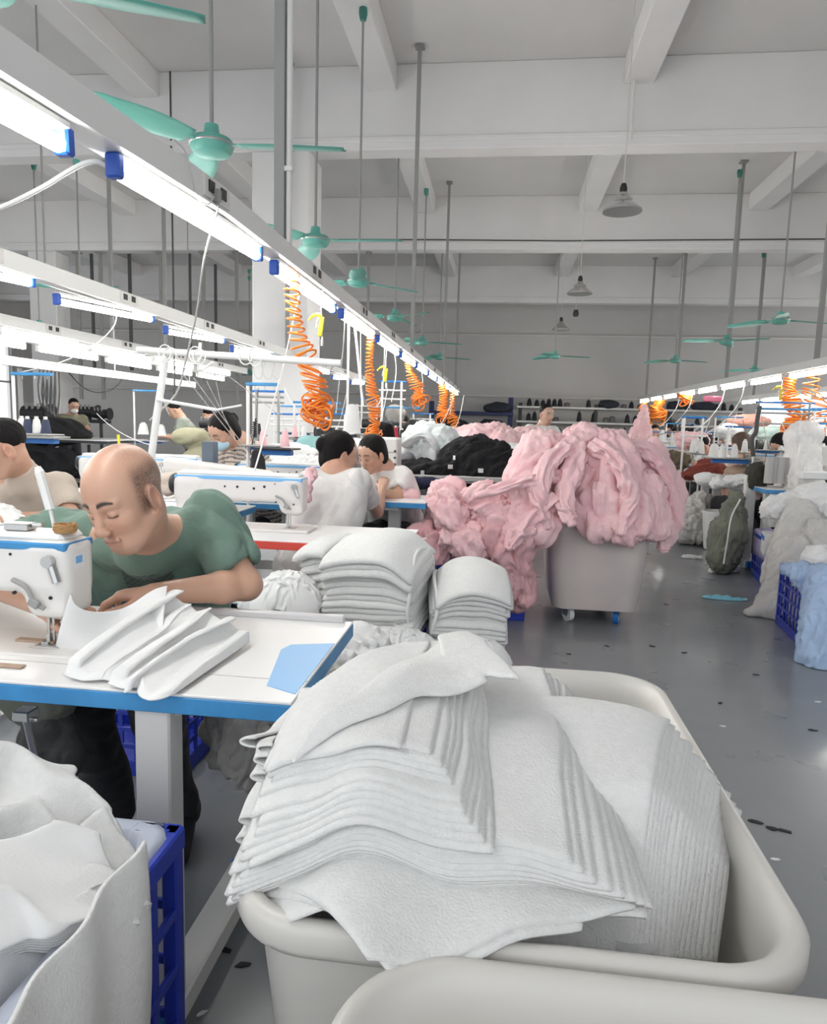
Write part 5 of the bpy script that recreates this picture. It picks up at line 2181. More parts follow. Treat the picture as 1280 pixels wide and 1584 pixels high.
def person_at(label, px, py, Y, yaw, pitch, shirt, hair='short', stand=False, h=.012, reach=.22, drop=.0, fem=False, lean=.10, hunch=0, **k):
    H = at(px, py, Y=Y)
    th = R(yaw)
    f = V(-math.sin(th), -math.cos(th), 0)
    l = V(math.cos(th), -math.sin(th), 0)
    nk = H-f*(.06+lean*.4)+V(0, 0, -.15+hunch)
    w = .165 if fem else .185
    sl, sr = nk+l*w-f*.02+V(0, 0, -.065), nk-l*w-f*.02+V(0, 0, -.065)
    hz = .90 if stand else .50
    hip = nk-f*(.05+lean)
    hip[2] = hz
    el, er = sl+f*.10+l*.05+V(0, 0, -.24-drop), sr+f*.10-l*.05+V(0, 0, -.24-drop)
    wl, wr = el+f*reach-l*.08+V(0, 0, .02), er+f*reach+l*.08+V(0, 0, .02)
    if stand:
        kl, kr = hip+l*.1+V(0, 0, -.43), hip-l*.1+V(0, 0, -.43)
        fl, fr = kl+V(0, 0, -.38), kr+V(0, 0, -.38)
    else:
        kl, kr = hip+f*.38+l*.12, hip+f*.38-l*.12
        fl, fr = kl.copy(), kr.copy()
        fl[2] = fr[2] = .09
    return person(label, dict(head=H, neck=nk, sl=sl, sr=sr, el=el, er=er, wl=wl, wr=wr, hip=hip, kl=kl, kr=kr, fl=fl, fr=fr), (th, R(pitch), 0), shirt, hair=hair, h=h, fem=fem, **k)


def thread_stand(loc, label, hgt=.55, w=.34, dirx=1, tray=True, foot=True, name='thread_stand', mt=M_white, topmt=M_bluee, z_tray=.12, rz=0):
    root = empty(name, loc, rz, label, 'thread stand')
    MB().tube([(0, 0, -loc[2] if foot else -.02), (0, 0, hgt)], .011, 10).build('upright', mt, root)
    if foot:
        MB().box((.0, 0, -loc[2]+.012), (.12, .12, .012), b=.004).build('floor_plate', M_gsteel, root)
    MB().box((dirx*w/2, 0, hgt+.0), (w/2+.01, .016, .010), b=.003).build('top_bar', topmt, root)
    b = MB()
    for k in range(3):
        b.tube([(dirx*w*(.25+.33*k), 0, hgt), (dirx*w*(.25+.33*k), 0, hgt-.03), (dirx*w*(.25+.33*k)+.012, 0, hgt-.035)], .002, 5)
    b.build('thread_eyes', M_steel, root)
    if tray:
        MB().box((dirx*w/2, 0, z_tray), (w/2+.03, .085, .005), b=.003).build('tray', M_gsteel, root)
        MB().box((dirx*w/2, 0, z_tray-.016), (w/2-.02, .022, .011), b=.003).build('tray_bracket', M_blue, root)
    return root


def coil_hose(name, label, top, bot, r, turns, tr=.0048, seed=0, tight=2.0, bunch=0, group='orange coiled air hoses', mt=M_hose):
    rs = np.random.RandomState(seed)
    n = turns*18
    t = np.linspace(0, 1, n)
    s = 1-(1-t)**tight
    top, bot = np.array(top, float), np.array(bot, float)
    ph = rs.rand()*6
    a = t*turns*2*PI
    rr = r*(.55+.45*s)*(1+.16*np.sin(t*9+ph)+.10*rs.rand(n).cumsum()*0)
    tilt = .45*np.sin(t*turns*.55+ph)+.35*np.sin(t*turns*1.31)
    x = top[0]+(bot[0]-top[0])*s+rr*np.cos(a)+.3*r*np.sin(t*7+ph)
    y = top[1]+(bot[1]-top[1])*s+rr*np.sin(a)
    z = top[2]+(bot[2]-top[2])*s+rr*np.cos(a)*tilt*(.4+.6*s)
    P = np.stack([x, y, z], -1)
    b = MB().tube(P-top, tr, 6)
    for i in range(bunch):
        c = bot-top+rs.randn(3)*r*.35
        ax = rs.randn(3)
        ax /= np.linalg.norm(ax)
        u = np.cross(ax, V(0, 0, 1))
        u /= np.linalg.norm(u)+1e-9
        w = np.cross(ax, u)
        q = np.linspace(0, 2*PI, 19)[:-1]
        rad = r*(.75+.35*rs.rand())
        b.tube([c+rad*(math.cos(j)*u+math.sin(j)*w)+V(0, 0, -.3*r*i/max(1, bunch)) for j in q], tr, 6, closed=True)
    o = b.build(name, mt, angle=180)
    o.location = [float(q) for q in top]
    return tag(o, label, 'air hose', group)


def air_gun(loc, label, rz=0, s=1.0, group='yellow air guns'):
    root = empty('air_gun', loc, rz, label, 'air gun', group)
    MB().box((.0, 0, -.055*s), (.013*s, .012*s, .055*s), ry=.12, b=.006).build('grip', M_yellow, root)
    MB().tube(spline([(-.0, 0, .0), (-.02*s, 0, .012*s), (-.05*s, 0, -.0), (-.07*s, 0, -.02*s)]), [.011*s]*8+[.009*s]*8+[.006*s]*9, 8).build('nozzle_body', M_yellow, root)
    MB().tube(spline([(.005, -.0, .01*s), (-.022*s, 0, -.02*s), (-.028*s, 0, -.06*s)]), .0035*s, 6).build('trigger', M_white, root)
    MB().lathe([(0, 0), (.007*s, 0), (.008*s, .03*s), (.006*s, .05*s), (0, .05*s)], (.008*s, 0, -.16*s), 10).build('coupling', M_steel, root)
    MB().tube([(0, 0, .01*s), (.0, 0, .10*s), (.01, 0, .16*s)], .004*s, 6).build('hanging_strap', M_white, root)
    return root


# ------------------------------------------------------------------ things hanging from the near rail
RX = -1.11
def railpt(px, z=2.02):
    """point of the near rail above photo column px"""
    lo, hi = 1.2, 17
    for _ in range(40):
        y = (lo+hi)/2
        v = V(RX, y, z)-V(0, 0, CAMH)
        if 640+FPX*(v@_R)/(v@_F) < px:
            lo = y
        else:
            hi = y
    return V(RX, y, z)


_rp = railpt


def railpt(px, z=2.02):
    q_ = _rp(px, z)
    if q_[1] < 2.7:
        q_[2] -= .05*(2.7-q_[1])
    return q_


q = railpt(447)
coil_hose('coiled_hose', 'largest orange coiled hose hanging in a tangle, nearest the grey post', q, at(490, 632, Y=q[1]+.05), .065, 22, .0058, 1, 1.3, 14)
q = railpt(573)
coil_hose('coiled_hose', 'orange coiled hose hanging straight, above the woman facing the bun', q, at(578, 668, Y=q[1]), .052, 34, .0060, 2, 1.25, 5)
q = railpt(632)
coil_hose('coiled_hose', 'short orange coiled hose with a side loop, third along the near rail', q, at(649, 618, Y=q[1]), .075, 20, .0075, 3, 1.5, 6)
q = railpt(683)
coil_hose('coiled_hose', 'orange coiled hose with a loop, fourth along the near rail', q, at(688, 645, Y=q[1]), .10, 18, .011, 4, 1.2, 4)
q = railpt(699)
coil_hose('coiled_hose', 'thin dark orange coiled hose, farthest along the near rail', q, at(703, 664, Y=q[1]), .09, 14, .012, 5, 1.05, 0)
q = railpt(492)
air_gun(at(497, 490, Y=q[1]), 'yellow air gun hanging beside the largest orange hose', R(10), 1.05)
q = railpt(596)
air_gun(at(597, 570, Y=q[1]), 'yellow air gun hanging right of the straight orange hose', R(20), 1.15)
# white straps carrying a small white bag
q = railpt(540)
y0 = q[1]
bag = empty('hanging_bag', at(545, 640, Y=y0), 0, 'small white cloth bag hanging on two straps from the near rail', 'bag')
B0_ = at(545, 640, Y=y0)
pl = [at(x, y, Y=y0)-B0_ for x, y in ((537, 625), (556, 625), (563, 658), (549, 667), (535, 665))]
P = np.zeros((16, 14, 3))
for i in range(16):
    for j in range(14):
        u, v = i/15, j/13*2*PI
        wdt = .045+.022*u
        P[i, j] = (wdt*math.cos(v), .018*math.sin(v)*(1-.5*abs(u-.4)), .065-.21*u+.006*math.sin(v*3+u*4))
b = MB().grid(P, wrap_v=True)
b.f.append(tuple(15*14+j for j in range(14)))
b.m.append(0)
b.build('pouch', M_fw2, bag, angle=180)
for dx, px in ((-.036, 540), (.036, 558)):
    top = railpt(px, 1.99)-B0_
    MB().box(((dx+top[0])/2+0, top[1]/2, (.06+top[2])/2), (.009, .0015, (top[2]-.06)/2), ry=math.atan2(top[0]-dx, top[2]-.06)).build('strap', M_white, bag)
# cords from the rail
bar('cord', railpt(466), None, .0045, M_white, 'long white cord slanting from the near rail down to the pale machine', 'cord', pts=[railpt(466), at(440, 560, Y=3.7), at(405, 690, Y=3.45), at(391, 738, Y=3.35)])
bar('cord', railpt(534), None, .0035, M_cable, 'pair of thin pale cords hanging left of the small white bag', 'cord', pts=spline([railpt(534), at(531, 540, Y=5.0), at(524, 600, Y=5.0), at(520, 640, Y=5.0)]))
bar('cord', railpt(575), None, .0035, M_cable, 'thin cable looping low between the bag strap and the orange hose', 'cord', pts=spline([railpt(558), at(560, 600, Y=5.2), at(572, 628, Y=5.3), at(590, 615, Y=5.5), railpt(596)]))
# plug with cable at the first socket group, cable drooping to the machine
q = railpt(316, 2.10)
root = empty('power_plug', q+V(.05, 0, 0), 0, 'grey plug with cable at the near rail socket strip', 'plug')
MB().box((0, 0, 0), (.012, .014, .024), b=.004).tube([(0, 0, -.02), (0, 0, -.05)], [.009, .005], 8).build('plug_body', M_gsteel, root)
c0 = q+V(.05, 0, 0)
MB().tube(spline([(0, 0, -.05), at(316, 400, Y=q[1]-.1)-c0, at(305, 480, Y=q[1]+.1)-c0, at(287, 560, Y=q[1]+.4)-c0, at(272, 610, Y=q[1]+.7)-c0, at(232, 650, Y=q[1]+.9)-c0]), .0045, 6).build('cable', M_cable, root)
bar('cord', at(0, 322, Y=2.0), None, .007, M_white, 'thick white cord from the left edge up to a blue lamp cap', 'cord', pts=spline([at(-60, 335, Y=2.0), at(0, 321, Y=2.0), at(60, 293, Y=1.95), at(140, 250, Y=1.95), V(RX, 2.0, 1.97)]))
bar('cord', at(253, 253, Y=2.6), None, .003, M_cable, 'thin cable curving along the near rail\'s side to its sockets', 'cord', pts=spline([railpt(250, 2.19)+V(.04, 0, 0), railpt(268, 2.17)+V(.045, 0, 0), railpt(282, 2.06)+V(.05, 0, 0), railpt(300, 2.05)+V(.05, 0, 0), railpt(310, 2.09)+V(.05, 0, 0)]))
bar('cord', at(186, 490, Y=4.6), None, .004, M_cable, 'grey cable drooping from the second rail to the blue barred thread stand', 'cord', pts=spline([V(-2.70, 4.8, 2.02), at(176, 505, Y=4.7), at(145, 535, Y=4.6), at(95, 560, Y=4.4), at(24, 578, Y=4.3)]))
for i, (px, col_) in enumerate(((610, M_white), (652, M_white), (700, M_white))):
    bar('cord', railpt(px), None, .005, col_, '%s of three thin white tapes hanging from the far half of the near rail' % ORD[i], 'cord', pts=spline([railpt(px), railpt(px, 1.8)+V(.02, 0, 0), railpt(px-4, 1.5)]), group='tapes on the near rail')

# ------------------------------------------------------------------ white pipe frame behind the bald man
root = empty('pipe_frame', (-1.70, 3.25, .78), 0, 'white pipe frame with a long horizontal tube behind the bald man', 'frame')
o_ = V(-1.70, 3.25, .78)
a, b_ = at(213, 541, Y=3.2)-o_, at(528, 562, Y=3.2)-o_
MB().tube([a, b_], .016, 14).build('cross_tube', M_white, root)
MB().tube([at(258, 545, Y=3.22)-o_, at(243, 640, Y=3.24)-o_, V(-.02, 0, 0)], .017, 12).build('leaning_pole', M_white, root)
MB().tube([at(243, 618, Y=3.22)-o_, at(335, 634, Y=3.2)-o_], .008, 10).tube([at(335, 634, Y=3.2)-o_, at(374, 627, Y=3.2)-o_], .005, 8).build('lower_arm', M_white, root)
for x, y in ((255, 545), (263, 549), (302, 548), (308, 552), (380, 552), (395, 554)):
    b = MB()
    q = at(x, y, Y=3.18)-o_
    b.tube([q+V(.03*math.cos(t), 0, .035*math.sin(t)) for t in np.linspace(0, 2*PI, 14)[:-1]], .003, 5, closed=True)
    b.build('wrapped_wire', M_white, root)
b = MB()
b.tube(spline([at(310, 530, Y=3.2)-o_, at(308, 560, Y=3.2)-o_, at(312, 572, Y=3.2)-o_, at(330, 560, Y=3.2)-o_]), .007, 6)
b.build('wrapped_wire', M_white, root)
for x in (410, 425, 438):
    b = MB()
    b.tube(spline([at(x-20, 556, Y=3.2)-o_, at(x-16, 580, Y=3.2)-o_, at(x-6, 584, Y=3.2)-o_, at(x, 558, Y=3.2)-o_]), .003, 5)
    b.build('hanging_loop', M_cable, root)
for i, (x0, y0_, x1, y1_) in enumerate(((280, 575, 372, 690), (300, 585, 385, 700), (320, 590, 365, 680), (330, 570, 345, 640), (345, 575, 430, 640))):
    bar('cord', at(x0, y0_, Y=3.3), None, .0022, M_white, '%s from the left of the thin white threads slanting down to the masked woman' % ORD[i], 'thread', pts=[at(x0, y0_, Y=3.3), at(x1, y1_, Y=4.2)], n=5, group='slanting threads from the pipe frame')

# ------------------------------------------------------------------ second row: beige shirted man at the orange edged table
t4 = make_table('sewing_table', (-1.78, 2.60, 0), 1.3, .50, .78, M_orange, 'white table with worn orange edge left of the bald man')
H2 = at(4, 694, Y=2.98)
person('young man in a beige t-shirt with an earpiece, looking down at the left edge',
       dict(head=H2, neck=at(38, 738, Y=3.12), sl=at(92, 752, Y=3.2), sr=at(-42, 765, Y=3.2), el=at(112, 805, Y=3.1), er=at(-70, 815, Y=3.0),
            wl=at(45, 800, Y=2.92), wr=at(-20, 800, Y=2.85), hip=V(-2.15, 3.45, .55), kl=V(-2.0, 3.1, .55), kr=V(-2.3, 3.1, .55), fl=V(-2.0, 3.15, .09), fr=V(-2.3, 3.15, .09)),
       (R(42), R(24), R(0)), (.50, .43, .36), skin=(.52, .31, .22), hair='crop', h=.007, hh=.0042)
heap('white_garment', 'white cloth piled before the beige shirted man at the left edge', (-2.28, 2.85, .80), (.24, .14, .10), M_fw2, 61, 50, 1.3, .62, floor=.784)
# machine behind him with lettering
t5 = make_table('sewing_table', (-1.95, 4.15, 0), 1.3, .50, .78, M_blue, 'blue edged table behind the beige shirted man')
mc5 = make_machine('sewing_machine', M_machine, M_bluet, L=.50)
mc5.location = (-2.16, 4.32, .782)
tag(mc5, 'white sewing machine with blue lettering behind the beige shirted man', 'sewing machine')
text_part('BAICY', .045, M_bluet, mc5, Matrix.Translation((-.20, -.0535, .198)) @ Matrix.Rotation(PI/2, 4, 'X'))
MB().box((-.42, -.06, .075), (.022, .006, .055), b=.003, ry=-.08).build('control_panel', M_dark, mc5)
# thread stand with black cones at the far left
ts = thread_stand((at(24, 675, Y=4.3)[0], 4.3, .86), 'white thread stand with blue top bar at the far left, carrying dark cones', hgt=at(24, 578, Y=4.3)[2]-.86, w=.26, z_tray=at(50, 672, Y=4.3)[2]-.86)
zt = at(50, 671, Y=4.3)[2]+.006
for i, (px, mt_, lb) in enumerate(((34, M_twhite, 'white thread cone at the left of the far left stand'), (43, M_tnavy, 'left dark thread cone with a pink tip on the far left stand'), (57, M_twhite, 'white thread cone between two dark ones on the far left stand'), (71, M_tnavy, 'right dark thread cone with a pink tip on the far left stand'))):
    q = at(px, 665, Y=4.3-.03*(i % 2))
    cone((q[0], q[1], zt), mt_, lb, .032, .085)
o = small('tray_board', MB().box((0, 0, 0), (.16, .09, .006), b=.002).box((.02, 0, -.025), (.10, .03, .015), mi=1), [M_gsteel, M_blue], at(60, 676, Y=4.24), 'grey cone tray with blue bracket beside the far left stand', 'tray')

# masked woman in stripes with her machine
person_at('woman in a striped shirt and blue face mask working beyond the bald man', 345, 668, 4.75, 30, 30, (.66, .58, .50), 'bun', h=.009, fem=True, stripes=(.10, .09, .10), mask=M_mask, lean=.22, hunch=.085)
t6 = make_table('sewing_table', (-1.45, 4.15-.55, 0), .0001+1.1, .0+.5, .78, M_bluee, 'blue edged table crowded with cloth behind the bald man')
mc6 = copy_tree(mc5, (-2.02, 4.45, .782), label='white sewing machine in front of the masked woman in stripes')
for c_ in list(mc6.children):
    if c_.name.startswith('lettering') or c_.name.startswith('control_panel'):
        bpy.data.objects.remove(c_)
_z = at(325, 683, Y=4.0)[2]
small('fabric_book', MB().box((0, 0, (_z-.782)/2), (.038, .03, (_z-.782)/2), b=.004), mat('grey_denim', (.12, .15, .19), .9, bump=.3, bscale=150), V(at(325, 700, Y=4.0)[0], 4.0, .782), 'upright slate grey cloth swatch block before the masked woman', 'swatch', rz=-.1)
q = at(285, 730, Y=3.7)
s = SDF().box((-.05, 0, -.10), (.05, .05, .11), .015).box((0, 0, 0), (.34, .045, .04), .015).box((.30, 0, -.03), (.07, .055, .06), .02)
v, F = s.mesh(.009)
o = fast_mesh('long_arm', v, F, M_machine)
o.location = at(335, 728, Y=3.9)
o.rotation_euler = (0, R(4), R(-12))
tag(o, 'long white machine arm lying behind the bald man\'s head, below the swatch block', 'machine arm')
small('screwdriver', MB().tube([(0, 0, 0), (0, 0, .05)], .003, 6, mi=1).tube([(0, 0, .05), (-.006, 0, .13)], .009, 8), [M_yellow, M_steel], V(at(185, 700, Y=4.32)[0], 4.32, 1.042), 'yellow handled screwdriver upright behind the bald man\'s crown', 'screwdriver')
garment('white_garment', 'cream cloth draped over a machine right of the bald man\'s head', [(at(262, 748, Y=3.6), at(300, 740, Y=3.7), .05, .045)], mat('cream_cloth', (.70, .60, .52), .9, bump=.2, bscale=80), 81, (1, 0, .2), amp=.02, f=16)
garment('navy_garment', 'dark slate cloth behind the bald man\'s left shoulder', [(at(290, 762, Y=3.5), at(315, 752, Y=3.6), .05, .05)], mat('slate_cloth', (.10, .12, .17), .9), 82, (1, 0, .6), amp=.02, f=16)
garment('black_garment', 'black cloth draped upright beside the tall blue topped stand', [(at(398, 738, Y=4.0), at(398, 703, Y=4.05), .055, .03)], M_blk, 83, (0, 0, 1), amp=.012, f=14)

# stands between the masked woman and the column
ts = thread_stand((at(384, 720, Y=4.4)[0], 4.4, .80), 'white thread stand with blue bar and dark coiled cord beside the masked woman', hgt=at(386, 594, Y=4.4)[2]-.80, w=.19, z_tray=at(420, 690, Y=4.4)[2]-.80)
MB().tube(spline([(.05, 0, ts.location[2]*0+.50), (.04, 0, .40), (.015, 0, .28)]), .004, 6).tube([(.045+.012*math.cos(a), .012*math.sin(a), .48-.10*a/50) for a in np.linspace(0, 50, 120)], .004, 5).build('coiled_cord', M_dark, ts)
cone((at(407, 689, Y=4.35)[0], 4.35, at(407, 689, Y=4.35)[2]), M_tpink, 'pink thread cone, left of two on the stand near the column', .026, .085)
cone((at(441, 691, Y=4.35)[0], 4.35, at(441, 691, Y=4.35)[2]), M_tpink, 'pink thread cone, right of two on the stand near the column', .030, .095)
small('tray_board', MB().box((0, 0, 0), (.13, .08, .005), b=.002).box((0, 0, -.025), (.10, .03, .015), mi=1), [M_dark, M_blue], at(428, 694, Y=4.3), 'dark cone tray with blue bracket under two pink cones', 'tray', rz=R(-6))
mc7 = copy_tree(mc6, (at(470, 745, Y=4.7)[0]+.06, 4.75, .74), label='white machine with teal stripe just left of the bun woman\'s head')
t7 = make_table('sewing_table', (-1.10, 4.55, 0), .9, .48, .74, M_bluee, 'white table carrying the machine left of the woman with the bun')
garment('pink_garment', 'small pink cloth bunched against the bun woman\'s back', [(at(484, 730, Y=3.74), at(466, 770, Y=3.6), .018, .03), (at(470, 740, Y=3.7), at(458, 785, Y=3.55), .014, .022)], M_pink, 84, (.4, 0, 1), amp=.022, f=26, h=.007)
small('tissue_box', MB().box((0, 0, 0), (.035, .02, .014), b=.004, ry=.2), M_offw, at(400, 745, Y=3.3)+V(0, 0, .01), 'small white box on top of the pale machine', 'box')
thread_stand((at(209, 690, Y=8.0)[0], 8.0, .98), 'distant white thread stand with blue bar above the bald man\'s head', hgt=at(209, 604, Y=8)[2]-.98, w=.36, z_tray=.02)
cone((at(222, 668, Y=8.0)[0], 8.0, at(222, 672, Y=8)[2]), M_twhite, 'white thread cone, left one beside the leaning white pole', .065, .12)
cone((at(250, 670, Y=8.0)[0], 8.0, at(250, 674, Y=8)[2]), M_twhite, 'white thread cone, right one beside the leaning white pole', .055, .11)
thread_stand((at(455, 712, Y=6.4)[0], 6.4, .9), 'blue barred thread stand behind the largest orange hose', hgt=at(455, 622, Y=6.4)[2]-.9, w=.42, z_tray=.22)
cone((at(492, 681, Y=6.3)[0], 6.3, at(492, 681, Y=6.3)[2]), M_tblack, 'black thread cone below the largest orange hose', .035, .10)
cone((at(521, 681, Y=6.3)[0], 6.3, at(521, 681, Y=6.3)[2]), M_twhite, 'white thread cone just above the bun woman\'s head', .035, .09)
for i, (x, y, Y, w) in enumerate(((590, 630, 9.0, .5), (430, 628, 8.0, .4), (500, 632, 10, .5), (602, 652, 12, .5))):
    thread_stand((at(x, y, Y=Y)[0], Y, 1.0), '%s of the small distant blue barred stands beyond the two women' % ORD[i], hgt=at(x, y, Y=Y)[2]-1.0, w=w, z_tray=.15)
heap('white_garment', 'crumpled white cloth behind the machine left of the bun', (at(470, 700, Y=5.6)[0], 5.6, .86), (.34, .22, .14), M_fw2, 62, 44, 1.3, .62, floor=.80)
t8 = make_table('sewing_table', (-1.15, 5.35, 0), 1.2, .5, .80, M_bluee, 'white table with crumpled cloth beyond the bun woman', legs=True)
# tall cream box machine right of the second woman
q = at(590, 745, Y=5.5)
root = empty('box_machine', (q[0], 5.5, .0), 0, 'tall cream boxy machine with dark latches right of the second woman', 'machine')
MB().box((0, 0, .92), (.14, .12, .26), b=.012).build('housing', M_offw, root)
MB().box((0, -.122, 1.07), (.14, .003, .003)).build('panel_seam', M_gsteel, root)
for z in (.98, 1.03, 1.08):
    MB().box((.122, -.123, z), (.008, .004, .008), b=.002).build('latch', M_dark, root)
MB().box((0, 0, .33), (.13, .11, .33), b=.01).build('pedestal', M_gsteel, root)
person_at('dark haired person hidden behind the cream boxy machine', 594, 676, 6.4, 150, 20, (.2, .2, .22), 'long', h=.014)

# ------------------------------------------------------------------ table with the black, white and pink heaps
t9 = make_table('packing_table', (.05, 6.0, 0), 1.15, .8, .86, mat('grey_edge', (.42, .42, .42), .6), 'grey edged table under the black garment pile', legs=True)
garment('black_garment', 'large pile of black garments with white tags on the grey edged table', [((-.20, 6.35, .93), (.36, .28, .26)), ((-.62, 6.2, .90), (.34, .16, .07)), ((-.05, 6.3, .9), (.28, .25, .14))], M_blk, 71, (.6, .2, .5), amp=.045, f=9, h=.014)
garment('black_garment', 'black collar sticking up from the black garment pile', [(at(730, 690, Y=6.2), at(733, 680, Y=6.2), .05, .03)], M_blk, 72, (0, 0, 1), amp=.03, f=20, h=.009)
for i, (x, y) in enumerate(((744, 728), (697, 722), (654, 731), (708, 745), (703, 708))):
    small('paper_tag', MB().box((0, 0, 0), (.022, .002, .018)), M_paper, at(x, y, Y=6.03), '%s white paper tag on the black garment pile, counted from the largest' % ORD[i], 'tag', rz=i*.5, group='white tags on the black pile')
garment('white_garment', 'big rounded pile of pale white garments left of the black pile', [((-.66, 6.75, 1.02), (.30, .26, .26)), ((-.66, 6.75, .5), (.26, .24, .5))], mat('cool_white_cloth', (.76, .80, .80), .9, bump=.2, bscale=90), 73, (.2, 0, 1), amp=.05, f=8, h=.014)
sleeve('white_sleeve', 'pale sleeve folded over the front of the white garment pile', [at(625, 690, Y=6.5), at(655, 672, Y=6.4), at(672, 690, Y=6.4), at(672, 725, Y=6.45)], .07, .05, MATS['cool_white_cloth'], 3.1)
garment('pink_garment', 'pink garment pile rising behind the black pile', [((-.22, 8.3, 1.0), (.55, .35, .30)), ((-.22, 8.3, .45), (.5, .32, .45))], M_pink, 74, (.5, 0, 1), amp=.06, f=6, h=.02)
garment('white_garment', 'white garment pile between black and far pink piles', [((.10, 7.2, .92), (.26, .2, .20)), ((.1, 7.2, .4), (.24, .2, .4))], M_fw2, 75, (1, 0, .5), amp=.04, f=9, h=.016)
garment('pink_garment', 'pink garment pile before the standing man', [((.32, 8.8, .95), (.30, .3, .34)), ((.32, 8.8, .4), (.3, .3, .4))], M_pink, 76, (0, 0, 1), amp=.05, f=7, h=.02)
garment('navy_garment', 'folded navy cloth under the black pile on the grey edged table', [((-.68, 6.02, .80), (.30, .05, .05))], M_navy, 77, (1, 0, 0), amp=.015, f=12, h=.012)
garment('pink_garment', 'small pink garment on the right end of the women\'s table', [(at(622, 764, Y=4.9), at(640, 766, Y=4.9), .045, .04)], M_pink, 78, (1, 0, 0), amp=.02, f=16, h=.009)
person_at('person in a dark hair net and pale blue mask behind the white garment pile', 689, 672, 9.0, 25, 20, (.35, .42, .42), 'long', h=.014, mask=M_mask)
person_at('dark haired person bending behind the white garment pile', 664, 672, 10.0, 160, 30, (.3, .3, .32), 'long', h=.016)
# standing man
person_at('man standing in a white polo shirt behind the pink tub pile', 846, 641, 9.3, -30, 5, (.74, .73, .70), 'crop', stand=True, h=.011, skin=(.52, .33, .25), lean=.02)

# ------------------------------------------------------------------ far left: cutting tables, operators, black machine heads
t10 = make_table('cutting_table', (-5.6, 9.6, 0), 4.2, 1.2, .92, mat('dark_edge', (.03, .03, .035), .6), 'long dark cutting table at the far left')
garment('black_garment', 'black fabric spread and heaped on the dark cutting table', [((-7.4, 10.2, .98), (1.2, .45, .16)), ((-6.9, 10.2, 1.02), (.55, .35, .22))], M_blk, 91, (1, 0, 0), amp=.04, f=4, h=.03, cat='fabric')
mound('black_fabric_skirt', 'black fabric hanging down in front of the dark cutting table', (-7.5, 9.65, .55), (1.6, .10, .38), M_blk, 5, .04, f=4, h=.03)
person_at('man in an olive shirt and white mask at the far left cutting table', 114, 628, 11.6, -50, 20, (.17, .16, .11), 'crop', stand=True, h=.014, mask=M_paper, drop=-.05)
person_at('person in a grey green shirt bending left beyond the thread stands', 270, 634, 10.6, 60, 30, (.30, .33, .28), 'short', stand=True, h=.014, lean=.10, hunch=.03)
garment('olive_garment', 'olive beige fabric heap at the waist of the bending person', [(at(296, 676, Y=9.4), (.26, .2, .12)), (at(310, 690, Y=9.4)*V(1, 1, .5), (.3, .2, .5))], mat('olive_cloth', (.42, .40, .27), .9), 92, (1, 0, .2), amp=.03, f=5, h=.025, cat='fabric')
person_at('dark haired person far behind the masked woman', 322, 642, 12.0, 100, 20, (.4, .38, .35), 'short', h=.018)


def black_head(px, py, Y, label, s=1.0):
    c = at(px, py, Y=Y)
    root = empty('machine_head', c, 0, label, 'machine head')
    b = MB().tube([(-.16*s, 0, 0), (.16*s, 0, 0)], .10*s, 14).box((0, 0, -.17*s), (.2*s, .05, .03)).box((0, 0, -.09*s), (.05*s, .04, .07*s))
    b.tube([(.19*s, 0, 0), (.22*s, 0, 0)], .13*s, 16)
    b.build('motor', M_dark, root)
    k = MB()
    for i in range(3):
        k.tube([(-.08*s+i*.08*s, -.08, .05), (-.08*s+i*.08*s, -.1, .13*s)], .018*s, 8)
    k.build('knobs', M_gsteel, root)
    MB().tube([(0, 0, -.19*s), (0, 0, -c[2]+.01)], .03, 8).build('stand_pole', M_dark, root)
    return root


black_head(136, 637, 12.5, 'black machine head, left of the pair near the olive shirted man', 1.0)
black_head(156, 640, 12.4, 'black machine head, right of the pair near the olive shirted man', .85)
black_head(56, 640, 11.0, 'large black machine head at the far left behind the dark cones', 1.3)
black_head(322, 655, 10.0, 'black machine head just above the masked woman\'s hair', .7)
# cable tray and cables at the far left
root = empty('cable_trunking', (-5.4, 6.9, 1.85), 0, 'white cable trunking slanting away at the far left above the operators', 'trunking')
MB().box((0, 2.6, 0), (.03, 2.6, .05), b=.004).build('channel', M_offw, root)
for y in (.3, 2.6, 5.0):
    MB().tube([(0, y, .05), (0, y, CEIL-1.85)], .008, 6).build('suspension_rod', M_gsteel, root)
for i in range(5):
    x = 62+i*6
    bar('hanging_cable', at(x, 572, Y=8.5), None, .010, M_cableb, '%s from the left of the dark cables dangling at the far left' % ORD[i], 'cable', pts=spline([at(x, 570, Y=8.5), at(x-3, 600+i*8, Y=8.5), at(x+2, 628+i*4, Y=8.5), at(x+6, 610, Y=8.5), at(x+5, 574, Y=8.5)]), n=6, group='dark cables dangling at the far left')
bar('hanging_cable', at(105, 575, Y=8.5), None, .008, M_cableb, 'long dark cable sagging between two far left posts', 'cable', pts=spline([at(103, 573, Y=8.5), at(130, 600, Y=9), at(155, 607, Y=9.5), at(180, 598, Y=10), at(194, 578, Y=10.3)]))
bar('hanging_cable', at(265, 575, Y=9), None, .012, M_cableb, 'twisted black cable above the bending person', 'cable', pts=spline([V(at(270, 572, Y=9)[0], 9, CEIL), at(270, 572, Y=9), at(269, 600, Y=9), at(268, 622, Y=9)]))
for i, (x, w) in enumerate(((30, .05), (90, .05))):
    bar('wall_post', at(x, 560, Y=14)*V(1, 1, 0), None, w, M_offw, '%s pale post standing at the far left beyond the operators' % ORD[i], 'post', pts=[at(x, 560, Y=14)*V(1, 1, 0), at(x, 560, Y=14)*V(1, 1, 0)+V(0, 0, 2.2)])
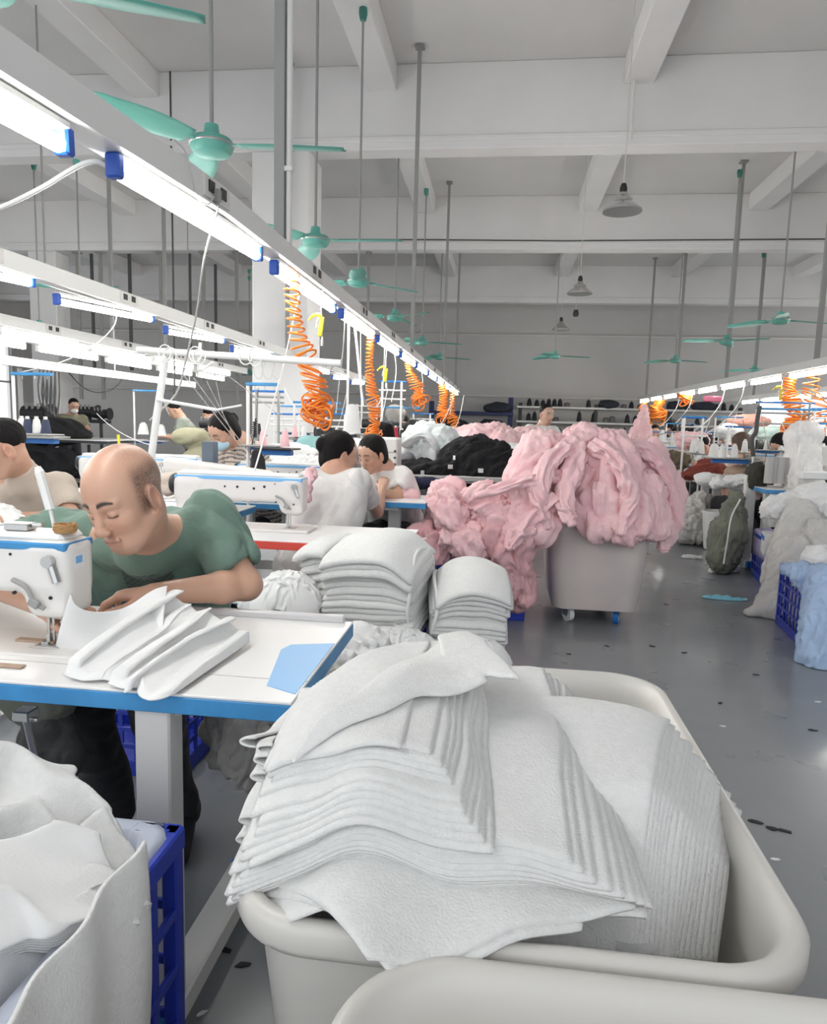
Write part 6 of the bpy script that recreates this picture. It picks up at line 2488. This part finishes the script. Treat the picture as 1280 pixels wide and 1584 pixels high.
# dark bag with a mark hanging under the front table
q = at(78, 1158, Y=1.62)
s = SDF().ell((0, 0, 0), (.085, .045, .115), k=.03).cap((.0, 0, .08), (.01, 0, .16), .05, .04, k=.04)
v, F = s.mesh(.007)
N = vnormals(v, F)
v = v+N*(.008*(billow(v*13, 2)-.4))[:, None]
bagd = empty('dark_bag', q, 0, 'dark grey bag with a black letter hanging under the front table', 'bag')
fast_mesh('bag_body', v, F, mat('dark_grey_nylon', (.06, .06, .058), .55, bump=.2, bscale=80), bagd)
text_part('M', .028, M_black, bagd, Matrix.Translation((.0, -.056, -.0)) @ Matrix.Rotation(PI/2, 4, 'X'))
q = at(30, 1135, Y=1.5)
garment('grey_bag', 'dull olive grey cloth bag under the front table at the left edge', [((-1.15, 1.62, .58), (.10, .06, .07))], M_sage, 93, (1, 0, 0), amp=.012, f=14, h=.008, cat='bag', zmin=0)
small('table_clamp', MB().tube([(0, 0, 0), (.02, 0, -.10)], .008, 8).tube([(-.03, 0, .0), (.03, 0, .0)], .006, 8).box((0, 0, .012), (.02, .02, .012), b=.003), M_steel, at(40, 1112, Y=1.42), 'steel clamp under the front table at the far left', 'clamp')
make_crate((-1.35, 2.5, 0), .26, .2, .34, 0, 'dark blue crate on the floor behind the bald man\'s legs')
# ------------------------------------------------------------------ back wall shelving
M_rackb = mat('navy_rack', (.02, .03, .12), .5)
M_rackd = mat('dark_rack_post', (.04, .04, .045), .5)
root = empty('storage_rack', (-.9, 21.2, 0), 0, 'dark blue storage rack with netting at the left of the back wall shelving', 'rack')
for x in (-1.2, 1.12):
    MB().box((x, 0, 1.05), (.07, .07, 1.05 if x > 0 else .9), b=.01).build('upright', M_rackb, root)
for z in (1.15, 1.62):
    MB().box((0, 0, z), (1.2, .3, .05), b=.01).build('shelf_board', M_rackb, root)
net = mat('dark_netting', (.03, .035, .05), .8)
garment('netting_bundle', 'dark netting bundle lying on the blue rack\'s top shelf', [((-.15, 21.0, 1.78), (.42, .2, .16))], net, 95, (1, 0, .3), amp=.04, f=4, h=.03, cat='netting')
garment('netting_bundle', 'dark netting bundle on the blue rack\'s middle shelf, left end', [((-1.5, 21.0, 1.32), (.5, .2, .14))], net, 96, (1, 0, .3), amp=.04, f=4, h=.03, cat='netting')
garment('netting_bundle', 'dark netting bundle on the blue rack\'s middle shelf, right end', [((-.3, 21.0, 1.30), (.40, .2, .12))], net, 97, (1, 0, .3), amp=.04, f=4, h=.03, cat='netting')
root = empty('shelving', (3.4, 21.3, 0), 0, 'white shelving with dark posts along the back wall', 'shelving')
for x in (-2.9, -.75, 1.3, 3.2):
    MB().box((x, -.2, .98), (.05, .05, .98), b=.01).build('upright', M_rackd, root)
for z in (.55, 1.0, 1.42, 1.84):
    MB().box((.15, 0, z), (3.15, .28, .03), b=.005).build('shelf_board', M_offw, root)
rs = random.Random(8)
proto = MB().lathe([(0, 0), (.075, 0), (.075, .02), (.05, .20), (.02, .22), (.02, .25), (0, .25)], n=10).build('thread_cone', M_tblack)
protos = {0: proto}
proto2 = MB().lathe([(0, 0), (.085, 0), (.085, .12), (.05, .15), (0, .15)], n=10).build('thread_cone', mat('grey_thread', (.16, .15, .15), .8))
used = [False, False]
num = {}
cnt = 0
for zi, z in enumerate((1.03, 1.45, 1.87)):
    x = .75
    while x < 6.4:
        if rs.random() < .76:
            k = 0 if rs.random() < .7 else 1
            src = (proto, proto2)[k]
            o = src if not used[k] else src.copy()
            if used[k]:
                COL.objects.link(o)
            used[k] = True
            o.location = (x, 21.12+rs.uniform(-.04, .04), z)
            s_ = rs.uniform(.8, 1.25)
            o.scale = (1, 1, s_ if zi < 2 else s_*.8)
            kind = ('tall dark', 'squat grey')[k]
            num[k, zi] = num.get((k, zi), -1)+1
            tag(o, '%s cone, %s of its kind from the left, back wall %s shelf' % (kind, ORD[min(19, num[k, zi])], ('lowest visible', 'middle', 'top')[zi]), 'thread cone', '%s cones, back wall %s shelf' % (kind, ('lowest visible', 'middle', 'top')[zi]))
        x += rs.uniform(.15, .24)
for i, (x, z, w) in enumerate(((3.0, 1.87, .28), (4.9, 1.87, .3), (5.6, 1.87, .35))):
    garment('cone_sack', '%s from the left of the dark sacks on the back wall\'s top shelf' % ORD[i], [((x, 21.1, z+.10), (w, .15, .12))], net, 60+i, (1, 0, 0), amp=.03, f=6, h=.03, cat='sack')

# ------------------------------------------------------------------ right side of the aisle
def sack(name, label, pts, mt, seed=0, amp=.02, f=9, axis=(0, 0, 1), cat='bag', h=.012, k=.06, fine=.45, zmin=.003):
    return garment(name, label, pts, mt, seed, axis, amp=amp*1.1, f=f*1.4, h=h, cat=cat, k=k, fine=fine, zmin=zmin)


# front crate at the right edge with its cloths
cr = at(1245, 998, Z=0)
make_crate((2.14, 4.72, 0), .25, .30, .42, R(-6), 'blue slatted crate nearest the aisle at the right edge', nv=(8, 8), nh=4)
liner((2.14, 4.72, .01), .235, .285, .43, R(-6), M_film, 'milky film liner inside the blue crate at the right edge', over=.05, seed=2)
sack('cloth_lump', 'pale blue cloth hanging over the near corner of the right edge crate', [(at(1222, 882, Y=4.52), at(1246, 886, Y=4.45), .035, .05), (at(1243, 890, Y=4.43), at(1247, 908, Y=4.42), .05, .035)], M_lblue, 3, .02, 14, cat='cloth')
sack('pale_blue_bag', 'pale blue translucent bag slumped to the floor at the right edge', [(at(1278, 900, Y=4.32), at(1268, 1015, Y=4.18), .10, .12), (at(1300, 930, Y=4.3), at(1300, 1000, Y=4.2), .16, .17)], M_lblue, 4, .022, 9)
sack('white_bag', 'white film bulging from the top of the right edge crate', [(at(1265, 868, Y=4.65), at(1300, 872, Y=4.7), .09, .12), ((2.15, 4.75, .30), (.18, .22, .12))], mat('white_film', (.80, .79, .78), .4, bump=.3, bscale=24), 5, .025, 10)
# big leaning milky bag with frame
sack('milky_bag', 'large milky bag leaning into the aisle, pointed corner on the floor', [(at(1240, 800, Y=5.8), at(1220, 900, Y=5.5), .14, .18), (at(1195, 935, Y=5.25), at(1160, 948, Y=5.2), .10, .03), (at(1225, 860, Y=5.5), at(1205, 945, Y=5.2), .15, .11)], M_film, 6, .018, 7, axis=(.6, 0, 1), h=.014)
sack('white_cloth', 'white cloth draped over the bench above the big milky bag', [(at(1200, 790, Y=5.9), at(1270, 785, Y=5.9), .10, .13), (at(1222, 800, Y=5.85), at(1235, 835, Y=5.8), .08, .06), (at(1265, 770, Y=5.9), at(1300, 790, Y=5.8), .12, .16)], M_fw2, 7, .035, 8, axis=(1, 0, .3), cat='fabric')
sack('translucent_bag', 'translucent grey bag hanging before the white draped cloth at the right edge', [(at(1265, 830, Y=5.6), at(1270, 880, Y=5.4), .13, .15)], M_film, 8, .022, 9)
small('white_board_box', MB().box((0, 0, 0), (.15, .10, .085), b=.006).box((-.151, 0, .05), (.002, .10, .018), mi=1), [M_white, M_blue], at(1212, 842, Y=5.9), 'white box with a blue strip on the lilac lined crate', 'box', rz=R(-14))
make_crate((2.56, 6.45, 0), .27, .32, .40, R(-8), 'blue crate with lilac liner beside the white leg frame', nv=(8, 8), nh=4)
liner((2.56, 6.45, .01), .258, .308, .41, R(-8), M_lilac, 'lilac film liner draped over the blue crate by the leg frame', over=.20, seed=7)
# sage sack hanging on the leg frame
sack('sage_sack', 'greyish green woven sack hanging beside the white leg frame', [(at(1140, 770, Y=6.9), at(1128, 820, Y=6.8), .06, .13), (at(1125, 830, Y=6.8), at(1118, 862, Y=6.75), .16, .14)], M_sage, 9, .028, 7, axis=(.1, 0, 1), h=.013)
bar('cord', at(1140, 775, Y=6.62), None, .007, M_white, 'white string tied along the greyish green sack', 'cord', pts=spline([at(1146, 772, Y=6.65), at(1132, 800, Y=6.62), at(1126, 835, Y=6.56), at(1124, 848, Y=6.56), at(1120, 872, Y=6.55)]))
sack('white_bag', 'crumpled white bag under the bench just right of the pink tub', [(at(1085, 775, Y=8.5), at(1068, 810, Y=8.4), .10, .20), (at(1062, 825, Y=8.35), at(1090, 828, Y=8.35), .10, .12)], M_film, 10, .035, 6)
make_crate((2.72, 9.3, 0), .22, .3, .34, 0, 'far blue crate with a lilac liner right of the pink tub', nv=(8, 6))
liner((2.72, 9.3, .01), .21, .29, .35, 0, M_lilac, 'lilac liner in the far blue crate right of the pink tub', over=.12, seed=9)
root = empty('bucket', at(1108, 850, Z=0), 0, 'white plastic bucket between white bag and greyish green sack', 'bucket')
MB().lathe([(0, .01), (.13, .01), (.17, .40), (.18, .40), (.18, .43), (.16, .43), (.125, .03), (0, .03)], n=28).build('bucket_body', M_white, root)
# benches
def bench(name, label, x0, y0, W, D, z, edge, legs=((0, 0),), leg_h=None):
    return make_table(name, (x0+W, y0, 0), W, D, z, edge, label, near_leg_x=-W+.12)


bench('sewing_table', 'blue edged table right of the aisle with a wrapped spool pack', 2.35, 6.62, 1.3, .55, .80, M_bluee)
bench('sewing_table', 'table right of the aisle strewn with rust coloured cloth', 2.30, 8.5, 1.4, .55, .80, M_bluee)
bench('sewing_table', 'third table right of the aisle, beyond the rust cloth', 2.35, 10.6, 1.4, .55, .80, M_bluee)
bench('sewing_table', 'fourth table right of the aisle, near the two small figures', 2.35, 13.0, 1.4, .55, .80, M_bluee)
bench('sewing_table', 'table in the farther row at the right picture edge', 4.6, 8.0, 1.4, .55, .80, M_bluee)
bench('sewing_table', 'second table of the farther row right of the aisle', 4.6, 11.0, 1.4, .55, .80, M_bluee)
root = empty('leg_frame', (at(1150, 880, Z=0)[0], at(1150, 880, Z=0)[1], 0), 0, 'white leg frame with blue foot beside the greyish green sack', 'frame')
MB().box((.0, 0, .46), (.05, .035, .44), b=.006).box((.03, .25, .06), (.04, .34, .03), b=.005).build('upright', M_offw, root)
MB().box((.03, -.10, .06), (.042, .03, .032), b=.005).build('foot_cap', M_blue, root)
sack('rust_cloth', 'rust red cloth sprawled on the second table right of the aisle', [(at(1062, 735, Y=8.6), at(1095, 722, Y=8.7), .05, .09), (at(1100, 722, Y=8.7), at(1140, 735, Y=8.75), .08, .04)], M_rust, 12, .03, 9, axis=(1, 0, 0), cat='fabric')
sack('white_cloth', 'crumpled white cloth before the rust red cloth on the right', [(at(1112, 748, Y=7.6), at(1172, 745, Y=7.5), .05, .06)], M_fw2, 13, .03, 9, axis=(1, 0, 0), cat='fabric')
sack('white_cloth', 'white cloth pieces behind the rust red cloth on the right', [(at(1085, 712, Y=9.1), at(1120, 715, Y=9.1), .07, .08)], M_fw2, 14, .04, 8, axis=(1, 0, 0), cat='fabric')
sack('dark_cloth', 'dark olive cloth beside the wrapped spool pack', [(at(1172, 730, Y=7.0), at(1172, 742, Y=7.0), .09, .09)], mat('dark_olive', (.04, .04, .03), .9), 15, .02, 9, cat='fabric')
sack('black_cloth', 'black cloth hanging under the blue edged table on the right', [(at(1195, 790, Y=7.0), at(1205, 830, Y=7.0), .15, .13)], M_blk, 16, .03, 8, cat='fabric')
sack('pink_garment', 'pink cloth on the stand beside the far seated worker on the right', [(at(1058, 682, Y=10.4), at(1082, 680, Y=10.4), .10, .11)], M_pink, 17, .04, 7, axis=(1, 0, 0), cat='garment')
sack('pink_garment', 'pink garment hanging upright just above the tub pile\'s right shoulder', [(at(998, 628, Y=11.0), at(996, 645, Y=11.0), .03, .06), (at(996, 645, Y=11.0), at(990, 676, Y=11.0), .06, .17)], M_pink, 18, .03, 8, cat='garment')
sack('brown_cloth', 'brownish dark cloth heap under the leftmost blue stand on the right', [(at(1040, 710, Y=10.0), at(1055, 712, Y=10), .10, .10)], mat('brown_cloth', (.14, .11, .07), .9), 19, .03, 7, cat='fabric')
# wrapped spool pack and white wrapped lump
root = empty('spool_pack', at(1202, 748, Y=6.85), 0, 'film wrapped pack of grey spools on the blue edged table', 'spool pack')
for i in range(4):
    MB().lathe([(0, 0), (.04, 0), (.038, .24), (0, .24)], (-.075+.05*i, .02*(i % 2), 0), 14).build('spool', mat('grey_spool', (.42, .41, .40), .5), root)
sack('wrapped_lump', 'big white wrapped lump at the right edge above the blue edged table', [(at(1242, 740, Y=6.9), at(1242, 700, Y=6.9), .17, .14), (at(1236, 675, Y=6.9), at(1250, 672, Y=6.9), .12, .12)], mat('frosted_film', (.80, .78, .76), .4, bump=.3, bscale=20), 20, .02, 9, cat='bag')
small('pinkish_box', MB().box((0, 0, .0), (.10, .08, .09), b=.01), M_bin, at(1275, 705, Y=7.0), 'pale pinkish box at the right edge beside the wrapped lump', 'box')
small('white_box', MB().box((0, 0, .0), (.12, .08, .035), b=.01), M_white, at(1258, 735, Y=6.6), 'flat white box at the right edge on the blue edged table', 'box')
for i, (x, y, Y, w, zt_) in enumerate(((1057, 644, 10.5, .30, .28), (1108, 645, 10.6, .36, .25), (1172, 632, 7.6, .60, .26), (1262, 655, 7.6, .3, .2), (1032, 655, 13.5, .5, .2), (1230, 640, 11.5, .5, .2))):
    thread_stand((at(x, y, Y=Y)[0], Y, .86), '%s blue topped thread stand right of the aisle, counted from the left' % ['second', 'third', 'fourth', 'rightmost', 'first', 'fifth'][i], hgt=at(x, y, Y=Y)[2]-.86, w=w, z_tray=zt_)
pn = 0
for i, (px, py, Y, r_, hh_, m_) in enumerate(((1117, 708, 7.7, .038, .12, M_twhite), (1136, 708, 7.7, .040, .12, M_twhite), (1207, 714, 7.6, .042, .14, M_twhite), (1235, 716, 7.6, .040, .13, M_twhite), (1258, 702, 7.8, .035, .10, M_twhite), (1078, 698, 9.8, .05, .16, M_twhite), (1104, 712, 8.9, .07, .18, M_twhite), (1273, 704, 7.8, .035, .10, M_twhite))):
    q = at(px, py, Y=Y)
    cone(q, m_, '%s white thread cone right of the aisle, counted along the stands' % ORD[i], r_, hh_, group='white cones right of the aisle')
small('cone_tray', MB().box((0, 0, 0), (.26, .10, .006), b=.002).box((0, 0, -.03), (.18, .03, .02), mi=1), [M_gsteel, M_blue], at(1222, 716, Y=7.6), 'dark cone tray with a blue bracket above the wrapped spool pack', 'tray')
small('cone_tray', MB().box((0, 0, 0), (.26, .10, .006), b=.002).box((0, 0, -.03), (.18, .03, .02), mi=1), [M_gsteel, M_blue], at(1130, 709, Y=7.7), 'dark cone tray behind the rust red cloth', 'tray')
for i, (px, py, Y) in enumerate(((1070, 725, 10.8), (1215, 735, 8.4), (1250, 720, 11.2), (1130, 728, 10.9))):
    copy_tree(mc6, (at(px, py, Y=Y)[0], Y, .802), label='%s white sewing machine on the tables right of the aisle' % ORD[i], group='machines right of the aisle')
# workers on the right
person_at('worker with brown hair behind the rust red cloth table', 1146, 688, 8.3, 150, 20, (.55, .40, .36), 'long', h=.012, fem=True, hair_col=mat('brown_hair', (.08, .045, .03), .6, bump=.4, bscale=140))
person_at('woman with long black hair leaning by the wrapped lump', 1208, 690, 7.9, 60, 35, (.10, .10, .14), 'tail', h=.011, fem=True)
person_at('worker with an orange top seen under the left blue stand on the right', 1086, 690, 10.2, 70, 25, (.70, .32, .18), 'short', h=.014)
person_at('smallest worker at the back right, left of the pair by the shelves', 1014, 668, 14.0, 0, 15, (.60, .66, .62), 'short', h=.016)
person_at('smallest worker at the back right, right of the pair by the shelves', 1037, 662, 14.5, 120, 25, (.62, .60, .58), 'long', h=.016)
person_at('black haired worker at the right picture edge', 1274, 694, 8.6, 70, 25, (.7, .68, .66), 'bun', h=.013, fem=True)
# black twisted cable bundle and hoses on the right rails
bar('cable_bundle', at(1180, 628, Y=7.5), None, .022, M_cableb, 'thick black twisted cable bundle hanging right of the aisle', 'cable', pts=spline([at(1176, 628, Y=7.5), at(1172, 650, Y=7.5), at(1170, 668, Y=7.5), at(1164, 680, Y=7.5), at(1166, 706, Y=7.5)]))
def on_rail(px, X=3.62, z=2.0):
    lo, hi = 5.5, 20
    for _ in range(40):
        y = (lo+hi)/2
        v = V(X, y, z)-V(0, 0, CAMH)
        if 640+FPX*(v@_R)/(v@_F) > px:
            lo = y
        else:
            hi = y
    return V(X, y, z)


for i, (px, py, X, r_, tr, tn, bn) in enumerate(((1226, 668, 3.62, .13, .012, 22, 8), (1018, 640, 3.62, .16, .022, 12, 8), (996, 640, 3.62, .11, .018, 14, 0), (1262, 655, 3.62, .16, .008, 8, 3), (1062, 618, 3.62, .13, .014, 10, 4))):
    q = on_rail(px, X)
    coil_hose('coiled_hose', ['thick orange coiled hose hanging beside the black haired woman right of the aisle', 'yellowish orange hose bunch near the far end of the right rail', 'slim pink orange hose at the far end of the right rail', 'loose orange hose loops at the right picture edge', 'small orange hose loops midway along the right rail'][i],
              q, at(px, py, Y=q[1]), r_, tn, tr, 20+i, 1.15, bn, group='orange hoses right of the aisle')
q = on_rail(1209)
air_gun(at(1210, 600, Y=q[1]), 'lime yellow air gun under the right rail', R(-20), 1.5, group='air guns right of the aisle')
q = on_rail(1110)
small('hanging_scissors_pouch', MB().box((0, 0, 0), (.16, .02, .05), b=.02).tube([(0, 0, .04), (0, 0, .22)], .006, 6), mat('magenta_plastic', (.55, .12, .22), .5), at(1103, 617, Y=q[1]), 'magenta pouch hanging under the right rail', 'pouch')
q = on_rail(1165)
for i, px in enumerate((1072, 1052, 1122, 1152)):
    q = on_rail(px)
    bar('cord', q, None, .008, M_white, '%s from the left of the white cords drooping from the right rail' % ORD[[1, 0, 2, 3][i]], 'cord', pts=spline([q, q+V(-.05, 0, -.25), q+V(-.25, 0, -.55), q+V(-.5, 0, -.75)]), group='white cords under the right rail')

# ------------------------------------------------------------------ scraps on the floor
q = at(1118, 926, Z=0)
P = np.zeros((40, 24, 3))
for i in range(40):
    for j in range(24):
        u, v = i/39, j/23
        w_ = math.sin(PI*(.06+.9*u))**.6
        P[i, j] = (q[0]-.15+.33*u, q[1]-.0+(.12*(v-.5))*w_-.02*u, .004+.018*max(0, math.sin(v*9+u*7))*math.sin(PI*v)*w_+.012*math.sin(u*14)**2*math.sin(PI*v))
o = cloth_obj('face_mask_scrap', P, mat('light_blue_nonwoven', (.25, .60, .75), .8), thick=.002)
tag(o, 'light blue rag lying on the aisle floor', 'rag')
sack('scrap', 'white cloth scrap on the floor below the greyish green sack', [(at(1100, 884, Z=.015), at(1140, 882, Z=.015), .025, .03)], M_fw2, 22, .01, 20, cat='scrap', h=.008)
sack('scrap', 'white scrap on the floor right of the pink cuff', [(at(1060, 862, Z=.01), at(1085, 864, Z=.01), .025, .02)], M_fw2, 23, .01, 20, cat='scrap', h=.008)
rs = random.Random(12)
sc_list = [(1170, 1272), (1195, 1282), (1215, 1286)]
for i, (x, y) in enumerate(sc_list):
    q = at(x, y, Z=0)
    P_ = [(rs.uniform(.010, .016)*math.cos(a)*1.8, rs.uniform(.004, .009)*math.sin(a)*1.6) for a in np.linspace(0, 6.28, 9)[:-1]]
    small('dark_debris', MB().prism(P_, 0, .003), M_black, (q[0], q[1], .0005), '%s from the left of three dark flakes on the floor right of the front tub' % ORD[i], 'debris', rz=-.3, group='three dark flakes right of the tub')
for i, (x, y, k, wh) in enumerate(((1030, 935, 0, 'beside the wheeled tub\'s aisle side caster'), (1170, 1044, 0, 'in front of the pale blue bag'), (1115, 1088, 0, 'midway along the aisle, left of the pale blue bag\'s foot'),
                                (1120, 1124, 1, 'in the middle of the aisle behind the front tub'), (320, 1487, 1, 'left of the front tub, by the table foot'), (350, 1470, 0, 'between table foot and front tub'), (1266, 1086, 1, 'at the right picture edge below the pale blue bag'),
                                (1258, 1130, 0, 'at the right picture edge behind the front tub'), (1060, 1010, 0, 'between wheeled tub and front tub, nearer the aisle middle'), (880, 1012, 0, 'just behind the front tub\'s far rim'), (376, 1493, 0, 'touching the shade under the front tub\'s left side'),
                                (345, 1405, 1, 'beside the foot bar of the front table'), (1010, 1000, 0, 'right of the wheeled tub\'s blue caster'), (940, 1000, 0, 'in front of the wheeled tub, centre'), (310, 1570, 1, 'at the bottom edge left of the front tub'), (1200, 1330, 1, 'right of the front tub below the three dark flakes'))):
    q = at(x, y, Z=0)
    n = 7
    L = (.02 if k else .025)
    P_ = [(rs.uniform(.4, 1)*L*math.cos(a), rs.uniform(.3, .8)*L*.5*math.sin(a)) for a in np.linspace(0, 6.28, n+1)[:-1]]
    small('floor_scrap', MB().prism(P_, 0, .003), [M_black, M_paper][k], (q[0], q[1], .0005), '%s scrap on the floor %s' % (('dark', 'white')[k], wh), 'scrap', rz=rs.uniform(-1, 1), group='small %s scraps on the floor' % ('dark', 'white')[k])
# ------------------------------------------------------------------ the busy far workstations
def rack_frame(px, py, Y, wpx, hpx, label, mt=M_white, group=None, cross=2):
    """free standing thin frame with cross rods"""
    a = at(px, py, Y=Y)
    w = wpx/FPX*Y
    hh = hpx/FPX*Y
    root = empty('thread_rack', (a[0], Y, 0), 0, label, 'thread rack', group)
    for x in (0, w):
        MB().tube([(x, 0, 0), (x, 0, a[2])], .013, 8).build('upright', mt, root)
    for k in range(cross):
        z = a[2]-hh*k/max(1, cross)
        MB().tube([(-.04, 0, z), (w+.05, 0, z)], .010, 8).build('cross_rod', mt if k else M_blue, root)
    return root


GRF = 'thin thread frames among the far workstations'
for i, (px, py, Y, w, h_, lb) in enumerate((
        (1060, 646, 9.2, 26, 40, 'white frame with blue top rod just right of the tub pile'),
        (1128, 660, 9.0, 34, 30, 'white frame behind the rust red cloth'),
        (1175, 622, 8.6, 70, 46, 'wide dark rod frame behind the black cable bundle'),
        (1262, 632, 8.4, 30, 40, 'white frame at the right picture edge'),
        (1080, 668, 12.0, 30, 20, 'white frame beyond the orange topped worker'),
        (1008, 668, 12.5, 30, 26, 'pale frame by the two smallest workers'),
        (592, 590, 8.2, 30, 40, 'white frame right of the straight orange hose'),
        (560, 618, 9.6, 24, 30, 'white frame above the two leaning women'),
        (505, 640, 7.2, 30, 30, 'white frame behind the small white bag'),
        (640, 640, 11.0, 26, 24, 'white frame above the pale garment pile'),
        (397, 605, 6.2, 36, 26, 'blue and white frame behind the dark coiled cord'),
        (425, 640, 7.0, 40, 26, 'white frame behind the two pink cones'))):
    rack_frame(px, py, Y, w, h_, lb, M_gsteel if 'dark' in lb else M_white, GRF, 3)

M_tred = mat('red_thread', (.45, .03, .06), .8)
M_tgreen = mat('teal_thread', (.25, .45, .45), .8)
cl = [(1072, 700, 9.1, M_twhite, 'white'), (1085, 702, 9.1, M_twhite, 'white'), (1152, 700, 7.8, M_twhite, 'white'), (1168, 698, 8.6, M_tblack, 'black'), (1186, 700, 8.0, M_twhite, 'white'), (1222, 690, 8.4, M_twhite, 'white'),
      (1246, 690, 8.4, M_twhite, 'white'), (1265, 694, 8.4, M_tgreen, 'teal'), (1046, 690, 11.5, M_twhite, 'white'), (1024, 684, 12.4, M_twhite, 'white'), (1098, 690, 10.8, M_tblack, 'black'), (1126, 690, 10.8, M_twhite, 'white'),
      (598, 676, 8.0, M_twhite, 'white'), (612, 678, 8.2, M_tred, 'red'), (622, 682, 7.9, M_tblack, 'black'), (634, 676, 9.6, M_tred, 'red'), (566, 672, 8.8, M_twhite, 'white'), (548, 676, 8.2, M_tblack, 'black'), (506, 672, 7.2, M_tblack, 'black'),
      (646, 676, 9.4, M_twhite, 'white'), (535, 670, 9.0, M_tpink, 'pink'), (470, 676, 6.4, M_twhite, 'white'), (456, 676, 6.4, M_tpink, 'pink'), (400, 672, 6.3, M_tblack, 'black')]
wh = {}
for i, (px, py, Y, m_, cname) in enumerate(cl):
    side = 'right of the aisle' if px > 900 else 'beyond the two women'
    k = (cname, side)
    wh.setdefault(k, []).append((px, i))
for k, lst in wh.items():
    lst.sort()
for i, (px, py, Y, m_, cname) in enumerate(cl):
    side = 'right of the aisle' if px > 900 else 'beyond the two women'
    n = [j for _, j in wh[(cname, side)]].index(i)
    lab = '%s far %s thread cone %s' % (ORD[n], cname, side) if len(wh[(cname, side)]) > 1 else 'only far %s thread cone %s' % (cname, side)
    q = at(px, py, Y=Y)
    sc_ = Y/8
    root = cone(q, m_, lab, .036*sc_, .12*sc_, group='far %s cones %s' % (cname, side))
    MB().tube([(0, 0, -q[2]), (0, 0, 0)], .008, 6).box((0, 0, -.008), (.07, .05, .006)).build('spindle_stand', M_gsteel, root)

lumps = [(1160, 652, 12.5, .34, .10, mat('salmon_cloth', (.80, .42, .33), .9), 'salmon coloured cloth strung behind the black cable bundle'),
         (1128, 668, 12.0, .20, .12, M_fw2, 'pale cloth behind the brown haired worker'),
         (1100, 742, 8.2, .16, .07, M_fw2, 'white cloth edge under the rust red cloth'),
         (1190, 672, 11.5, .3, .12, mat('mint_cloth', (.55, .68, .62), .9), 'pale mint cloth behind the black haired woman'),
         (1262, 745, 7.6, .12, .07, M_blk, 'small black cloth by the pinkish box'),
         (1138, 728, 7.9, .10, .05, M_card, 'cardboard coloured bundle beside the rust red cloth'),
         (1162, 716, 7.9, .09, .07, M_fg, 'grey bundle left of the wrapped spool pack'),
         (1220, 752, 7.2, .12, .04, M_fw2, 'white folded cloth beside the wrapped lump'),
         (560, 690, 6.8, .14, .06, M_fw2, 'white cloth between the two women and the far frames'),
         (612, 640, 9.2, .12, .10, M_fg, 'grey bundle above the pale garment pile, far back'),
         (440, 700, 6.0, .3, .06, M_fw2, 'pile of thin white cloth on the table behind the pink cones'),
         (482, 690, 6.2, .12, .08, M_tgreen, 'teal tinted cloth left of the small white bag')]
for i, (px, py, Y, rx_, rz_, m_, lb) in enumerate(lumps):
    garment('cloth_bundle', lb, [(at(px, py, Y=Y), (rx_, .14, rz_))], m_, 140+i, (1, 0, .2), amp=.03, f=10, h=.018, cat='fabric', group=None)
# dark sewing heads far beyond the women
for i, (px, py, Y, lb) in enumerate(((572, 655, 8.6, 'dark sewing head above the second woman'), (500, 668, 7.4, 'dark sewing head beside the small white bag'), (618, 660, 8.8, 'dark sewing head left of the pale garment pile'), (640, 655, 10.5, 'dark sewing head above the pale garment pile'),
                                (1176, 690, 9.2, 'dark sewing head right of the brown haired worker'), (1060, 662, 11.8, 'dark sewing head behind the first blue stand'), (1256, 676, 9.5, 'dark sewing head at the right picture edge'), (1100, 676, 12.2, 'dark sewing head far behind the rust red cloth'))):
    black_head(px, py, Y, lb, .55)
# thin threads and cords around the stands
tl = [((1176, 628, 7.5), (1196, 700, 7.7)), ((1245, 628, 7.6), (1222, 700, 7.6)), ((1232, 640, 8.0), (1262, 632, 8.0)), ((1140, 640, 8.2), (1117, 700, 7.7)), ((1100, 645, 10), (1078, 690, 9.6)), ((1060, 640, 10), (1020, 672, 11)),
      ((1210, 655, 8), (1240, 690, 8)), ((1150, 650, 9), (1170, 700, 8.5)), ((600, 600, 8), (585, 660, 7.5)), ((640, 610, 9), (610, 668, 8.2)), ((520, 560, 6), (470, 610, 6)), ((540, 590, 6.4), (520, 668, 6.2)), ((700, 620, 12), (672, 665, 10)), ((718, 612, 15), (705, 660, 12)),
      ((440, 600, 5.5), (470, 640, 5.5)), ((400, 600, 4.4), (392, 700, 4.4)), ((430, 600, 4.4), (441, 664, 4.4)), ((250, 600, 6), (262, 640, 6)), ((150, 640, 6), (240, 690, 4))]
tl.sort(key=lambda q: q[0][0])
for i, (a, b_) in enumerate(tl):
    A_, B_ = at(a[0], a[1], Y=a[2]), at(b_[0], b_[1], Y=b_[2])
    bar('thread_line', A_, None, .0035*a[2]/7, [M_cable, M_white, M_cableb][i % 3], '%s from the left of thin sagging lines among the stands, a %s one' % (ORD[i], ['grey', 'white', 'dark'][i % 3]), 'thread', pts=sag(A_, B_, .05*a[2]/7, 10), n=5, group='thin sagging lines among the stands')
# fluorescent reflections need none: more workers in the farther rows
person_at('worker in a pale top at the fourth table right of the aisle', 1122, 676, 12.6, 20, 25, (.62, .58, .56), 'short', h=.016)
person_at('worker in a teal top far behind the wrapped lump', 1238, 668, 11.8, -20, 25, (.18, .36, .36), 'long', h=.016, fem=True)
person_at('worker in grey far beyond the straight orange hose', 625, 655, 11.8, 30, 25, (.35, .35, .36), 'short', h=.016)
